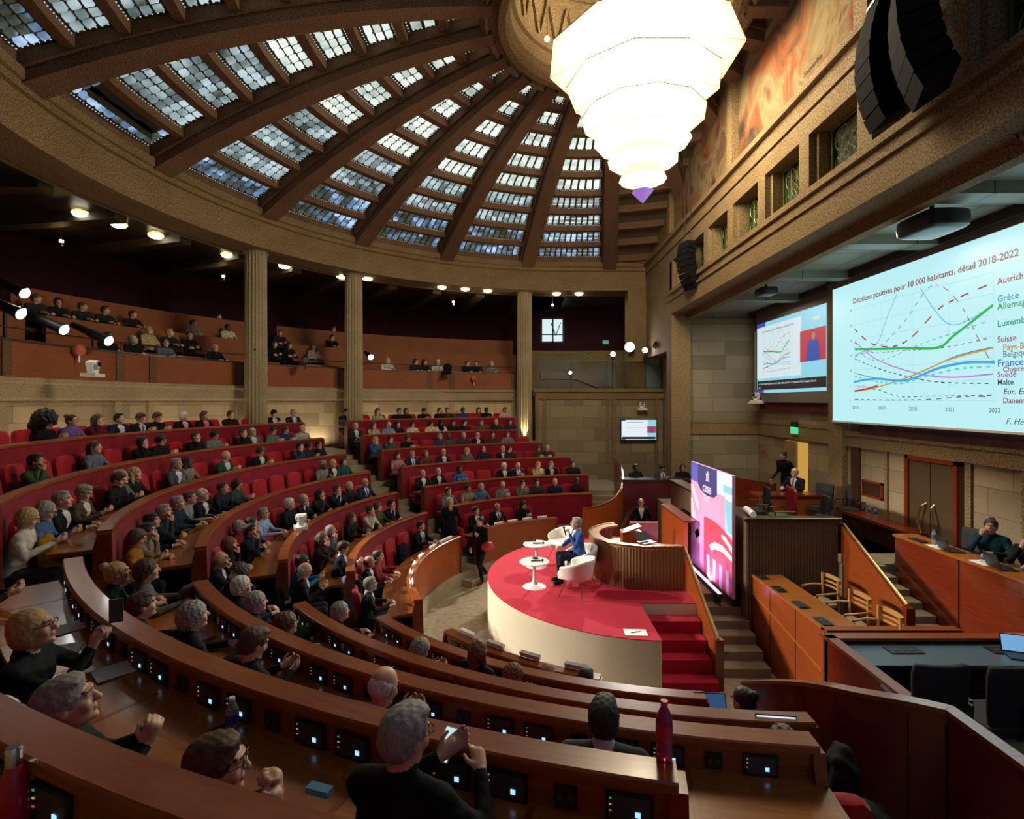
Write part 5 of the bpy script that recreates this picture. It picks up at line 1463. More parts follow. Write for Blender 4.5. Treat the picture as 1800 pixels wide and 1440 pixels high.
# material slots: 0 skin, 1 top, 2 trousers, 3 shoes, 4 shirt, 5 tie, 6 eyes and brows, 7 lips, 8 eye white
def head_prims(S_, hp, R, hi):
    T = lambda p: hp+R @ V3(*p)
    S_.ell(T((0, -.014, .028)), (.077, .096, .090), 0, .03, R)
    S_.ell(T((0, .020, -.030)), (.063, .074, .088), 0, .03, R)
    S_.ell(T((0, .045, -.082)), (.040, .042, .032), 0, .03, R)
    S_.cap(T((0, .092, .018)), T((0, .112, -.020)), .008, .015, 0, .012)
    for s in (-1, 1):
        S_.ell(T((s*.077, -.006, -.008)), (.010, .020, .032), 0, .008, R)
        if hi:
            S_.cap(T((s*.012, .092, .036)), T((s*.048, .080, .034)), .010, .008, 0, .012)   # brow
            S_.ell(T((s*.030, .078, .014)), (.014, .012, .011), 0, .006, R)               # eyeball/lid
            S_.ell(T((s*.040, .070, -.028)), (.022, .020, .022), 0, .02, R)                # cheek
    if hi:
        S_.ell(T((0, .094, -.052)), (.022, .010, .008), 0, .008, R); S_.ell(T((0, .092, -.062)), (.018, .009, .007), 0, .006, R)
        S_.ell(T((0, .088, -.094)), (.018, .014, .014), 0, .015, R)
def hand_prims(S_, w, d, pn, side, curl=.5, s=1.0, m=0, fine=True):
    # w wrist, d pointing direction, pn palm normal, side +1 thumb side direction sign
    d = d/np.linalg.norm(d); pn = pn-d*(pn @ d); pn = pn/np.linalg.norm(pn); a = np.cross(pn, d)*side
    S_.cap(w, w+d*.075*s, .024*s, .030*s, m, .012); S_.cap(w+d*.03*s+a*.018*s, w+d*.085*s+a*.024*s, .016*s, .015*s, m, .012); S_.cap(w+d*.03*s-a*.016*s, w+d*.080*s-a*.022*s, .016*s, .014*s, m, .012)
    r = (.0088 if fine else .0115)*s
    for i, (o, L) in enumerate(((.030, .072), (.010, .080), (-.010, .074), (-.029, .058))):
        b = w+d*.085*s+a*o*s; c1 = curl*(1+.08*i)
        k1 = b+(d*math.cos(c1)+pn*math.sin(c1))*L*.5*s; k2 = k1+(d*math.cos(c1*2.1)+pn*math.sin(c1*2.1))*L*.33*s; k3 = k2+(d*math.cos(c1*2.8)+pn*math.sin(c1*2.8))*L*.22*s
        S_.cap(b, k1, r*1.08, r, m, .005); S_.cap(k1, k2, r, r*.93, m, .003); S_.cap(k2, k3, r*.93, r*.8, m, .003)
    t0 = w+d*.022*s+a*.026*s; t1 = t0+(d*.6+a*.65+pn*.35)*.040*s; t2 = t1+(d*.9+a*.15+pn*.35)*.034*s
    S_.cap(t0, t1, r*1.45, r*1.15, m, .008); S_.cap(t1, t2, r*1.15, r*.95, m, .004)
def person_mesh(name, h, head=(0, 0), lean=0, tw=0, arms=None, legs='sit', hi=False, slim=1.0, skirt=False, hand=True, vneck=True, headoff=(0, 0, 0), coat=False):
    # arms: two tuples (elbow, wrist, hand direction, palm normal, curl) in body space for left (-x) and right (+x)
    B = Sdf(); sit = legs == 'sit'
    pz = .56 if sit else .96
    ca, sa = math.cos(lean), math.sin(lean)
    def up(p):      # torso space (z above the pelvis) -> body space with lean and twist
        q = V3(p[0], ca*p[1]+sa*p[2], -sa*p[1]+ca*p[2]); q = rotz(q, tw)
        return q+V3(0, -.02, pz)
    Rt = Rm(tw, -lean)
    w = slim
    B.ell(up((0, 0, .02)), (.165*w, .125, .13), 1 if not coat else 1, .05, Rt)
    B.ell(up((0, .005, .16)), (.150*w, .112, .16), 1, .05, Rt)
    B.ell(up((0, .005, .34)), (.168*w, .112, .17), 1, .05, Rt)
    for s in (-1, 1):
        B.ell(up((s*.085*w, .02, .36)), (.095, .095, .12), 1, .04, Rt)
        B.cap(up((s*.06, -.005, .485)), up((s*.165*w, 0, .455)), .052, .060, 1, .04)
    nb = up((0, -.005, .50)); hp = nb+V3(*(rotz(V3(headoff[0], .03+headoff[1], .155+headoff[2]), tw)))
    Rh = Rm(tw+head[0], head[1])
    B.cap(nb+V3(0, 0, -.01), hp+Rh @ V3(0, -.02, -.05), .056, .050, 0, .025)
    B.cap(up((0, -.012, .505)), up((0, -.012, .525)), .066, .060, 4, .01)     # collar
    head_prims(B, hp, Rh, hi)
    # arms
    wr = []
    for s, A in zip((-1, 1), arms):
        sh = up((s*.178*w, -.005, .448)); el, wt, hd, pn, cu = [V3(*x) if not np.isscalar(x) else x for x in A]
        B.cap(sh, el, .055, .043, 1, .03); B.cap(el, el+(wt-el)*.9, .043, .031, 1, .02)
        B.cap(el+(wt-el)*.85, el+(wt-el)*.95, .031, .029, 4, .004)
        B.cap(el+(wt-el)*.9, wt, .025, .023, 0, .006)
        if hand: hand_prims(B, wt, hd, pn, -s, cu, 1.0, 0, hi)
    # legs
    if sit:
        for s in (-1, 1):
            B.cap((s*.085, .02, .545), (s*.115, .40, .555), .088, .064, 2, .04)
            B.cap((s*.115, .40, .555), (s*.12, .38, .12), .062, .044, 2, .02)
            B.cap((s*.12, .38, .06), (s*.125, .52, .035), .042, .034, 3, .02)
    elif legs == 'stand':
        for s in (-1, 1):
            B.cap((s*.085, 0, .93), (s*.10, .015, .50), .090, .060, 2, .04); B.cap((s*.10, .015, .50), (s*.105, -.01, .10), .058, .044, 2, .02)
            B.cap((s*.105, -.02, .05), (s*.115, .14, .035), .042, .034, 3, .02)
    else:           # stride
        for s, ky, fy, kz in ((-1, .20, .10, .52), (1, -.02, -.30, .50)):
            B.cap((s*.085, 0, .93), (s*.10, ky, kz), .092, .060, 2, .04); B.cap((s*.10, ky, kz), (s*.105, fy, .11+(0 if s < 0 else .06)), .058, .044, 2, .02)
            B.cap((s*.105, fy, .06+(0 if s < 0 else .05)), (s*.115, fy+.16, .035), .042, .034, 3, .02)
    if coat:
        B.ell(up((0, -.01, -.18)), (.19, .15, .30), 1, .06, Rt)
    Rti = np.linalg.inv(Rt); o = up((0, 0, 0)); Rhi = np.linalg.inv(Rh)
    def matfn(c, mi):
        q = (c-o) @ Rti.T
        hq = (c-hp) @ Rhi.T
        if vneck:
            v = (mi == 1) & (q[:, 1] > .05) & (q[:, 2] > .20) & (q[:, 2] < .53) & (np.abs(q[:, 0]) < .012+.075*(q[:, 2]-.20)/.30)
            mi[v] = 4
            t = (mi == 4) & (q[:, 1] > .04) & (np.abs(q[:, 0]) < .018) & (q[:, 2] < .50)
            mi[t] = 5
        sk = (mi == 0) & (np.abs(hq[:, 0]) < .06) & (hq[:, 1] > .05)
        e = .011 if hi else .014
        for s in (-1, 1):
            if hi:
                W = sk & (np.abs(hq[:, 0]-s*.030) < .0125) & (np.abs(hq[:, 2]-.014) < .0055); mi[W] = 8
                W2 = W & (np.abs(hq[:, 0]-s*.030) < .0055); mi[W2] = 6
                bw = sk & (np.abs(hq[:, 0]-s*.031) < .020) & (np.abs(hq[:, 2]-.036) < .005); mi[bw] = 6
            else:
                W = sk & (((hq[:, 0]-s*.030)/.014)**2+((hq[:, 2]-.022)/.011)**2 < 1); mi[W] = 6
        lp = sk & (np.abs(hq[:, 0]) < .022) & (np.abs(hq[:, 2]+.057) < (.009 if hi else .007)); mi[lp] = 7
        return mi
    zn = float(nb[2])-.03
    def folds(G): return .007*(np.sin(G[0]*38+2*np.sin(G[2]*17))*np.sin(G[1]*33+1.5*np.cos(G[2]*23))*np.sin(G[2]*41+2*np.sin(G[0]*19)))*(G[2] < zn)*(G[1] < .27)
    me = B.mesh(name, h, [bpy.data.materials[0]]*9, disp=folds, matfn=matfn)
    return me, Vector(hp), Matrix(Rh.tolist())
# poses -----------------------------------------------------------
def ARM(el, wt, hd, pn, cu=.5): return (el, wt, hd, pn, cu)
POSES = {
 0: dict(lean=.16, arms=[ARM((-.27, .16, .82), (-.13, .40, .83), (.5, .85, 0), (0, .1, -1), .35), ARM((.27, .16, .82), (.13, .40, .83), (-.5, .85, 0), (0, .1, -1), .35)]),
 1: dict(lean=.22, arms=[ARM((-.26, .18, .80), (-.05, .36, .83), (.8, .5, 0), (0, .1, -1), .5), ARM((.22, .28, .84), (.10, .25, 1.07), (-.35, -.1, 1), (-.6, -.8, 0), .9)]),
 2: dict(lean=.24, arms=[ARM((-.25, .16, .80), (-.07, .38, .90), (.3, .8, .3), (.6, -.2, .7), .7), ARM((.25, .16, .80), (.07, .38, .90), (-.3, .8, .3), (-.6, -.2, .7), .7)]),
 3: dict(lean=-.06, arms=[ARM((-.26, .08, .78), (.02, .20, .78), (.9, .1, .1), (0, -1, 0), .5), ARM((.26, .08, .78), (-.02, .22, .82), (-.9, .1, .1), (0, -1, 0), .5)]),
}
HEADS = {0: (-.45, 0, .45), 1: (-.4, .05, .45), 2: (-.15, .2), 3: (0, .5)}
TEM = {}
def template(pose, yaw, lod, fem):
    key = (pose, yaw, lod, fem)
    if key not in TEM:
        p = POSES[pose]; pitch = -.42 if pose == 2 else (.10 if pose == 3 else .04)
        TEM[key] = person_mesh('body', .0125 if lod == 0 else .0095, head=(yaw, pitch), lean=p['lean'], arms=p['arms'], legs='sit', hi=lod > 0, slim=.98 if fem else 1.14)
    return TEM[key]
# hair -----------------------------------------------------------
def curl_disp(amp, f):
    def d(G): return amp*(np.sin(G[0]*f+1.3*np.sin(G[2]*f*.7))*np.sin(G[1]*f*1.1+np.cos(G[0]*f*.6))*np.sin(G[2]*f*.9+1))
    return d
HM = {}
def hair_mesh(style, lod):
    key = (style, lod)
    if key in HM: return HM[key]
    H = Sdf(); I = None; amp, fr = .004, 120
    C0 = (0, -.018, .034); R0 = (.089, .104, .092)
    if style in 'srcuo' or style in ('l', 'huge', 'h'):
        R_ = R0 if style != 'c' else (.097, .116, .106)
        if style == 'huge': R_ = (.19, .19, .19)
        H.ell(C0 if style != 'huge' else (0, -.06, .05), R_, 0, .02)
        if style == 's': H.ell((.010, .030, .098), (.056, .050, .024), 0, .03); H.ell((0, -.046, -.012), (.084, .070, .074), 0, .02)
        if style == 'r': H.ell((0, -.04, -.01), (.084, .078, .075), 0, .02)
        if style == 'c': H.ell((0, -.05, -.02), (.092, .080, .085), 0, .02); amp, fr = .009, 115
        if style == 'o':
            H.ell((0, -.03, -.02), (.100, .090, .105), 0, .03)
        if style == 'l':
            H.ell((0, -.045, -.02), (.096, .082, .10), 0, .03)
            H.cap((0, -.075, 0), (0, -.10, -.20), .075, .055, 0, .03)
            for s in (-1, 1): H.cap((s*.072, -.02, -.02), (s*.085, .0, -.24), .034, .026, 0, .03)
            amp, fr = .007, 70
        if style == 'u': H.ell((0, -.04, -.02), (.080, .075, .075), 0, .02); H.ell((0, -.105, .09), (.046, .046, .044), 0, .01)
        if style == 'h': H.ell((0, 0, -.03), (.098, .098, .13), 0, .03); H.cap((0, -.02, -.10), (0, .0, -.19), .10, .13, 0, .04)
        if style == 'huge': H.ell((0, -.11, -.10), (.17, .13, .17), 0, .03); amp, fr = .028, 45
        # face opening
        if style == 'r': H.ell((0, .075, .05), (.075, .10, .12), 0, .01, sub=True)
        elif style == 'h': H.ell((0, .10, -.02), (.062, .07, .085), 0, .01, sub=True)
        elif style in ('o', 'l'): H.ell((0, .10, -.055), (.064, .085, .115), 0, .01, sub=True)
        elif style == 'huge': H.ell((0, .15, -.06), (.075, .17, .12), 0, .01, sub=True)
        else: H.ell((0, .105, -.035), (.085, .088, .105), 0, .01, sub=True); H.ell((0, .06, -.14), (.12, .13, .10), 0, .01, sub=True)
        if style in 'sru': 
            for s in (-1, 1): H.ell((s*.088, .015, -.045), (.030, .045, .045), 0, .01, sub=True)
    elif style == 'b':
        H.ell((0, -.022, .002), (.083, .098, .080), 0, .02); H.ell((0, .02, .085), (.12, .13, .075), 0, .01, sub=True); H.ell((0, .09, -.02), (.11, .085, .12), 0, .01, sub=True)
        H.ell((0, .03, -.12), (.12, .13, .08), 0, .01, sub=True)
    HM[key] = H.mesh('hair', .011 if lod == 0 else .0075, [bpy.data.materials[0]], disp=curl_disp(amp*(1 if lod == 0 else 1), fr))
    return HM[key]
def glasses_mesh():
    if 'glasses' in HM: return HM['glasses']
    mb = MB()
    for s in (-1, 1):
        mb.tube([(s*.032+.024*math.cos(t), .104, .014+.018*math.sin(t)) for t in np.linspace(0, 2*PI, 13)], .0022, 4, caps=False)
        mb.tube([(s*.056, .102, .018), (s*.078, .06, .016), (s*.080, -.005, .010)], .0022, 4)
    mb.tube([(-.008, .106, .016), (.008, .106, .016)], .0022, 4)
    o = mb.build('glasses', BLACK); HM['glasses'] = o.data; bpy.data.objects.remove(o); return HM['glasses']
SKIN = {'p': (.62, .36, .25), 't': (.42, .22, .14), 'e': (.13, .062, .036)}
HAIRC = {'k': (.012, .010, .009), 'd': (.030, .018, .012), 'n': (.075, .040, .020), 'y': (.42, .27, .12), 'g': (.26, .25, .23), 'w': (.62, .60, .56), 'x': (.17, .06, .025)}
def skinmat(k):
    def f(nt, b):
        v = coords(nt, 'Object'); a = noise(nt, v, 14, 3)
        c = SKIN[k]; nt.links.new(ramp(nt, a, [(.35, tuple(x*.82 for x in c)), (.65, tuple(min(1, x*1.1) for x in c))]), b.inputs['Base Color'])
    return mat('skin '+k, SKIN[k], .5, build=f)
def hairmat(k):
    def f(nt, b):
        v = coords(nt, 'Object', (60, 12, 12)); a = noise(nt, v, 3, 4, .7)
        c = HAIRC[k]; nt.links.new(ramp(nt, a, [(.3, tuple(x*.5 for x in c)), (.7, tuple(min(1, x*1.5) for x in c))]), b.inputs['Base Color']); bump(nt, b, a, .5, .01)
    return mat('hair '+k, HAIRC[k], .55, build=f)
def cloth(h):
    q = ''.join('%02x' % (int(h[i:i+2], 16)//6*6) for i in (0, 2, 4)); c = hexc(q)
    def f(nt, b):
        v = coords(nt, 'Object'); a = noise(nt, v, 9, 3); nt.links.new(ramp(nt, a, [(.3, tuple(x*.7 for x in c)), (.7, tuple(min(1, x*1.2) for x in c))]), b.inputs['Base Color']); bump(nt, b, noise(nt, v, 16, 2), .5, .02)
    return mat('cloth '+q, c, .85, build=f, spec=.2)
EYE = mat('dark eye', (.02, .015, .012), .3); EYEW = mat('eye white', (.55, .52, .48), .3); LIP = {'p': mat('lips', (.45, .16, .13), .5), 't': mat('lips brown', (.28, .11, .08), .5), 'e': mat('lips dark', (.10, .04, .035), .5)}
def dress(t, body, hair, skin, kind, col, trous='15171d', tie='7a1420', scarf=None, shoe='141210'):
    sm = skinmat(skin); top = cloth(col)
    shirt = {'n': top, 'j': cloth('c8c8cc'), 't': cloth('c8c8cc'), 'f': cloth(scarf or 'c9a0a4')}[kind]
    tm = {'n': top, 'j': shirt, 't': cloth(tie), 'f': shirt}[kind]
    for i, m_ in enumerate((sm, top, cloth(trous), cloth(shoe), shirt, tm, EYE, LIP[skin], EYEW)):
        t.material_slots[i].link = 'OBJECT'; t.material_slots[i].material = m_
def put_person(loc, rz, body, hp, Rh, hair, skin, kind, col, label, group=None, lod=0, glasses=False, **kw):
    p = bpy.data.objects.new('person', body); COL.objects.link(p)
    p.location = loc; p.rotation_euler.z = rz
    tag(p, label, 'person', group)
    dress(p, body, hair, skin, kind, col, **kw)
    st, hc = (hair[:-1], hair[-1])
    if st != 'b' or True:
        if st not in ('b0',) and hair != 'none':
            hm = hair_mesh(st if st in ('s', 'r', 'c', 'u', 'o', 'l', 'huge', 'h', 'b') else 's', lod)
            ho = bpy.data.objects.new('headscarf' if st == 'h' else 'hair', hm); COL.objects.link(ho); ho.parent = p
            ho.matrix_local = Matrix.Translation(hp) @ Rh.to_4x4()
            ho.material_slots[0].link = 'OBJECT'; ho.material_slots[0].material = hairmat(hc) if st != 'h' else cloth('101012')
    if glasses:
        g = bpy.data.objects.new('glasses', glasses_mesh()); COL.objects.link(g); g.parent = p; g.matrix_local = Matrix.Translation(hp) @ Rh.to_4x4()
    return p
def yawsnap(d): return min((-.5, 0, .5), key=lambda v: abs(v-d))
GAZE = (4.6, 11.0)
def seated(sec, k, a, r, hair, skin, kind, col, pose, label, lift=0):
    loc = P(CR_, r, a, FL[k-1]+lift+(.07 if r*math.cos(math.radians(a)) > -3 else .0))
    inward = PI-math.radians(a)
    gx, gy = GAZE[0]-loc[0], GAZE[1]-loc[1]; g = math.atan2(-gx, gy)
    d = (g-inward+PI) % (2*PI)-PI
    d = max(-1.0, min(1.0, d)); rz = inward+d*.45
    yaw = yawsnap(d*.55) if pose != 2 else (0 if abs(d) < .6 else yawsnap(d*.4))
    lod = 1 if (loc[1] < 9.6 and loc[0] > -7.5) else 0
    fem = hair[:-1] in ('l', 'o', 'u', 'huge', 'h')
    body, hp, Rh = template(pose, yaw, lod, fem)
    rng = random.Random(label)
    tr = rng.choice(['15171d', '1b2233', '20242e', '2a2a2c'])
    kw = {}
    if 'red tie' in label: kw['tie'] = '8c1420'
    elif 'blue tie' in label: kw['tie'] = '2c6fa0'
    else: kw['tie'] = '1a1c26'
    if 'pink scarf' in label: kw['scarf'] = 'd8667c' if 'bright' in label else 'd0a0a4'
    elif kind == 'f': kw['scarf'] = 'cfc8b8'
    return put_person(loc, rz, body, hp, Rh, hair, skin, kind, col, label, 'audience on the red benches', lod, 'glasses' in label, trous=tr, **kw)
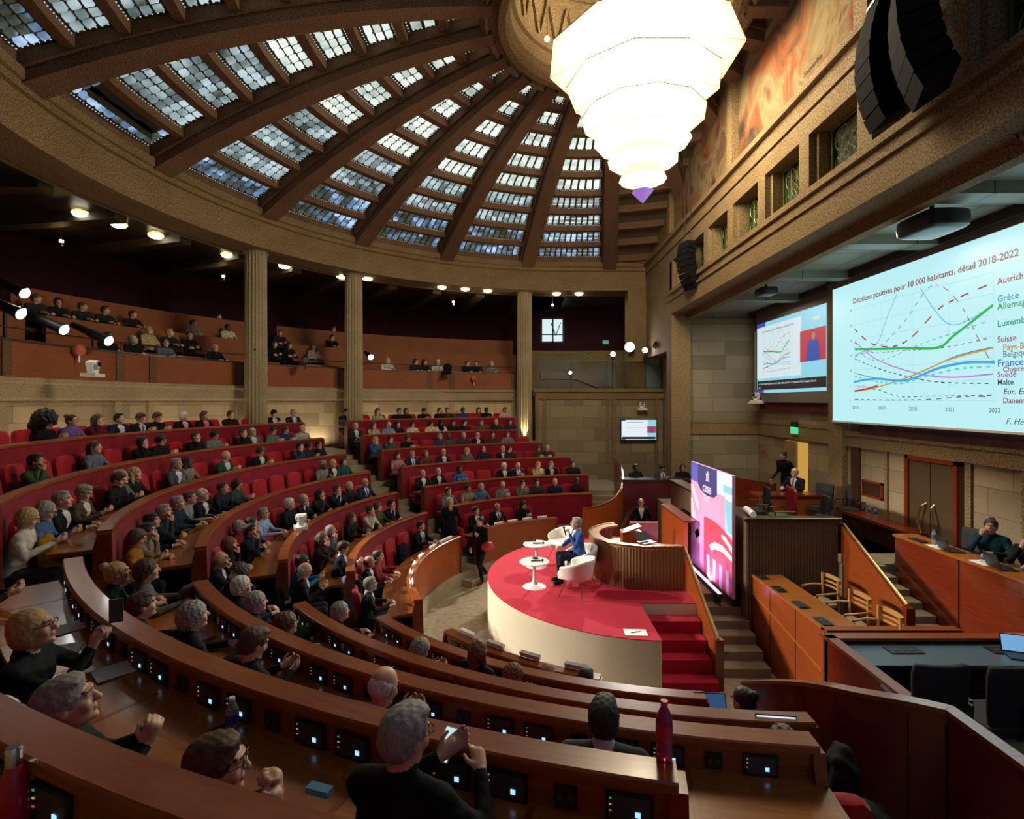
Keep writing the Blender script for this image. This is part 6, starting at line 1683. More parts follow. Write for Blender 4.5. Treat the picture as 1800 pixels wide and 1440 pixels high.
# ---------------------------------------------------------------- the audience: place | angle | radius | hair | skin | outfit | pose | label
PEOPLE = """
A1|-49.3|11.65|sk|t|n 181a20|2|dark-haired person with an open laptop beside the second column, top row
A1|-42.9|11.65|ln|p|n a89c86|1|person in a beige top, leftmost at the top right desk row
A1|-38.5|11.65|sk|t|n 151316|1|dark-haired person in black leaning on one hand, second in the top right row
A1|-37.0|11.65|lk|t|n 17151a|0|person with long wavy black hair, third from the left in the top right row
A1|-33.4|11.65|sk|t|n 141418|2|person in black with head lowered under the middle of the stone panel, top row
A1|-30.0|11.65|lk|p|n 16161c|1|long dark-haired person resting the chin on a hand, top right row
A1|-28.3|11.65|sn|p|n 1e3326|0|person in a dark green top, top right row
A1|-25.0|11.65|sk|e|n 3a3a86|0|person in a violet blue top, top right row
A1|-21.6|11.65|lk|p|n a31c22|0|person in a red and white top, top right row
A1|-20.0|11.65|sk|e|n 141418|2|person in black beside the red top, top right row
A1|-15.9|11.65|sk|t|n c79aa4|0|person in a pale pink top at the right end of the top right row
A2|-50.7|10.57|rg|p|j 23242a|0|grey balding person in a dark jacket at the aisle end of the second right row
A2|-46.9|10.57|ln|p|n b9a68c|1|person in a cream knit top, second row right block
A2|-43.7|10.57|bg|p|n 7c8db4|2|bald bearded person in a blue shirt looking down, second row right block
A2|-41.6|10.57|lk|p|n 1a1a1e|0|long-haired person in black and white beside the blue shirt, second row right block
A2|-38.4|10.57|ok|p|n c9c2b8|2|dark-haired person in white reading, second row right block
A2|-34.3|10.57|lk|p|n c8b995|2|dark-haired person in cream bent over the desk, second row right block
A2|-32.0|10.57|hk|e|n d9d5cc|0|person with a black headscarf and a white top, second row right block
A2|-29.2|10.57|lk|p|n 151518|0|long dark-haired person in black, right of the black headscarf
A2|-26.6|10.57|lk|p|n 2a2226|1|long dark-haired person in dark brown, middle of the second row right block
A2|-22.8|10.57|ln|p|n 5a4a30|0|person in a dark floral top, second row right block
A2|-19.4|10.57|bg|p|n 1e2f22|0|bald person in a dark green sweater, second row right block
A2|-16.2|10.57|sk|t|n 1f2c46|0|short dark-haired person in navy at the right end of the second row
A3|-49.9|9.65|ly|p|n 36587c|1|long blonde person in a denim coat at the aisle end of the third right row
A3|-46.4|9.65|sd|p|n 4c4f50|1|person in a grey hooded top with hand on chin, third row right block
A3|-42.4|9.65|cn|p|n 141216|2|curly brown-haired person in black beside a silver laptop, third row right block
A3|-34.6|9.65|og|p|n 22405a|0|silver short-haired person in a teal top, third row right block
A3|-32.5|9.65|bk|e|n 4a4a3c|0|dark-skinned person in a grey khaki top, third row right block
A3|-28.9|9.65|rg|p|n 34363a|0|grey-haired person in a charcoal sweater, third row right block
A3|-25.6|9.65|bg|p|j 141519|1|bald person in glasses and a black jacket, third row right block
A3|-21.9|9.65|sk|p|n 40321f|0|black-haired person in an olive brown top, third row right block
A3|-18.3|9.65|on|p|n 6f7178|0|brown bobbed person in a grey top at the right end of the third row
A4|-48.8|8.67|lk|p|n a0707c|0|long dark-haired person in a pink floral blouse beginning the fourth right row
A4|-45.0|8.67|sg|p|t 1b2440|0|grey-haired person in a navy suit and glasses, fourth row right block
A4|-41.5|8.67|ox|p|n 5f3026|0|ginger bobbed person in a brown patterned top, fourth row right block
A4|-36.9|8.67|rg|p|j 1e2232|0|grey bearded person in glasses and dark blue jacket, fourth row right block
A4|-30.9|8.67|oy|p|n 5a5a60|1|fair bobbed person in a grey top with hand at the mouth, fourth row right block
A4|-26.2|8.67|rd|p|n 1b2236|3|person in a navy shirt leaning back, fourth row right block
A4|-21.5|8.67|bw|p|j 17181c|0|bald white-haired person in a black suit, fourth row right block
A4|-19.8|8.67|lk|p|n 2d2f35|1|long dark-haired person with raised elbows in a patterned top, fourth row right block
A4|-12.4|8.67|ln|p|n 4c3020|2|brown-haired person in a brown coat, fourth row right block
A4|-10.2|8.67|rg|p|n 2a2a2e|2|balding person behind a laptop at the right end of the fourth row
A5|-47.1|7.67|bd|p|j 17181c|0|bald person in a dark suit and white shirt beginning the fifth right row
A5|-42.6|7.67|rg|p|j 15161a|0|grey-haired person in a black suit and open white shirt, fifth row right block
A5|-36.5|7.67|sk|e|n 2f5688|0|dark-skinned person in a denim jacket behind a grey laptop, fifth row right block
A5|-23.9|7.67|cw|p|f 15161a|0|curly white-haired person in black with a white scarf, fifth row right block
A5|-20.1|7.67|bw|p|t 18213a|2|bald person in a navy suit and red tie looking down, fifth row right block
A5|-14.4|7.67|oy|p|n cbb98f|1|blonde bobbed person in a cream jacket, fifth row right block
A5|-10.8|7.67|sg|p|j 121318|1|grey-haired person in a black jacket leaning on a hand, fifth row right block
A5|-4.8|7.67|sd|p|n 1d2024|0|dark-clothed person in glasses seated beyond the right end of the fifth row
A6|-45.9|6.59|sk|p|n 6b6b72|0|person in a grey checked shirt at the aisle end of the sixth right row
A6|-39.4|6.59|sk|t|n 8a7c60|0|person in a khaki shirt, sixth row right block
A6|-35.1|6.59|og|p|n 3c6288|0|grey bobbed person in a denim shirt behind a black laptop, sixth row right block
A6|-28.5|6.59|rg|p|n 756e66|2|grey-haired person in a checked grey shirt, sixth row right block
A6|-22.1|6.59|sk|p|n 6a6a70|1|short dark-haired person in a grey sweater with a raised hand, sixth row right block
A6|-17.6|6.59|sk|p|n 2b2e30|0|black-haired person in a charcoal sweater, sixth row right block
A6|-12.0|6.59|bg|p|n 17233c|0|bald person in a navy top, sixth row right block
A6|-5.3|6.59|lk|e|n 33101a|0|dark-haired person in a maroon top at the right end of the sixth row
A7|-44.1|5.52|sk|p|j 14161c|0|short dark-haired person in a black suit, leftmost at the right front desk
A7|-36.0|5.52|bk|t|t 131418|0|bald bearded person in a black suit and black tie at the right front desk
A7|-26.6|5.52|lk|p|n 121318|2|long dark-haired person in black, rightmost at the right front desk
B1|-96.6|11.65|hugek|t|n 0f0f12|2|person with a huge mass of curly black hair at the left of the top row
B1|-93.2|11.65|uk|p|n 6a4e8c|0|person with a black bun, glasses and a purple top in the top row
B1|-90.0|11.65|ln|p|n 5c1526|1|long brown-haired person in red and black resting on a hand, top row
B1|-87.0|11.65|sk|p|j 1b2030|0|short dark-haired person in a navy suit behind a small bottle, top row
B1|-84.2|11.65|sn|p|t 16171c|2|bearded person in a black suit and tie holding a phone, top row
B1|-81.8|11.65|sn|p|n 121316|2|bearded person in black typing on a phone, top row left block
B1|-77.6|11.65|ow|p|f 14151a|0|white bobbed person in black with a pink scarf, top row
B1|-74.3|11.65|ln|p|f 1a1518|0|long brown-haired person in a bright pink scarf, top row
B1|-70.2|11.65|sn|p|n 2a2018|1|short brown-haired person with hand on face, left of the first column in the top row
B1|-62.8|11.65|sk|p|j 16181e|2|person in a dark suit half hidden by the first column, top row
B1|-59.1|11.65|sg|p|j 1d2434|0|grey-haired person in a suit and glasses at the aisle end of the top left row
B2|-107.4|10.57|sk|t|n 3c5238|1|dark-haired person in a green hooded jacket with hand on mouth, second row
B2|-98.3|10.57|ln|p|n 5c6678|0|long brown-haired person in a grey blue jacket beside a water bottle, second row
B2|-91.0|10.57|ok|p|n 121216|1|black bobbed person in black with hand on cheek, second row
B2|-88.0|10.57|cd|p|n 141318|2|curly dark-haired person in black holding up a phone, second row
B2|-81.9|10.57|sn|p|n 141418|1|person in black covering the face with a hand, second row
B2|-78.6|10.57|ck|t|n 6e7068|2|dark curly-haired person in a grey sweater looking down, second row
B2|-73.3|10.57|sn|p|n 1a1a1e|1|brown-haired person in dark clothes next to grey jacket, second row
B2|-71.4|10.57|rg|p|j 5a6070|0|grey-haired person in glasses and a grey jacket, second row
B2|-67.6|10.57|uk|p|n 65676c|2|dark-haired person in a grey hooded top, second row
B2|-65.2|10.57|sn|p|n 20375a|2|person in a blue jacket, second from the aisle in the second row
B2|-61.7|10.57|bg|p|n 9a9c98|0|bald person in a light grey shirt behind a laptop ending the second row
B2|-111.1|10.57|oy|p|n b8b4ae|0|fair-haired person in white cut by the left edge of the photo, third row
B3|-105.2|9.65|sn|p|n 1c1a1e|2|brown-haired person mostly hidden behind the grey polo shirt
B3|-101.3|9.65|ly|p|n 1a1416|0|long fair-brown-haired person in black and orange, third row
B3|-92.8|9.65|sg|p|j 4a4c50|0|grey-haired person in a grey blazer and glasses, third row
B3|-90.5|9.65|lk|e|n 7a756c|0|person with long black hair and a white and grey jacket, third row
B3|-83.0|9.65|bg|p|j 1f4a34|2|bald person in a green sweater with a white collar, third row
B3|-75.6|9.65|cn|p|f 131418|2|short brown-haired person in black with white collar looking down, third row
B3|-67.0|9.65|sk|p|n 33384a|1|dark-haired person in a dark checked shirt with hand on chin, third row
B3|-65.1|9.65|cd|t|n 2a2630|2|curly dark-haired person between two others near the aisle end of the third row
B3|-62.9|9.65|sk|t|n 1c1f26|1|dark-haired person with both hands at the face at the aisle end of the third row
B3|-121.5|9.84|oy|p|n c3beb8|2|blonde person in a white sweater with a mustard coat on the lap
B3|-119.0|9.77|og|p|n 47618a|2|grey-blonde person in a denim shirt and glasses, left part of the hall
B3|-114.3|9.77|sg|p|j 17181b|0|grey-haired person in a black jacket and white shirt, left part of the hall
B3|-110.5|9.77|sg|p|f 4b4734|2|grey-brown-haired person in an olive jacket and patterned scarf holding a phone
B3|-104.1|9.65|cg|p|n 5c6668|0|grey-haired person in a grey polo shirt leaning on the desk
B4|-99.0|8.67|rw|p|j 16171c|0|white-haired person in glasses and a black jacket over a white shirt
B4|-93.5|8.67|sn|p|n 1a2034|0|short brown-haired person in a navy shirt beside floral top
B4|-90.2|8.67|od|p|n 2c4440|2|dark bobbed person in glasses and a green floral top
B4|-111.4|8.84|sd|p|j 15161a|0|short dark-haired person in a black jacket and open white shirt with hands on the desk
B4|-109.2|8.79|sg|p|n 2c3440|1|grey-haired person with a hand on the chin behind the black jacket
B4|-104.2|8.79|sg|p|n 1f2d40|0|grey bearded person in a dark blue shirt reading papers
B4|-100.7|8.79|sx|p|n 84868a|0|short brown-haired person in glasses and a grey sweater
B4|-67.7|8.67|sg|e|n 74766c|0|grey-haired dark-skinned person in a light grey jacket, near the aisle
B4|-65.2|8.67|oy|p|f 1c1c20|0|short fair-haired person in black with a cream scarf, near the aisle
B4|-62.6|8.67|cd|p|n 17484a|0|curly dark-haired person in a teal sweater at the aisle end
B4|-118.4|8.85|on|p|n 9a6a20|2|brown bobbed person in a mustard sweater holding a phone
B4|-116.1|8.78|sd|p|n 7f7264|1|short dark-haired person in glasses and a beige shirt with hand at chin
B5|-103.3|7.85|og|p|n 7c1626|0|grey-haired person in a red jacket beside the floral blouse
B5|-101.1|7.75|od|p|n 6c4a40|1|dark-haired person in a floral blouse covering the mouth
B5|-94.9|7.79|sg|p|n 8fb0d8|0|grey bearded person in glasses and a light blue shirt
B5|-87.6|7.67|cw|p|n 1a1b20|0|curly white-haired person in dark clothes behind the white camera
B5|-83.2|7.67|rg|p|t 23262e|1|grey-haired person in glasses, suit and tie with hand on mouth
B5|-77.9|7.67|lk|p|n 2b2d33|1|long black-haired person in a dark grey jacket
B5|-72.6|7.67|sn|p|j 1c2238|1|short brown-haired person in a navy jacket raising a hand
B5|-68.6|7.67|oy|p|n 1a1b20|0|blonde person in a black jacket looking up
B5|-63.9|7.67|bg|p|t 1d2c50|0|bald person in glasses and a blue suit at the aisle end
B5|-105.7|7.63|sd|p|n 1c2636|1|dark-haired bearded person in a navy t-shirt with clasped hands
B5|-112.2|7.8|ox|p|n 1a1b1e|1|brown bobbed person in black with both hands raised to the chin
B5|-116.7|7.87|bg|p|j 1c222c|1|bald person in round glasses and a dark suit touching the chin
B6|-81.2|6.59|ln|p|n 15161a|0|long brown-haired person in glasses and a black leather jacket
B6|-73.9|6.59|ud|p|n cfc9bd|1|dark-haired person in a white blouse resting on a hand
B6|-70.6|6.59|cn|p|n 4a482e|0|curly brown-haired person in an olive green shirt
B6|-65.9|6.59|sk|p|t 141b2a|1|dark-haired person in a dark suit with hand on mouth at the aisle end
B6|-92.1|6.59|og|p|n 5b5d60|1|grey long-bobbed person in a grey jacket with a hand at the mouth
B6|-97.8|6.59|ln|p|n 3d2a22|1|brown-haired person behind the dark cardigan
B6|-97.2|6.59|ly|p|n 23211f|1|fair brown-haired person in a dark cardigan
B6|-104.4|6.1|sd|p|t 171d30|2|person in glasses and a navy suit leaning over the desk
B6|-110.5|6.75|od|p|n 2f8fb0|2|dark-haired person in a turquoise top looking at a phone
B6|-115.1|6.71|bw|p|j 1b1d22|2|bald person in glasses, dark jacket and light blue shirt holding a tablet
B7|-67.6|5.52|sk|p|t 141a28|0|dark-haired person in a black suit and blue tie at the left front desk
B7|-95.5|5.52|sd|p|n 7c2030|0|dark-haired person in glasses and a red striped jacket at the left front desk
B7|-99.4|5.63|bn|t|t 1b1d22|0|bald person in a charcoal suit at the left front desk
B7|-112.9|5.62|sg|p|j 1c1e22|0|grey cropped person in a dark suit, last at the left front desk beside the laptop
C4|-129.6|8.92|uy|p|n 12403a|0|person with a blonde bun and a dark teal top facing the stage
C4|-130.3|8.67|cn|p|n 5a5a58|0|brown curly-haired person in a grey jumper in front of the cross aisle
C4|-137.8|8.88|sn|p|n 1b1d22|0|brown-haired person looking up beside the curved wood rail
C4|-141.9|8.67|cg|p|n 1a1b1f|0|grey tousled person seen over the wood rail on the left
C4|-147.9|8.67|sn|p|n 1a1b1f|2|top of a brown-haired head behind the long desk
C5|-127.5|7.67|cw|p|n 17181b|0|white-haired head left of the other grey curly head
C5|-132.8|7.67|cg|p|n 17181b|0|grey curly-haired head behind the rail beside the white-haired one
C5|-139.2|7.67|cn|p|n 17181b|0|light brown curly-haired person in glasses beside a black bag
C6|-131.3|6.59|cg|p|n 17181b|0|grey curly head just above the rail in the centre
C6|-151.0|6.22|lx|p|n 2a211a|0|person with long curly auburn hair seen from behind at the near front desk
C7|-156.3|5.52|bn|t|n 1a1b20|0|bald crown of a person at the near front desk
C6|-145.8|6.59|cg|p|n 1a1b20|2|grey hair tuft over the rail near the front desk
C4|-156.6|8.67|bw|p|n 1a1b20|2|bald pale crown of a person behind the second nearest desk
C6|-156.4|6.59|cx|p|n 1a1b20|2|brown hair tuft just over the rail behind the yellow-capped bottle
C7|-161.0|5.52|sk|p|n 1a1b20|2|dark hair top beyond the man in grey jacket
"""
for row in PEOPLE.strip().split('\n'):
    sk_, a, r, hair, skin, fit, pose, label = row.split('|')
    kind, col = fit.split()
    if 'cut by the left edge' in label: continue
    lift = 0
    seated(sk_[0], int(sk_[1]), float(a), float(r), hair, skin, kind, col, int(pose), label, lift)

def ray(px, R, near=False, C=CR_):
    # where the line of sight through photo column px meets the circle of radius R
    a = (px-915)/924; A = a*a+1; B = -2*(a*C[0]+C[1]); c = C[0]**2+C[1]**2-R*R
    D = max(B*B-4*A*c, 0); Y = (-B+(-1 if near else 1)*math.sqrt(D))/(2*A)
    return a*Y, Y
# gallery people
GAL = [(59, 539, 's', 'n', '2a2a30', 'person behind the leftmost spotlight in the gallery'), (98, 545, 'c', 'd', '1c1c20', 'dark-haired person right of the lighting stand in the gallery'), (141, 549, 's', 'n', '26262a', 'person between two spotlights in the second gallery row'),
 (181, 551, 's', 'd', '1c2c22', 'bearded person in dark green standing out in the second gallery row'), (230, 563, 's', 'd', '202024', 'person reading behind the rightmost left spotlight in the gallery'), (192, 588, 's', 'k', '18181c', 'person in black with hands at the face at the gallery rail'),
 (236, 602, 'r', 'g', '16181e', 'grey-haired person in black at the gallery rail left of the striped sweater'), (263, 590, 'l', 'y', 'b8a878', 'blonde person in a cream striped sweater in the gallery'), (295, 590, 's', 'y', '1c2a26', 'fair short-haired person in dark green in the gallery'),
 (287, 612, 's', 'n', '5c6470', 'person in a grey top low at the gallery rail'), (335, 595, 's', 'k', '141418', 'black-haired person in a dark jacket in the gallery'), (341, 578, 's', 'n', '8a8a80', 'person in a pale top in the second gallery row'), (375, 614, 'r', 'g', '141820', 'grey person with clasped hands on the gallery rail'),
 (385, 559, 's', 'k', '0e0e10', 'dark silhouette of a person in the top gallery row'), (402, 581, 's', 'k', 'c8c4a8', 'dark-skinned person in a cream shirt in the gallery'),
 (483, 612, 'l', 'k', '101014', 'long-haired person right of the nearest column in the gallery'), (509, 614, 'l', 'k', '18161a', 'dark-haired person in black near the unlit spotlight'), (552, 615, 'l', 'n', 'a8a090', 'person in a cream top bent over papers in the gallery'), (493, 590, 's', 'd', '25282c', 'person in the second gallery row behind the black silhouettes'),
 (585, 583, 's', 'n', '3a3428', 'person in the top gallery row left of the middle column'), (582, 603, 's', 'k', '17171b', 'dark person in the middle gallery row left of the middle column'),
 (680, 641, 'r', 'g', 'b0aca0', 'person in a white shirt at the gallery rail right of the middle column'), (729, 640, 'c', 'd', '26262a', 'curly-haired person in dark clothes left of the hanging coat'), (747, 642, 'l', 'd', '1c1c20', 'long-haired person beside the curly-haired one at the gallery rail'), (768, 641, 's', 'w', 'b4b0a4', 'white-haired person in a cream sweater at the gallery rail'),
 (822, 643, 's', 'd', '16181c', 'person in black left of a pair at the far gallery rail'), (838, 644, 's', 'k', '16181c', 'person in black right of a pair at the far gallery rail'), (865, 642, 'r', 'g', '6a6c70', 'person in grey, rightmost at the far gallery rail')]
tiers_ = [(12.55, 5.2), (13.62, 5.65), (14.65, 6.2), (15.7, 6.7)]
for px, py, st_, hc, col, lab in GAL:
    best = None
    for (r, fl) in tiers_:
        x, y = ray(px, r, C=CD); yy = 704.4-924*(fl+1.2-CAMZ)/y
        if best is None or abs(yy-py) < best[0]: best = (abs(yy-py), x, y, fl)
    _, x, y, fl = best
    g = math.atan2(-(4.6-x), 11.0-y)
    rng = random.Random(lab)
    body, hp, Rh = template(rng.choice((0, 1, 3)), 0, 0, st_ == 'l') if False else template(rng.choice((0, 3)), -.5 if rng.random() < .4 else .5, 0, st_ == 'l')
    put_person((x, y, fl), g, body, hp, Rh, st_+hc, 'e' if 'dark-skinned' in lab else 'p', 'n', col, lab, 'gallery visitors', 0, False)
# people at the far wine-red desk and on the tribune
def simple(loc, face, hair, skin, kind, col, pose, label, lod=0, yaw=0, glasses=False, **kw):
    body, hp, Rh = template(pose, yaw, lod, hair[:-1] in ('l', 'o', 'u'))
    return put_person(loc, math.atan2(-face[0], face[1]), body, hp, Rh, hair, skin, kind, col, label, None, lod, glasses, **kw)
simple((3.72, 17.2, 1.40), (.5, -.9), 'sk', 'e', 'n', '16181e', 0, 'dark-skinned person in a black suit, left of three at the wine-red desk')
simple((4.58, 17.2, 1.40), (.2, -1), 'sk', 't', 't', '3c4048', 2, 'person in a grey suit reading, middle of three at the wine-red desk')
simple((5.28, 17.2, 1.40), (0, -1), 'ok', 't', 'n', '101014', 0, 'black-haired person in black, right of three at the wine-red desk')
simple((7.22, 13.75, 1.72), (-.9, -.5), 'bg', 'p', 't', '151822', 0, 'bald bearded person in glasses and a dark suit seated at the tribune side desk', 1, 0, True)
simple((7.55, 8.42, 1.60), (-.75, -.65), 'uk', 't', 'n', '0e3036', 1, 'person in a teal sweater with hand at mouth behind the press desk', 1, 0)
simple((7.58, 7.72, 1.60), (-.8, -.5), 'sk', 'p', 'j', '14161c', 1, 'person in a dark suit cut by the right edge with a raised hand', 1, 0)
def custom(name_label, loc, face, hair, skin, kind, col, h=.0075, glasses=False, grp=None, lod=1, **kw):
    look = {k: kw.pop(k) for k in ('trous', 'tie', 'scarf', 'shoe') if k in kw}
    me, hp, Rh = person_mesh('body', h, **kw)
    return put_person(loc, math.atan2(-face[0], face[1]), me, Vector(hp), Rh, hair, skin, kind, col, name_label, grp, lod, glasses, **look)
HANG = lambda s, el=.10, w=.16: ARM((s*.27, -.02, 1.14), (s*.27, el, .90), (0, .3, -1), (-s, .2, 0), .4)
# speaker on stage, microphone at the mouth
sp = custom('grey-haired person in a blue jacket speaking into a microphone in a white armchair', (1.20, 10.80, 1.07), (-.98, -.12), 'sg', 'p', 'j', '2c4c84', .0085, True, hi=True, head=(0, .05), lean=.10, slim=1.22,
    arms=[ARM((-.25, .12, .80), (-.07, .22, 1.02), (.5, .2, .8), (.3, 1, 0), 1.3), ARM((.24, .14, .80), (.06, .36, .72), (-.3, .9, .1), (0, 0, -1), .6)], trous='1a2030')
hm = thing('microphone', 'black hand microphone held to the mouth by the seated speaker', 'microphone', (1.20-.30, 10.80-.07, 2.17))
MB().tube([(.03, .03, -.13), (-.01, 0, .02)], .014, 10).build('handle', BLACK, hm); MB().sphere((-.015, 0, .04), .025, 10).build('grille', BLACKM, hm)
# standing people
custom('blonde person in a long black coat climbing the first aisle with a red garment', (-1.92, 14.35, .42), (-.35, .9), 'ly', 'p', 'n', '101013', .0125, lod=0, hi=False, legs='stride', lean=.18, vneck=False, coat=True,
    arms=[HANG(-1), HANG(1)], trous='101013')
rg = MB(); sgm = Sdf().ell((0, 0, 0), (.10, .09, .22), 0, .03).ell((.05, 0, -.18), (.12, .08, .14), 0, .05)
def blob(name, S_, h, m_, loc, rz, label, cat, group=None, amp=.012, fr=22):
    me = S_.mesh(name, h, [m_], disp=curl_disp(amp, fr)); o = bpy.data.objects.new(name, me); COL.objects.link(o); o.location = loc; o.rotation_euler.z = rz
    return tag(o, label, cat, group)
blob('red_garment', sgm, .015, cloth('8c0f28'), (-1.62, 14.20, 1.15), 0, 'crimson garment carried by the blonde standing person', 'garment')
custom('person in black with a red shoulder bag and red boots stepping down beside the stage', (-1.02, 13.72, .05), (-.25, -.35), 'uk', 'p', 'n', '16161a', .0125, lod=0, hi=False, legs='stride', lean=.12, vneck=False,
    arms=[ARM((-.24, .08, 1.16), (-.04, .20, 1.24), (.6, .1, .6), (0, -1, 0), .6), HANG(1)], trous='12141c', shoe='7a1018')
bg = Sdf().ell((0, 0, 0), (.17, .08, .13), 0, .03).ell((.02, 0, -.05), (.18, .09, .10), 0, .03)
blob('shoulder_bag', bg, .014, mat('red bag leather', (.38, .012, .02), .4), (-.86, 13.62, 1.02), .3, 'red shoulder bag hanging on the person in red boots', 'bag')
custom('curly dark-haired person in a navy coat bending forward in the second aisle', (-3.62, 7.05, .98), (-.35, -.9), 'cd', 'p', 'n', '161c3c', .010, lod=1, hi=False, legs='stand', lean=.42, vneck=True, coat=True,
    arms=[ARM((-.25, .30, 1.16), (-.16, .42, .96), (.2, .5, -.8), (1, 0, 0), .6), ARM((.25, .30, 1.16), (.16, .44, .98), (-.2, .5, -.8), (-1, 0, 0), .6)], trous='1c2334')
custom('bearded person in a black suit standing in front of the wine-red desk', (3.60, 15.7, .14), (-.1, -1), 'bd', 'p', 'j', '0e0e12', .0125, lod=0, glasses=True, hi=False, legs='stand', arms=[HANG(-1, .14), HANG(1, .14)], trous='101014')
custom('dark-haired person in black leaning beside the open side door', (7.55, 14.9, 1.66), (-.85, -.45), 'uk', 't', 'n', '101014', .0125, lod=0, hi=False, legs='stand', lean=.35, vneck=False, arms=[HANG(-1, .3), HANG(1, .3)], trous='101014')
# the people nearest the camera
custom('grey-haired person in a dark suit seen from behind tapping a phone in the foreground', (-.50, 2.02, 2.24), (.30, .95), 'sg', 'p', 'n', '14151b', .0066, True, hi=True, head=(-.32, -.22), lean=.22,
    arms=[ARM((-.24, .20, .84), (.04, .34, .98), (.55, .75, .35), (.6, -.3, .7), .35), ARM((.33, .16, .84), (.24, .33, .96), (-.45, .75, .45), (-.5, -.1, -.8), .55)], trous='14151b')
ph = thing('smartphone', 'white phone with a lit page held by the grey-haired person in the foreground', 'phone', (-.50+.16, 2.02+.42, 2.24+.965), -.45)
ro = Matrix.Rotation(-.75, 3, 'X')
MB().box((0, 0, 0), (.075, .008, .15), rot=Matrix.Rotation(-.9, 3, 'X')).build('case', WHITE, ph); MB().box((0, -.004, .003), (.068, .003, .138), rot=Matrix.Rotation(-.9, 3, 'X')).build('lit_screen', emis('lit phone page', (.62, .85, .80), .9), ph)
custom('bobbed light-brown-haired person in glasses and a dark jacket holding up a phone at the left', (-3.02, 3.18, 2.20), (.93, .36), 'oy', 'p', 'n', '101218', .0068, True, hi=True, head=(.0, .12), lean=.10,
    arms=[ARM((-.24, .22, .86), (-.02, .36, 1.08), (.15, .45, .9), (.5, .6, 0), .8), ARM((.22, .26, .88), (.05, .36, 1.06), (-.2, .35, .9), (-.6, .7, 0), 1.0)], trous='14151b')
ph2 = thing('smartphone', 'phone held upright by the bobbed person at the left', 'phone', (-3.02+.42, 3.18+.20, 2.20+1.25), -1.1)
MB().box((0, 0, 0), (.012, .075, .15)).build('case', DGREY, ph2)
custom('grey-haired person in profile with joined fingers in the left foreground', (-2.05, 2.32, 2.24), (.88, .48), 'sg', 'p', 'n', '1b241c', .0066, False, hi=True, head=(.05, .16), lean=.06,
    arms=[ARM((-.25, .14, .82), (-.04, .33, .96), (.25, .35, 1), (.9, 0, 0), .75), ARM((.25, .14, .82), (.045, .33, .96), (-.25, .35, 1), (-.9, 0, 0), .75)], trous='14151b')
custom('brown-haired person in glasses leaning the mouth on a hand in the foreground', (-1.30, 2.02, 2.16), (.90, .42), 'sn', 'p', 'n', '16181c', .0066, True, hi=True, head=(-.1, -.05), lean=.22,
    arms=[ARM((-.24, .22, .84), (-.02, .33, 1.02), (.2, -.1, 1), (.3, -1, 0), 1.0), ARM((.24, .22, .84), (.06, .33, .98), (-.2, -.1, 1), (-.3, -1, 0), 1.0)], trous='14151b')
custom('white-haired person at the bottom left beyond the rail', (-2.42, 2.35, 2.12), (.8, .6), 'ow', 'p', 'n', '20222a', .009, False, hi=True, head=(.1, 0), lean=.1, arms=POSES[0]['arms'], trous='14151b')
custom('dark-haired person in a grey suit jacket seen from behind right of the centre', (.47, 2.98, 1.76), (.18, .98), 'sk', 'e', 'j', '3c4248', .0068, False, hi=True, head=(0, .05), lean=.08, slim=1.16, arms=POSES[0]['arms'], trous='14151b')
custom('dark-haired person in front of a laptop at the right end of the desk rows', (2.06, 4.80, .82), (-.1, .99), 'uk', 'p', 'n', '121216', .009, False, hi=False, head=(.5, 0), lean=.1, arms=POSES[0]['arms'], trous='14151b')
custom('person hidden behind a white lit laptop, only brown hair showing', (1.80, 3.52, 1.22), (.1, .99), 'cn', 'p', 'n', '121216', .010, False, hi=False, lean=.2, arms=POSES[0]['arms'], trous='14151b')
simple((-4.75, 4.35, 2.24), (.85, .5), 'sn', 'p', 'n', '2a2c34', 2, 'person in dark clothes cut off by the left edge, only hands showing', 1, 0)
# ---------------------------------------------------------------- things on the desks
def laptop(loc, rz, label, scr=None, shell=BLACK, ang=1.9, group='open laptops on the desks'):
    t = thing('laptop', label, 'laptop', loc, rz, group)
    MB().box((0, 0, .009), (.32, .22, .016)).build('keyboard_base', shell, t)
    M_ = Matrix.Rotation(-(ang-PI/2), 3, 'X')
    c = Vector((0, .11, .016))+M_ @ Vector((0, 0, .105))
    MB().box(c, (.32, .010, .21), rot=M_).build('lid', shell, t)
    MB().box(c+M_ @ Vector((0, -.007, 0)), (.30, .003, .19), rot=M_).build('display', scr or emis('laptop display', (.35, .55, .8), .6), t)
    return t
def bottle(loc, label, h=.22, r=.032, cap='e8e8e8', liquid=None, lab='2a3c8c', grp=None):
    t = thing('water_bottle', label, 'bottle', loc, 0, grp)
    wtr = mat('clear bottle plastic', (.75, .82, .85), .08, trans=.85)
    MB().lathe((0, 0, 0), [(0, .0), (r*.9, 0), (r, .01), (r, h*.25), (r*.93, h*.30), (r, h*.35), (r, h*.68), (r*.8, h*.78), (r*.38, h*.90), (r*.36, h*.95), (0, h*.95)], 20).build('body', liquid or wtr, t, smooth=True)
    MB().cyl((0, 0, h*.93), r*.44, h*.07, 14).build('cap', mat('cap '+cap, hexc(cap), .4), t)
    MB().lathe((0, 0, 0), [(r*1.02, h*.40), (r*1.02, h*.62)], 20).build('label_band', mat('band '+lab, hexc(lab), .5), t)
    return t
def deskpt(px, k, dr, near=True, dz=0):
    R = (RN if near else RR)[k-1]+dr; x, y = ray(px, R, near); return (x, y, RZ[k-1]-.212-.016*dr+dz)
def facing(loc): return math.atan2(-(CR_[0]-loc[0]), CR_[1]-loc[1])
l = deskpt(408, 3, .17); bottle(l, 'clear water bottle with a white cap on the long near desk', .22, .033)
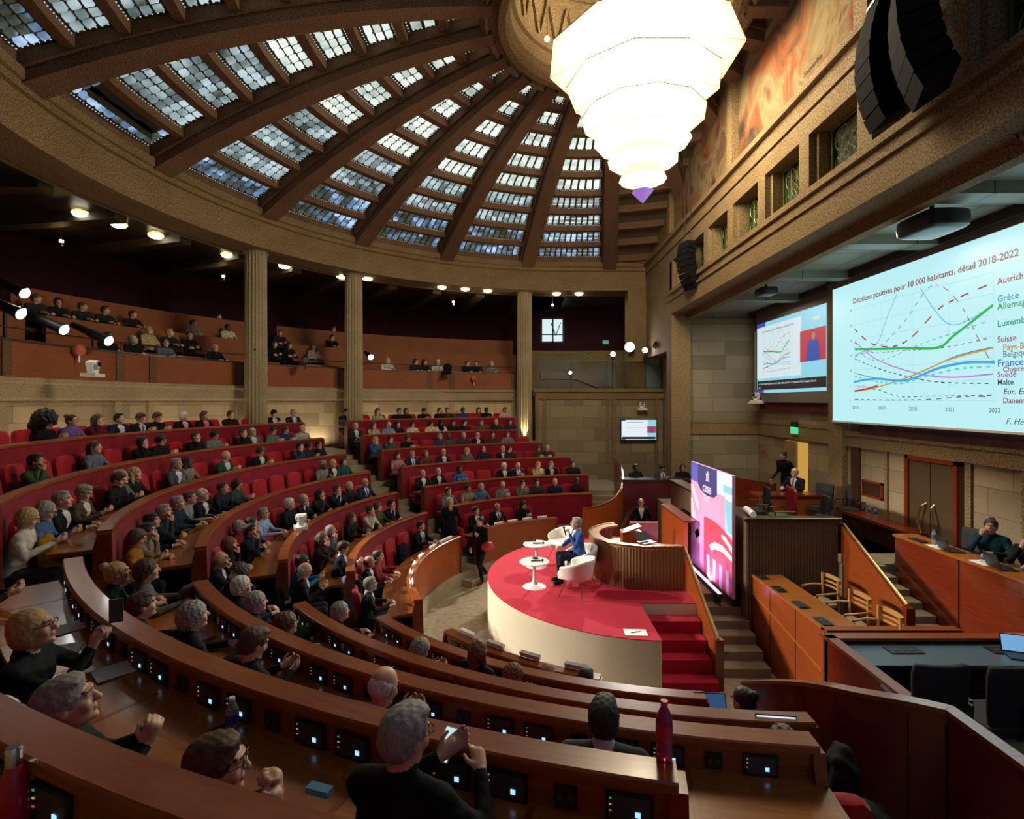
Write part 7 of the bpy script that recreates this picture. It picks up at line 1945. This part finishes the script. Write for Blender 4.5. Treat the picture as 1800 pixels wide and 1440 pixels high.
l = deskpt(425, 3, .12); o = rounded(MB(), (0, 0, .008), (.078, .16, .016)).build('smartphone', BLACK, smooth=True); o.location = (-1.62, 2.86, 3.008); o.rotation_euler.z = -.75; tag(o, 'black phone lying on the near desk below the water bottle', 'phone')
o = MB().box((0, 0, .003), (.21, .29, .005)).build('paper_sheet', PAPER); o.location = (-2.66, 3.50, 3.012); o.rotation_euler.z = -.7; tag(o, 'blank white paper on the desk in front of the phone-holding person', 'paper')
o = rounded(MB(), (0, 0, .012), (.10, .15, .024)).build('wallet', mat('olive leather', (.16, .12, .05), .5), smooth=True); o.location = (-2.52, 3.62, 3.018); o.rotation_euler.z = -.5; tag(o, 'olive leather wallet beside the white paper on the near desk', 'wallet')
blob('face_mask', Sdf().ell((0, 0, 0), (.08, .05, .02), 0, .02).ell((.05, .03, .01), (.05, .04, .015), 0, .02), .008, BLACK, (-2.08, 3.28, 3.03), 0, 'crumpled black and white mask on the near desk', 'mask', amp=.006, fr=60)
bottle(P(CR_, 9.12, -168.2, 3.22), 'tall ridged bottle with pink drink and pink cap standing on the rail', .255, .036, 'd03060', mat('pink drink', (.55, .05, .18), .1, trans=.5), 'c02050')
t = thing('thermos', 'red metal flask with a steel lid at the bottom left corner', 'flask', (-1.60, 1.66, 3.44))
MB().lathe((0, 0, 0), [(0, 0), (.036, 0), (.038, .01), (.038, .16), (.022, .21), (0, .21)], 24).build('body', mat('scuffed red enamel', (.45, .01, .03), .3), t, smooth=True); MB().lathe((0, 0, 0), [(0, .21), (.022, .21), (.023, .26), (.020, .268), (0, .268)], 24).build('lid', CHROME, t, smooth=True)
o = MB().box((0, 0, .009), (.075, .03, .018)).build('small_box', mat('blue red carton', (.06, .2, .35), .5)); o.location = P(CR_, 10.2, -162.4, 3.66); o.rotation_euler.z = -.3; tag(o, 'small blue and red carton on the rail at the bottom edge', 'box')
def sheet(px, k, dr, label, w=.21, d=.29, near=True, c=None, th=.006):
    l = deskpt(px, k, dr, near); o = MB().box((0, 0, th/2+.004), (d, w, th)).build('paper_sheet', c or PAPER); o.location = l; o.rotation_euler.z = facing(l)+.2; return tag(o, label, 'paper')
sheet(604, 5, .28, 'white paper with a pen on the desk in the centre foreground'); sheet(770, 4, .2, 'open white notebook behind the grey-haired foreground person')
sheet(500, 6, .25, 'white paper beside the black bag in the middle rows'); o = sheet(340, 4, .3, 'pink and black striped laptop sleeve on the near left desk', .24, .32, c=mat('striped sleeve', (.22, .05, .10), .6), th=.02); o['category'] = 'sleeve'; o.name = 'laptop_sleeve'
sheet(655, 6, .3, 'dark tablet folder with glasses on the centre desk', .2, .26, c=DGREY)['category'] = 'folder'
l = deskpt(522, 5, .25); blob('black_bag', Sdf().ell((0, 0, .07), (.19, .13, .07), 0, .02).ell((.05, .02, .10), (.13, .10, .05), 0, .03), .012, cloth('0c0c0e'), l, .4, 'soft black bag lying on the desk beside the curly-haired person', 'bag')
l = deskpt(330, 4, .16); blob('handbag', Sdf().ell((0, 0, .10), (.17, .07, .10), 0, .03), .012, mat('brown leather', (.10, .03, .02), .4), (l[0]-.12, l[1]+.32, l[2]), .9, 'brown leather handbag with a floral scarf at the start of the near desk', 'bag')
l = deskpt(95, 3, .3); o = MB().box((0, 0, .006), (.30, .22, .008)).build('notebook', PAPER); o.location = l; o.rotation_euler.z = .5; tag(o, 'white folder with a brown notebook at the far left start of the near desk', 'notebook')
l = deskpt(120, 3, .25); o = MB().box((0, 0, .004), (.21, .29, .006)).build('paper_sheet', PAPER); o.location = (-3.55, 4.15, 3.008); o.rotation_euler.z = -.6; tag(o, 'cream paper on the near desk left of the held phone', 'paper')
bottle((-3.12, 4.02, 3.0), 'water bottle with dark cap on the near desk behind the held phone', .2, .034, '20283c', None, 'c8d0d8'); bottle((-3.0, 3.86, 3.0), 'small water glass beside the dark-capped bottle', .10, .034, 'c8d0d8', None, 'c8d0d8')
bottle(deskpt(915, 5, .2), 'small bottle with a yellow cap on the near desk', .2, .03, 'b8c020', None, 'c8c880', 'small bottles on the near desks')
bottle(deskpt(1074, 6, .2), 'small clear bottle with a pale cap near the front desk', .2, .028, 'c8c8d8', None, '3048a0', 'small bottles on the near desks')
bottle(deskpt(876, 7, .2), 'small dark-capped bottle on the near front desk', .2, .028, '20305c', None, '3048a0', 'small bottles on the near desks')
l = deskpt(1195, 5, .22); blob('pouch', Sdf().ell((0, 0, .06), (.07, .05, .07), 0, .02).ell((.03, 0, .12), (.03, .03, .04), 0, .03), .010, mat('pink leather', (.45, .10, .12), .4), l, 0, 'pink drawstring pouch on the near desk', 'pouch')
laptop((2.04, 4.10, 2.045), -.12, 'laptop with a bright white page at the right end of the desks', emis('white page', (.75, .88, .95), 1.0), ang=1.7)
laptop((1.92, 5.22, 1.59), -.1, 'dark blue laptop near the curved parapet', emis('navy page', (.04, .10, .22), .7))
laptop((6.25, 6.55, 1.60), -.3, 'laptop with a blue page on the technician desk at the right edge', emis('blue page', (.22, .48, .80), .8), ang=1.8)
l = deskpt(718, 7, .25, False); laptop((l[0], 9.05, 1.09), facing(l)-.25, 'black laptop with a bright screen at the end of the left front desk', emis('cyan page', (.35, .75, .9), .9))
for px, k, lab in ((605, 1, 'silver laptop on the top row desk beside the middle column'), (735, 3, 'silver laptop beside the curly-haired person in the third right row'), (818, 5, 'grey laptop in front of the denim jacket'), (850, 6, 'black laptop in front of the denim shirt'), (960, 4, 'laptop at the right end of the fourth right row'), (542, 2, 'black laptop in front of the light grey shirt')):
    l = deskpt(px, k, .28, False); laptop(l, facing(l)+PI, lab, BLACK, STEEL if 'silver' in lab or 'grey l' in lab else BLACK); 
l = deskpt(788, 6, .2, False); 
for px, k, lab in ((199, 1, 'small clear bottle in front of the navy suit on the top row desk'), (131, 2, 'water bottle with a blue label beside the grey blue jacket'), (502, 5, 'water bottle near the white camera'), (725, 7, 'small dark bottle on the left front desk')):
    bottle(deskpt(px, k, .2, False), lab, .2, .03, '2a4ca0', grp='water bottles on the left block desks')
for i, (y, w) in enumerate(((11.75, 'left'), (11.55, 'right'))): bottle((7.8, y, 2.2), 'clear water bottle on the wooden wall bench, %s one of the pair' % w, .26, .035, '2040a0', grp='bottle pair on the wall bench')
bottle((7.0, 8.9, 2.36), 'clear water bottle on the press desk', .26, .035, '3048a0'); bottle((7.0, 7.95, 2.36), 'clear tumbler of water on the press desk beside the laptop', .12, .035, 'c8c8d0')
laptop((7.02, 8.55, 2.36), math.radians(-100)+PI, 'black laptop in front of the person in the teal sweater', group='laptops on the press desk'); laptop((7.02, 7.65, 2.36), math.radians(-100)+PI, 'black laptop nearest the right edge on the press desk', group='laptops on the press desk')
for i, (y, w) in enumerate(((8.9, 'farther'), (8.05, 'nearer'))):
    o = MB().box((0, 0, .003), (.21, .30, .004)).build('paper_sheet', PAPER); o.location = (6.95, y-.15, 2.36); tag(o, 'white paper on the press desk, the %s one' % w, 'paper')
def coat_on(loc, rz, col, label, s=1.0):
    S_ = Sdf().ell((0, 0, .35*s), (.22*s, .10*s, .24*s), 0, .05).ell((0, .12*s, .12*s), (.24*s, .20*s, .10*s), 0, .06).cap((.15*s, .1*s, .2*s), (.28*s, .2*s, -.1*s), .06*s, .04*s, 0, .04)
    return blob('jacket', S_, .018, cloth(col), loc, rz, label, 'jacket', amp=.018, fr=26)
x, y = ray(708, 5.5); coat_on((x, y, .80), facing((x, y)), '141c34', 'navy padded jacket lying on a red seat of the left front row')
coat_on((2.15, 3.5, 1.9), -1.9, '08080c', 'black coat hanging off the red seat in the lower right', 1.0)
x, y = ray(40, 9.55); coat_on((-5.72, 6.35, 2.72), -1.2, 'a07c14', 'mustard coat on the lap of the blonde person in white', .8)
x, y = ray(440, 8.7); coat_on((x, y, 2.18), facing((x, y)), '2a2c1c', 'olive backpack on a red seat in the third row', .6)
x, y = ray(530, 7.6); coat_on((x, y, 1.72), facing((x, y)), '0c0c10', 'black hat-shaped bag on a red seat in the fourth row', .55)
x, y = ray(445, 7.6); coat_on((x, y, 1.72), facing((x, y)), '6a4c20', 'brown patterned backpack on a red seat in the fourth row', .65)
x, y = ray(490, 6.7); coat_on((x, y, 1.25), facing((x, y)), '0e0e12', 'black coat beside the curly white-haired person', .9)
x, y = ray(607, 5.7); coat_on((x, y, 1.2), facing((x, y)), '7c90a8', 'pale blue jacket draped over the rail of the sixth row', .8)
coat_on((-2.98, 21.86-.4, 5.85), PI, '0c0e16', 'dark coat hung over the far gallery parapet', .8)
place_seat(7.9, -175.5, FL[4], 'red velvet seat under the black coat at the lower right', 'red seat at the lower right corner')
tb_ = bpy.data.objects['clerks_desk']
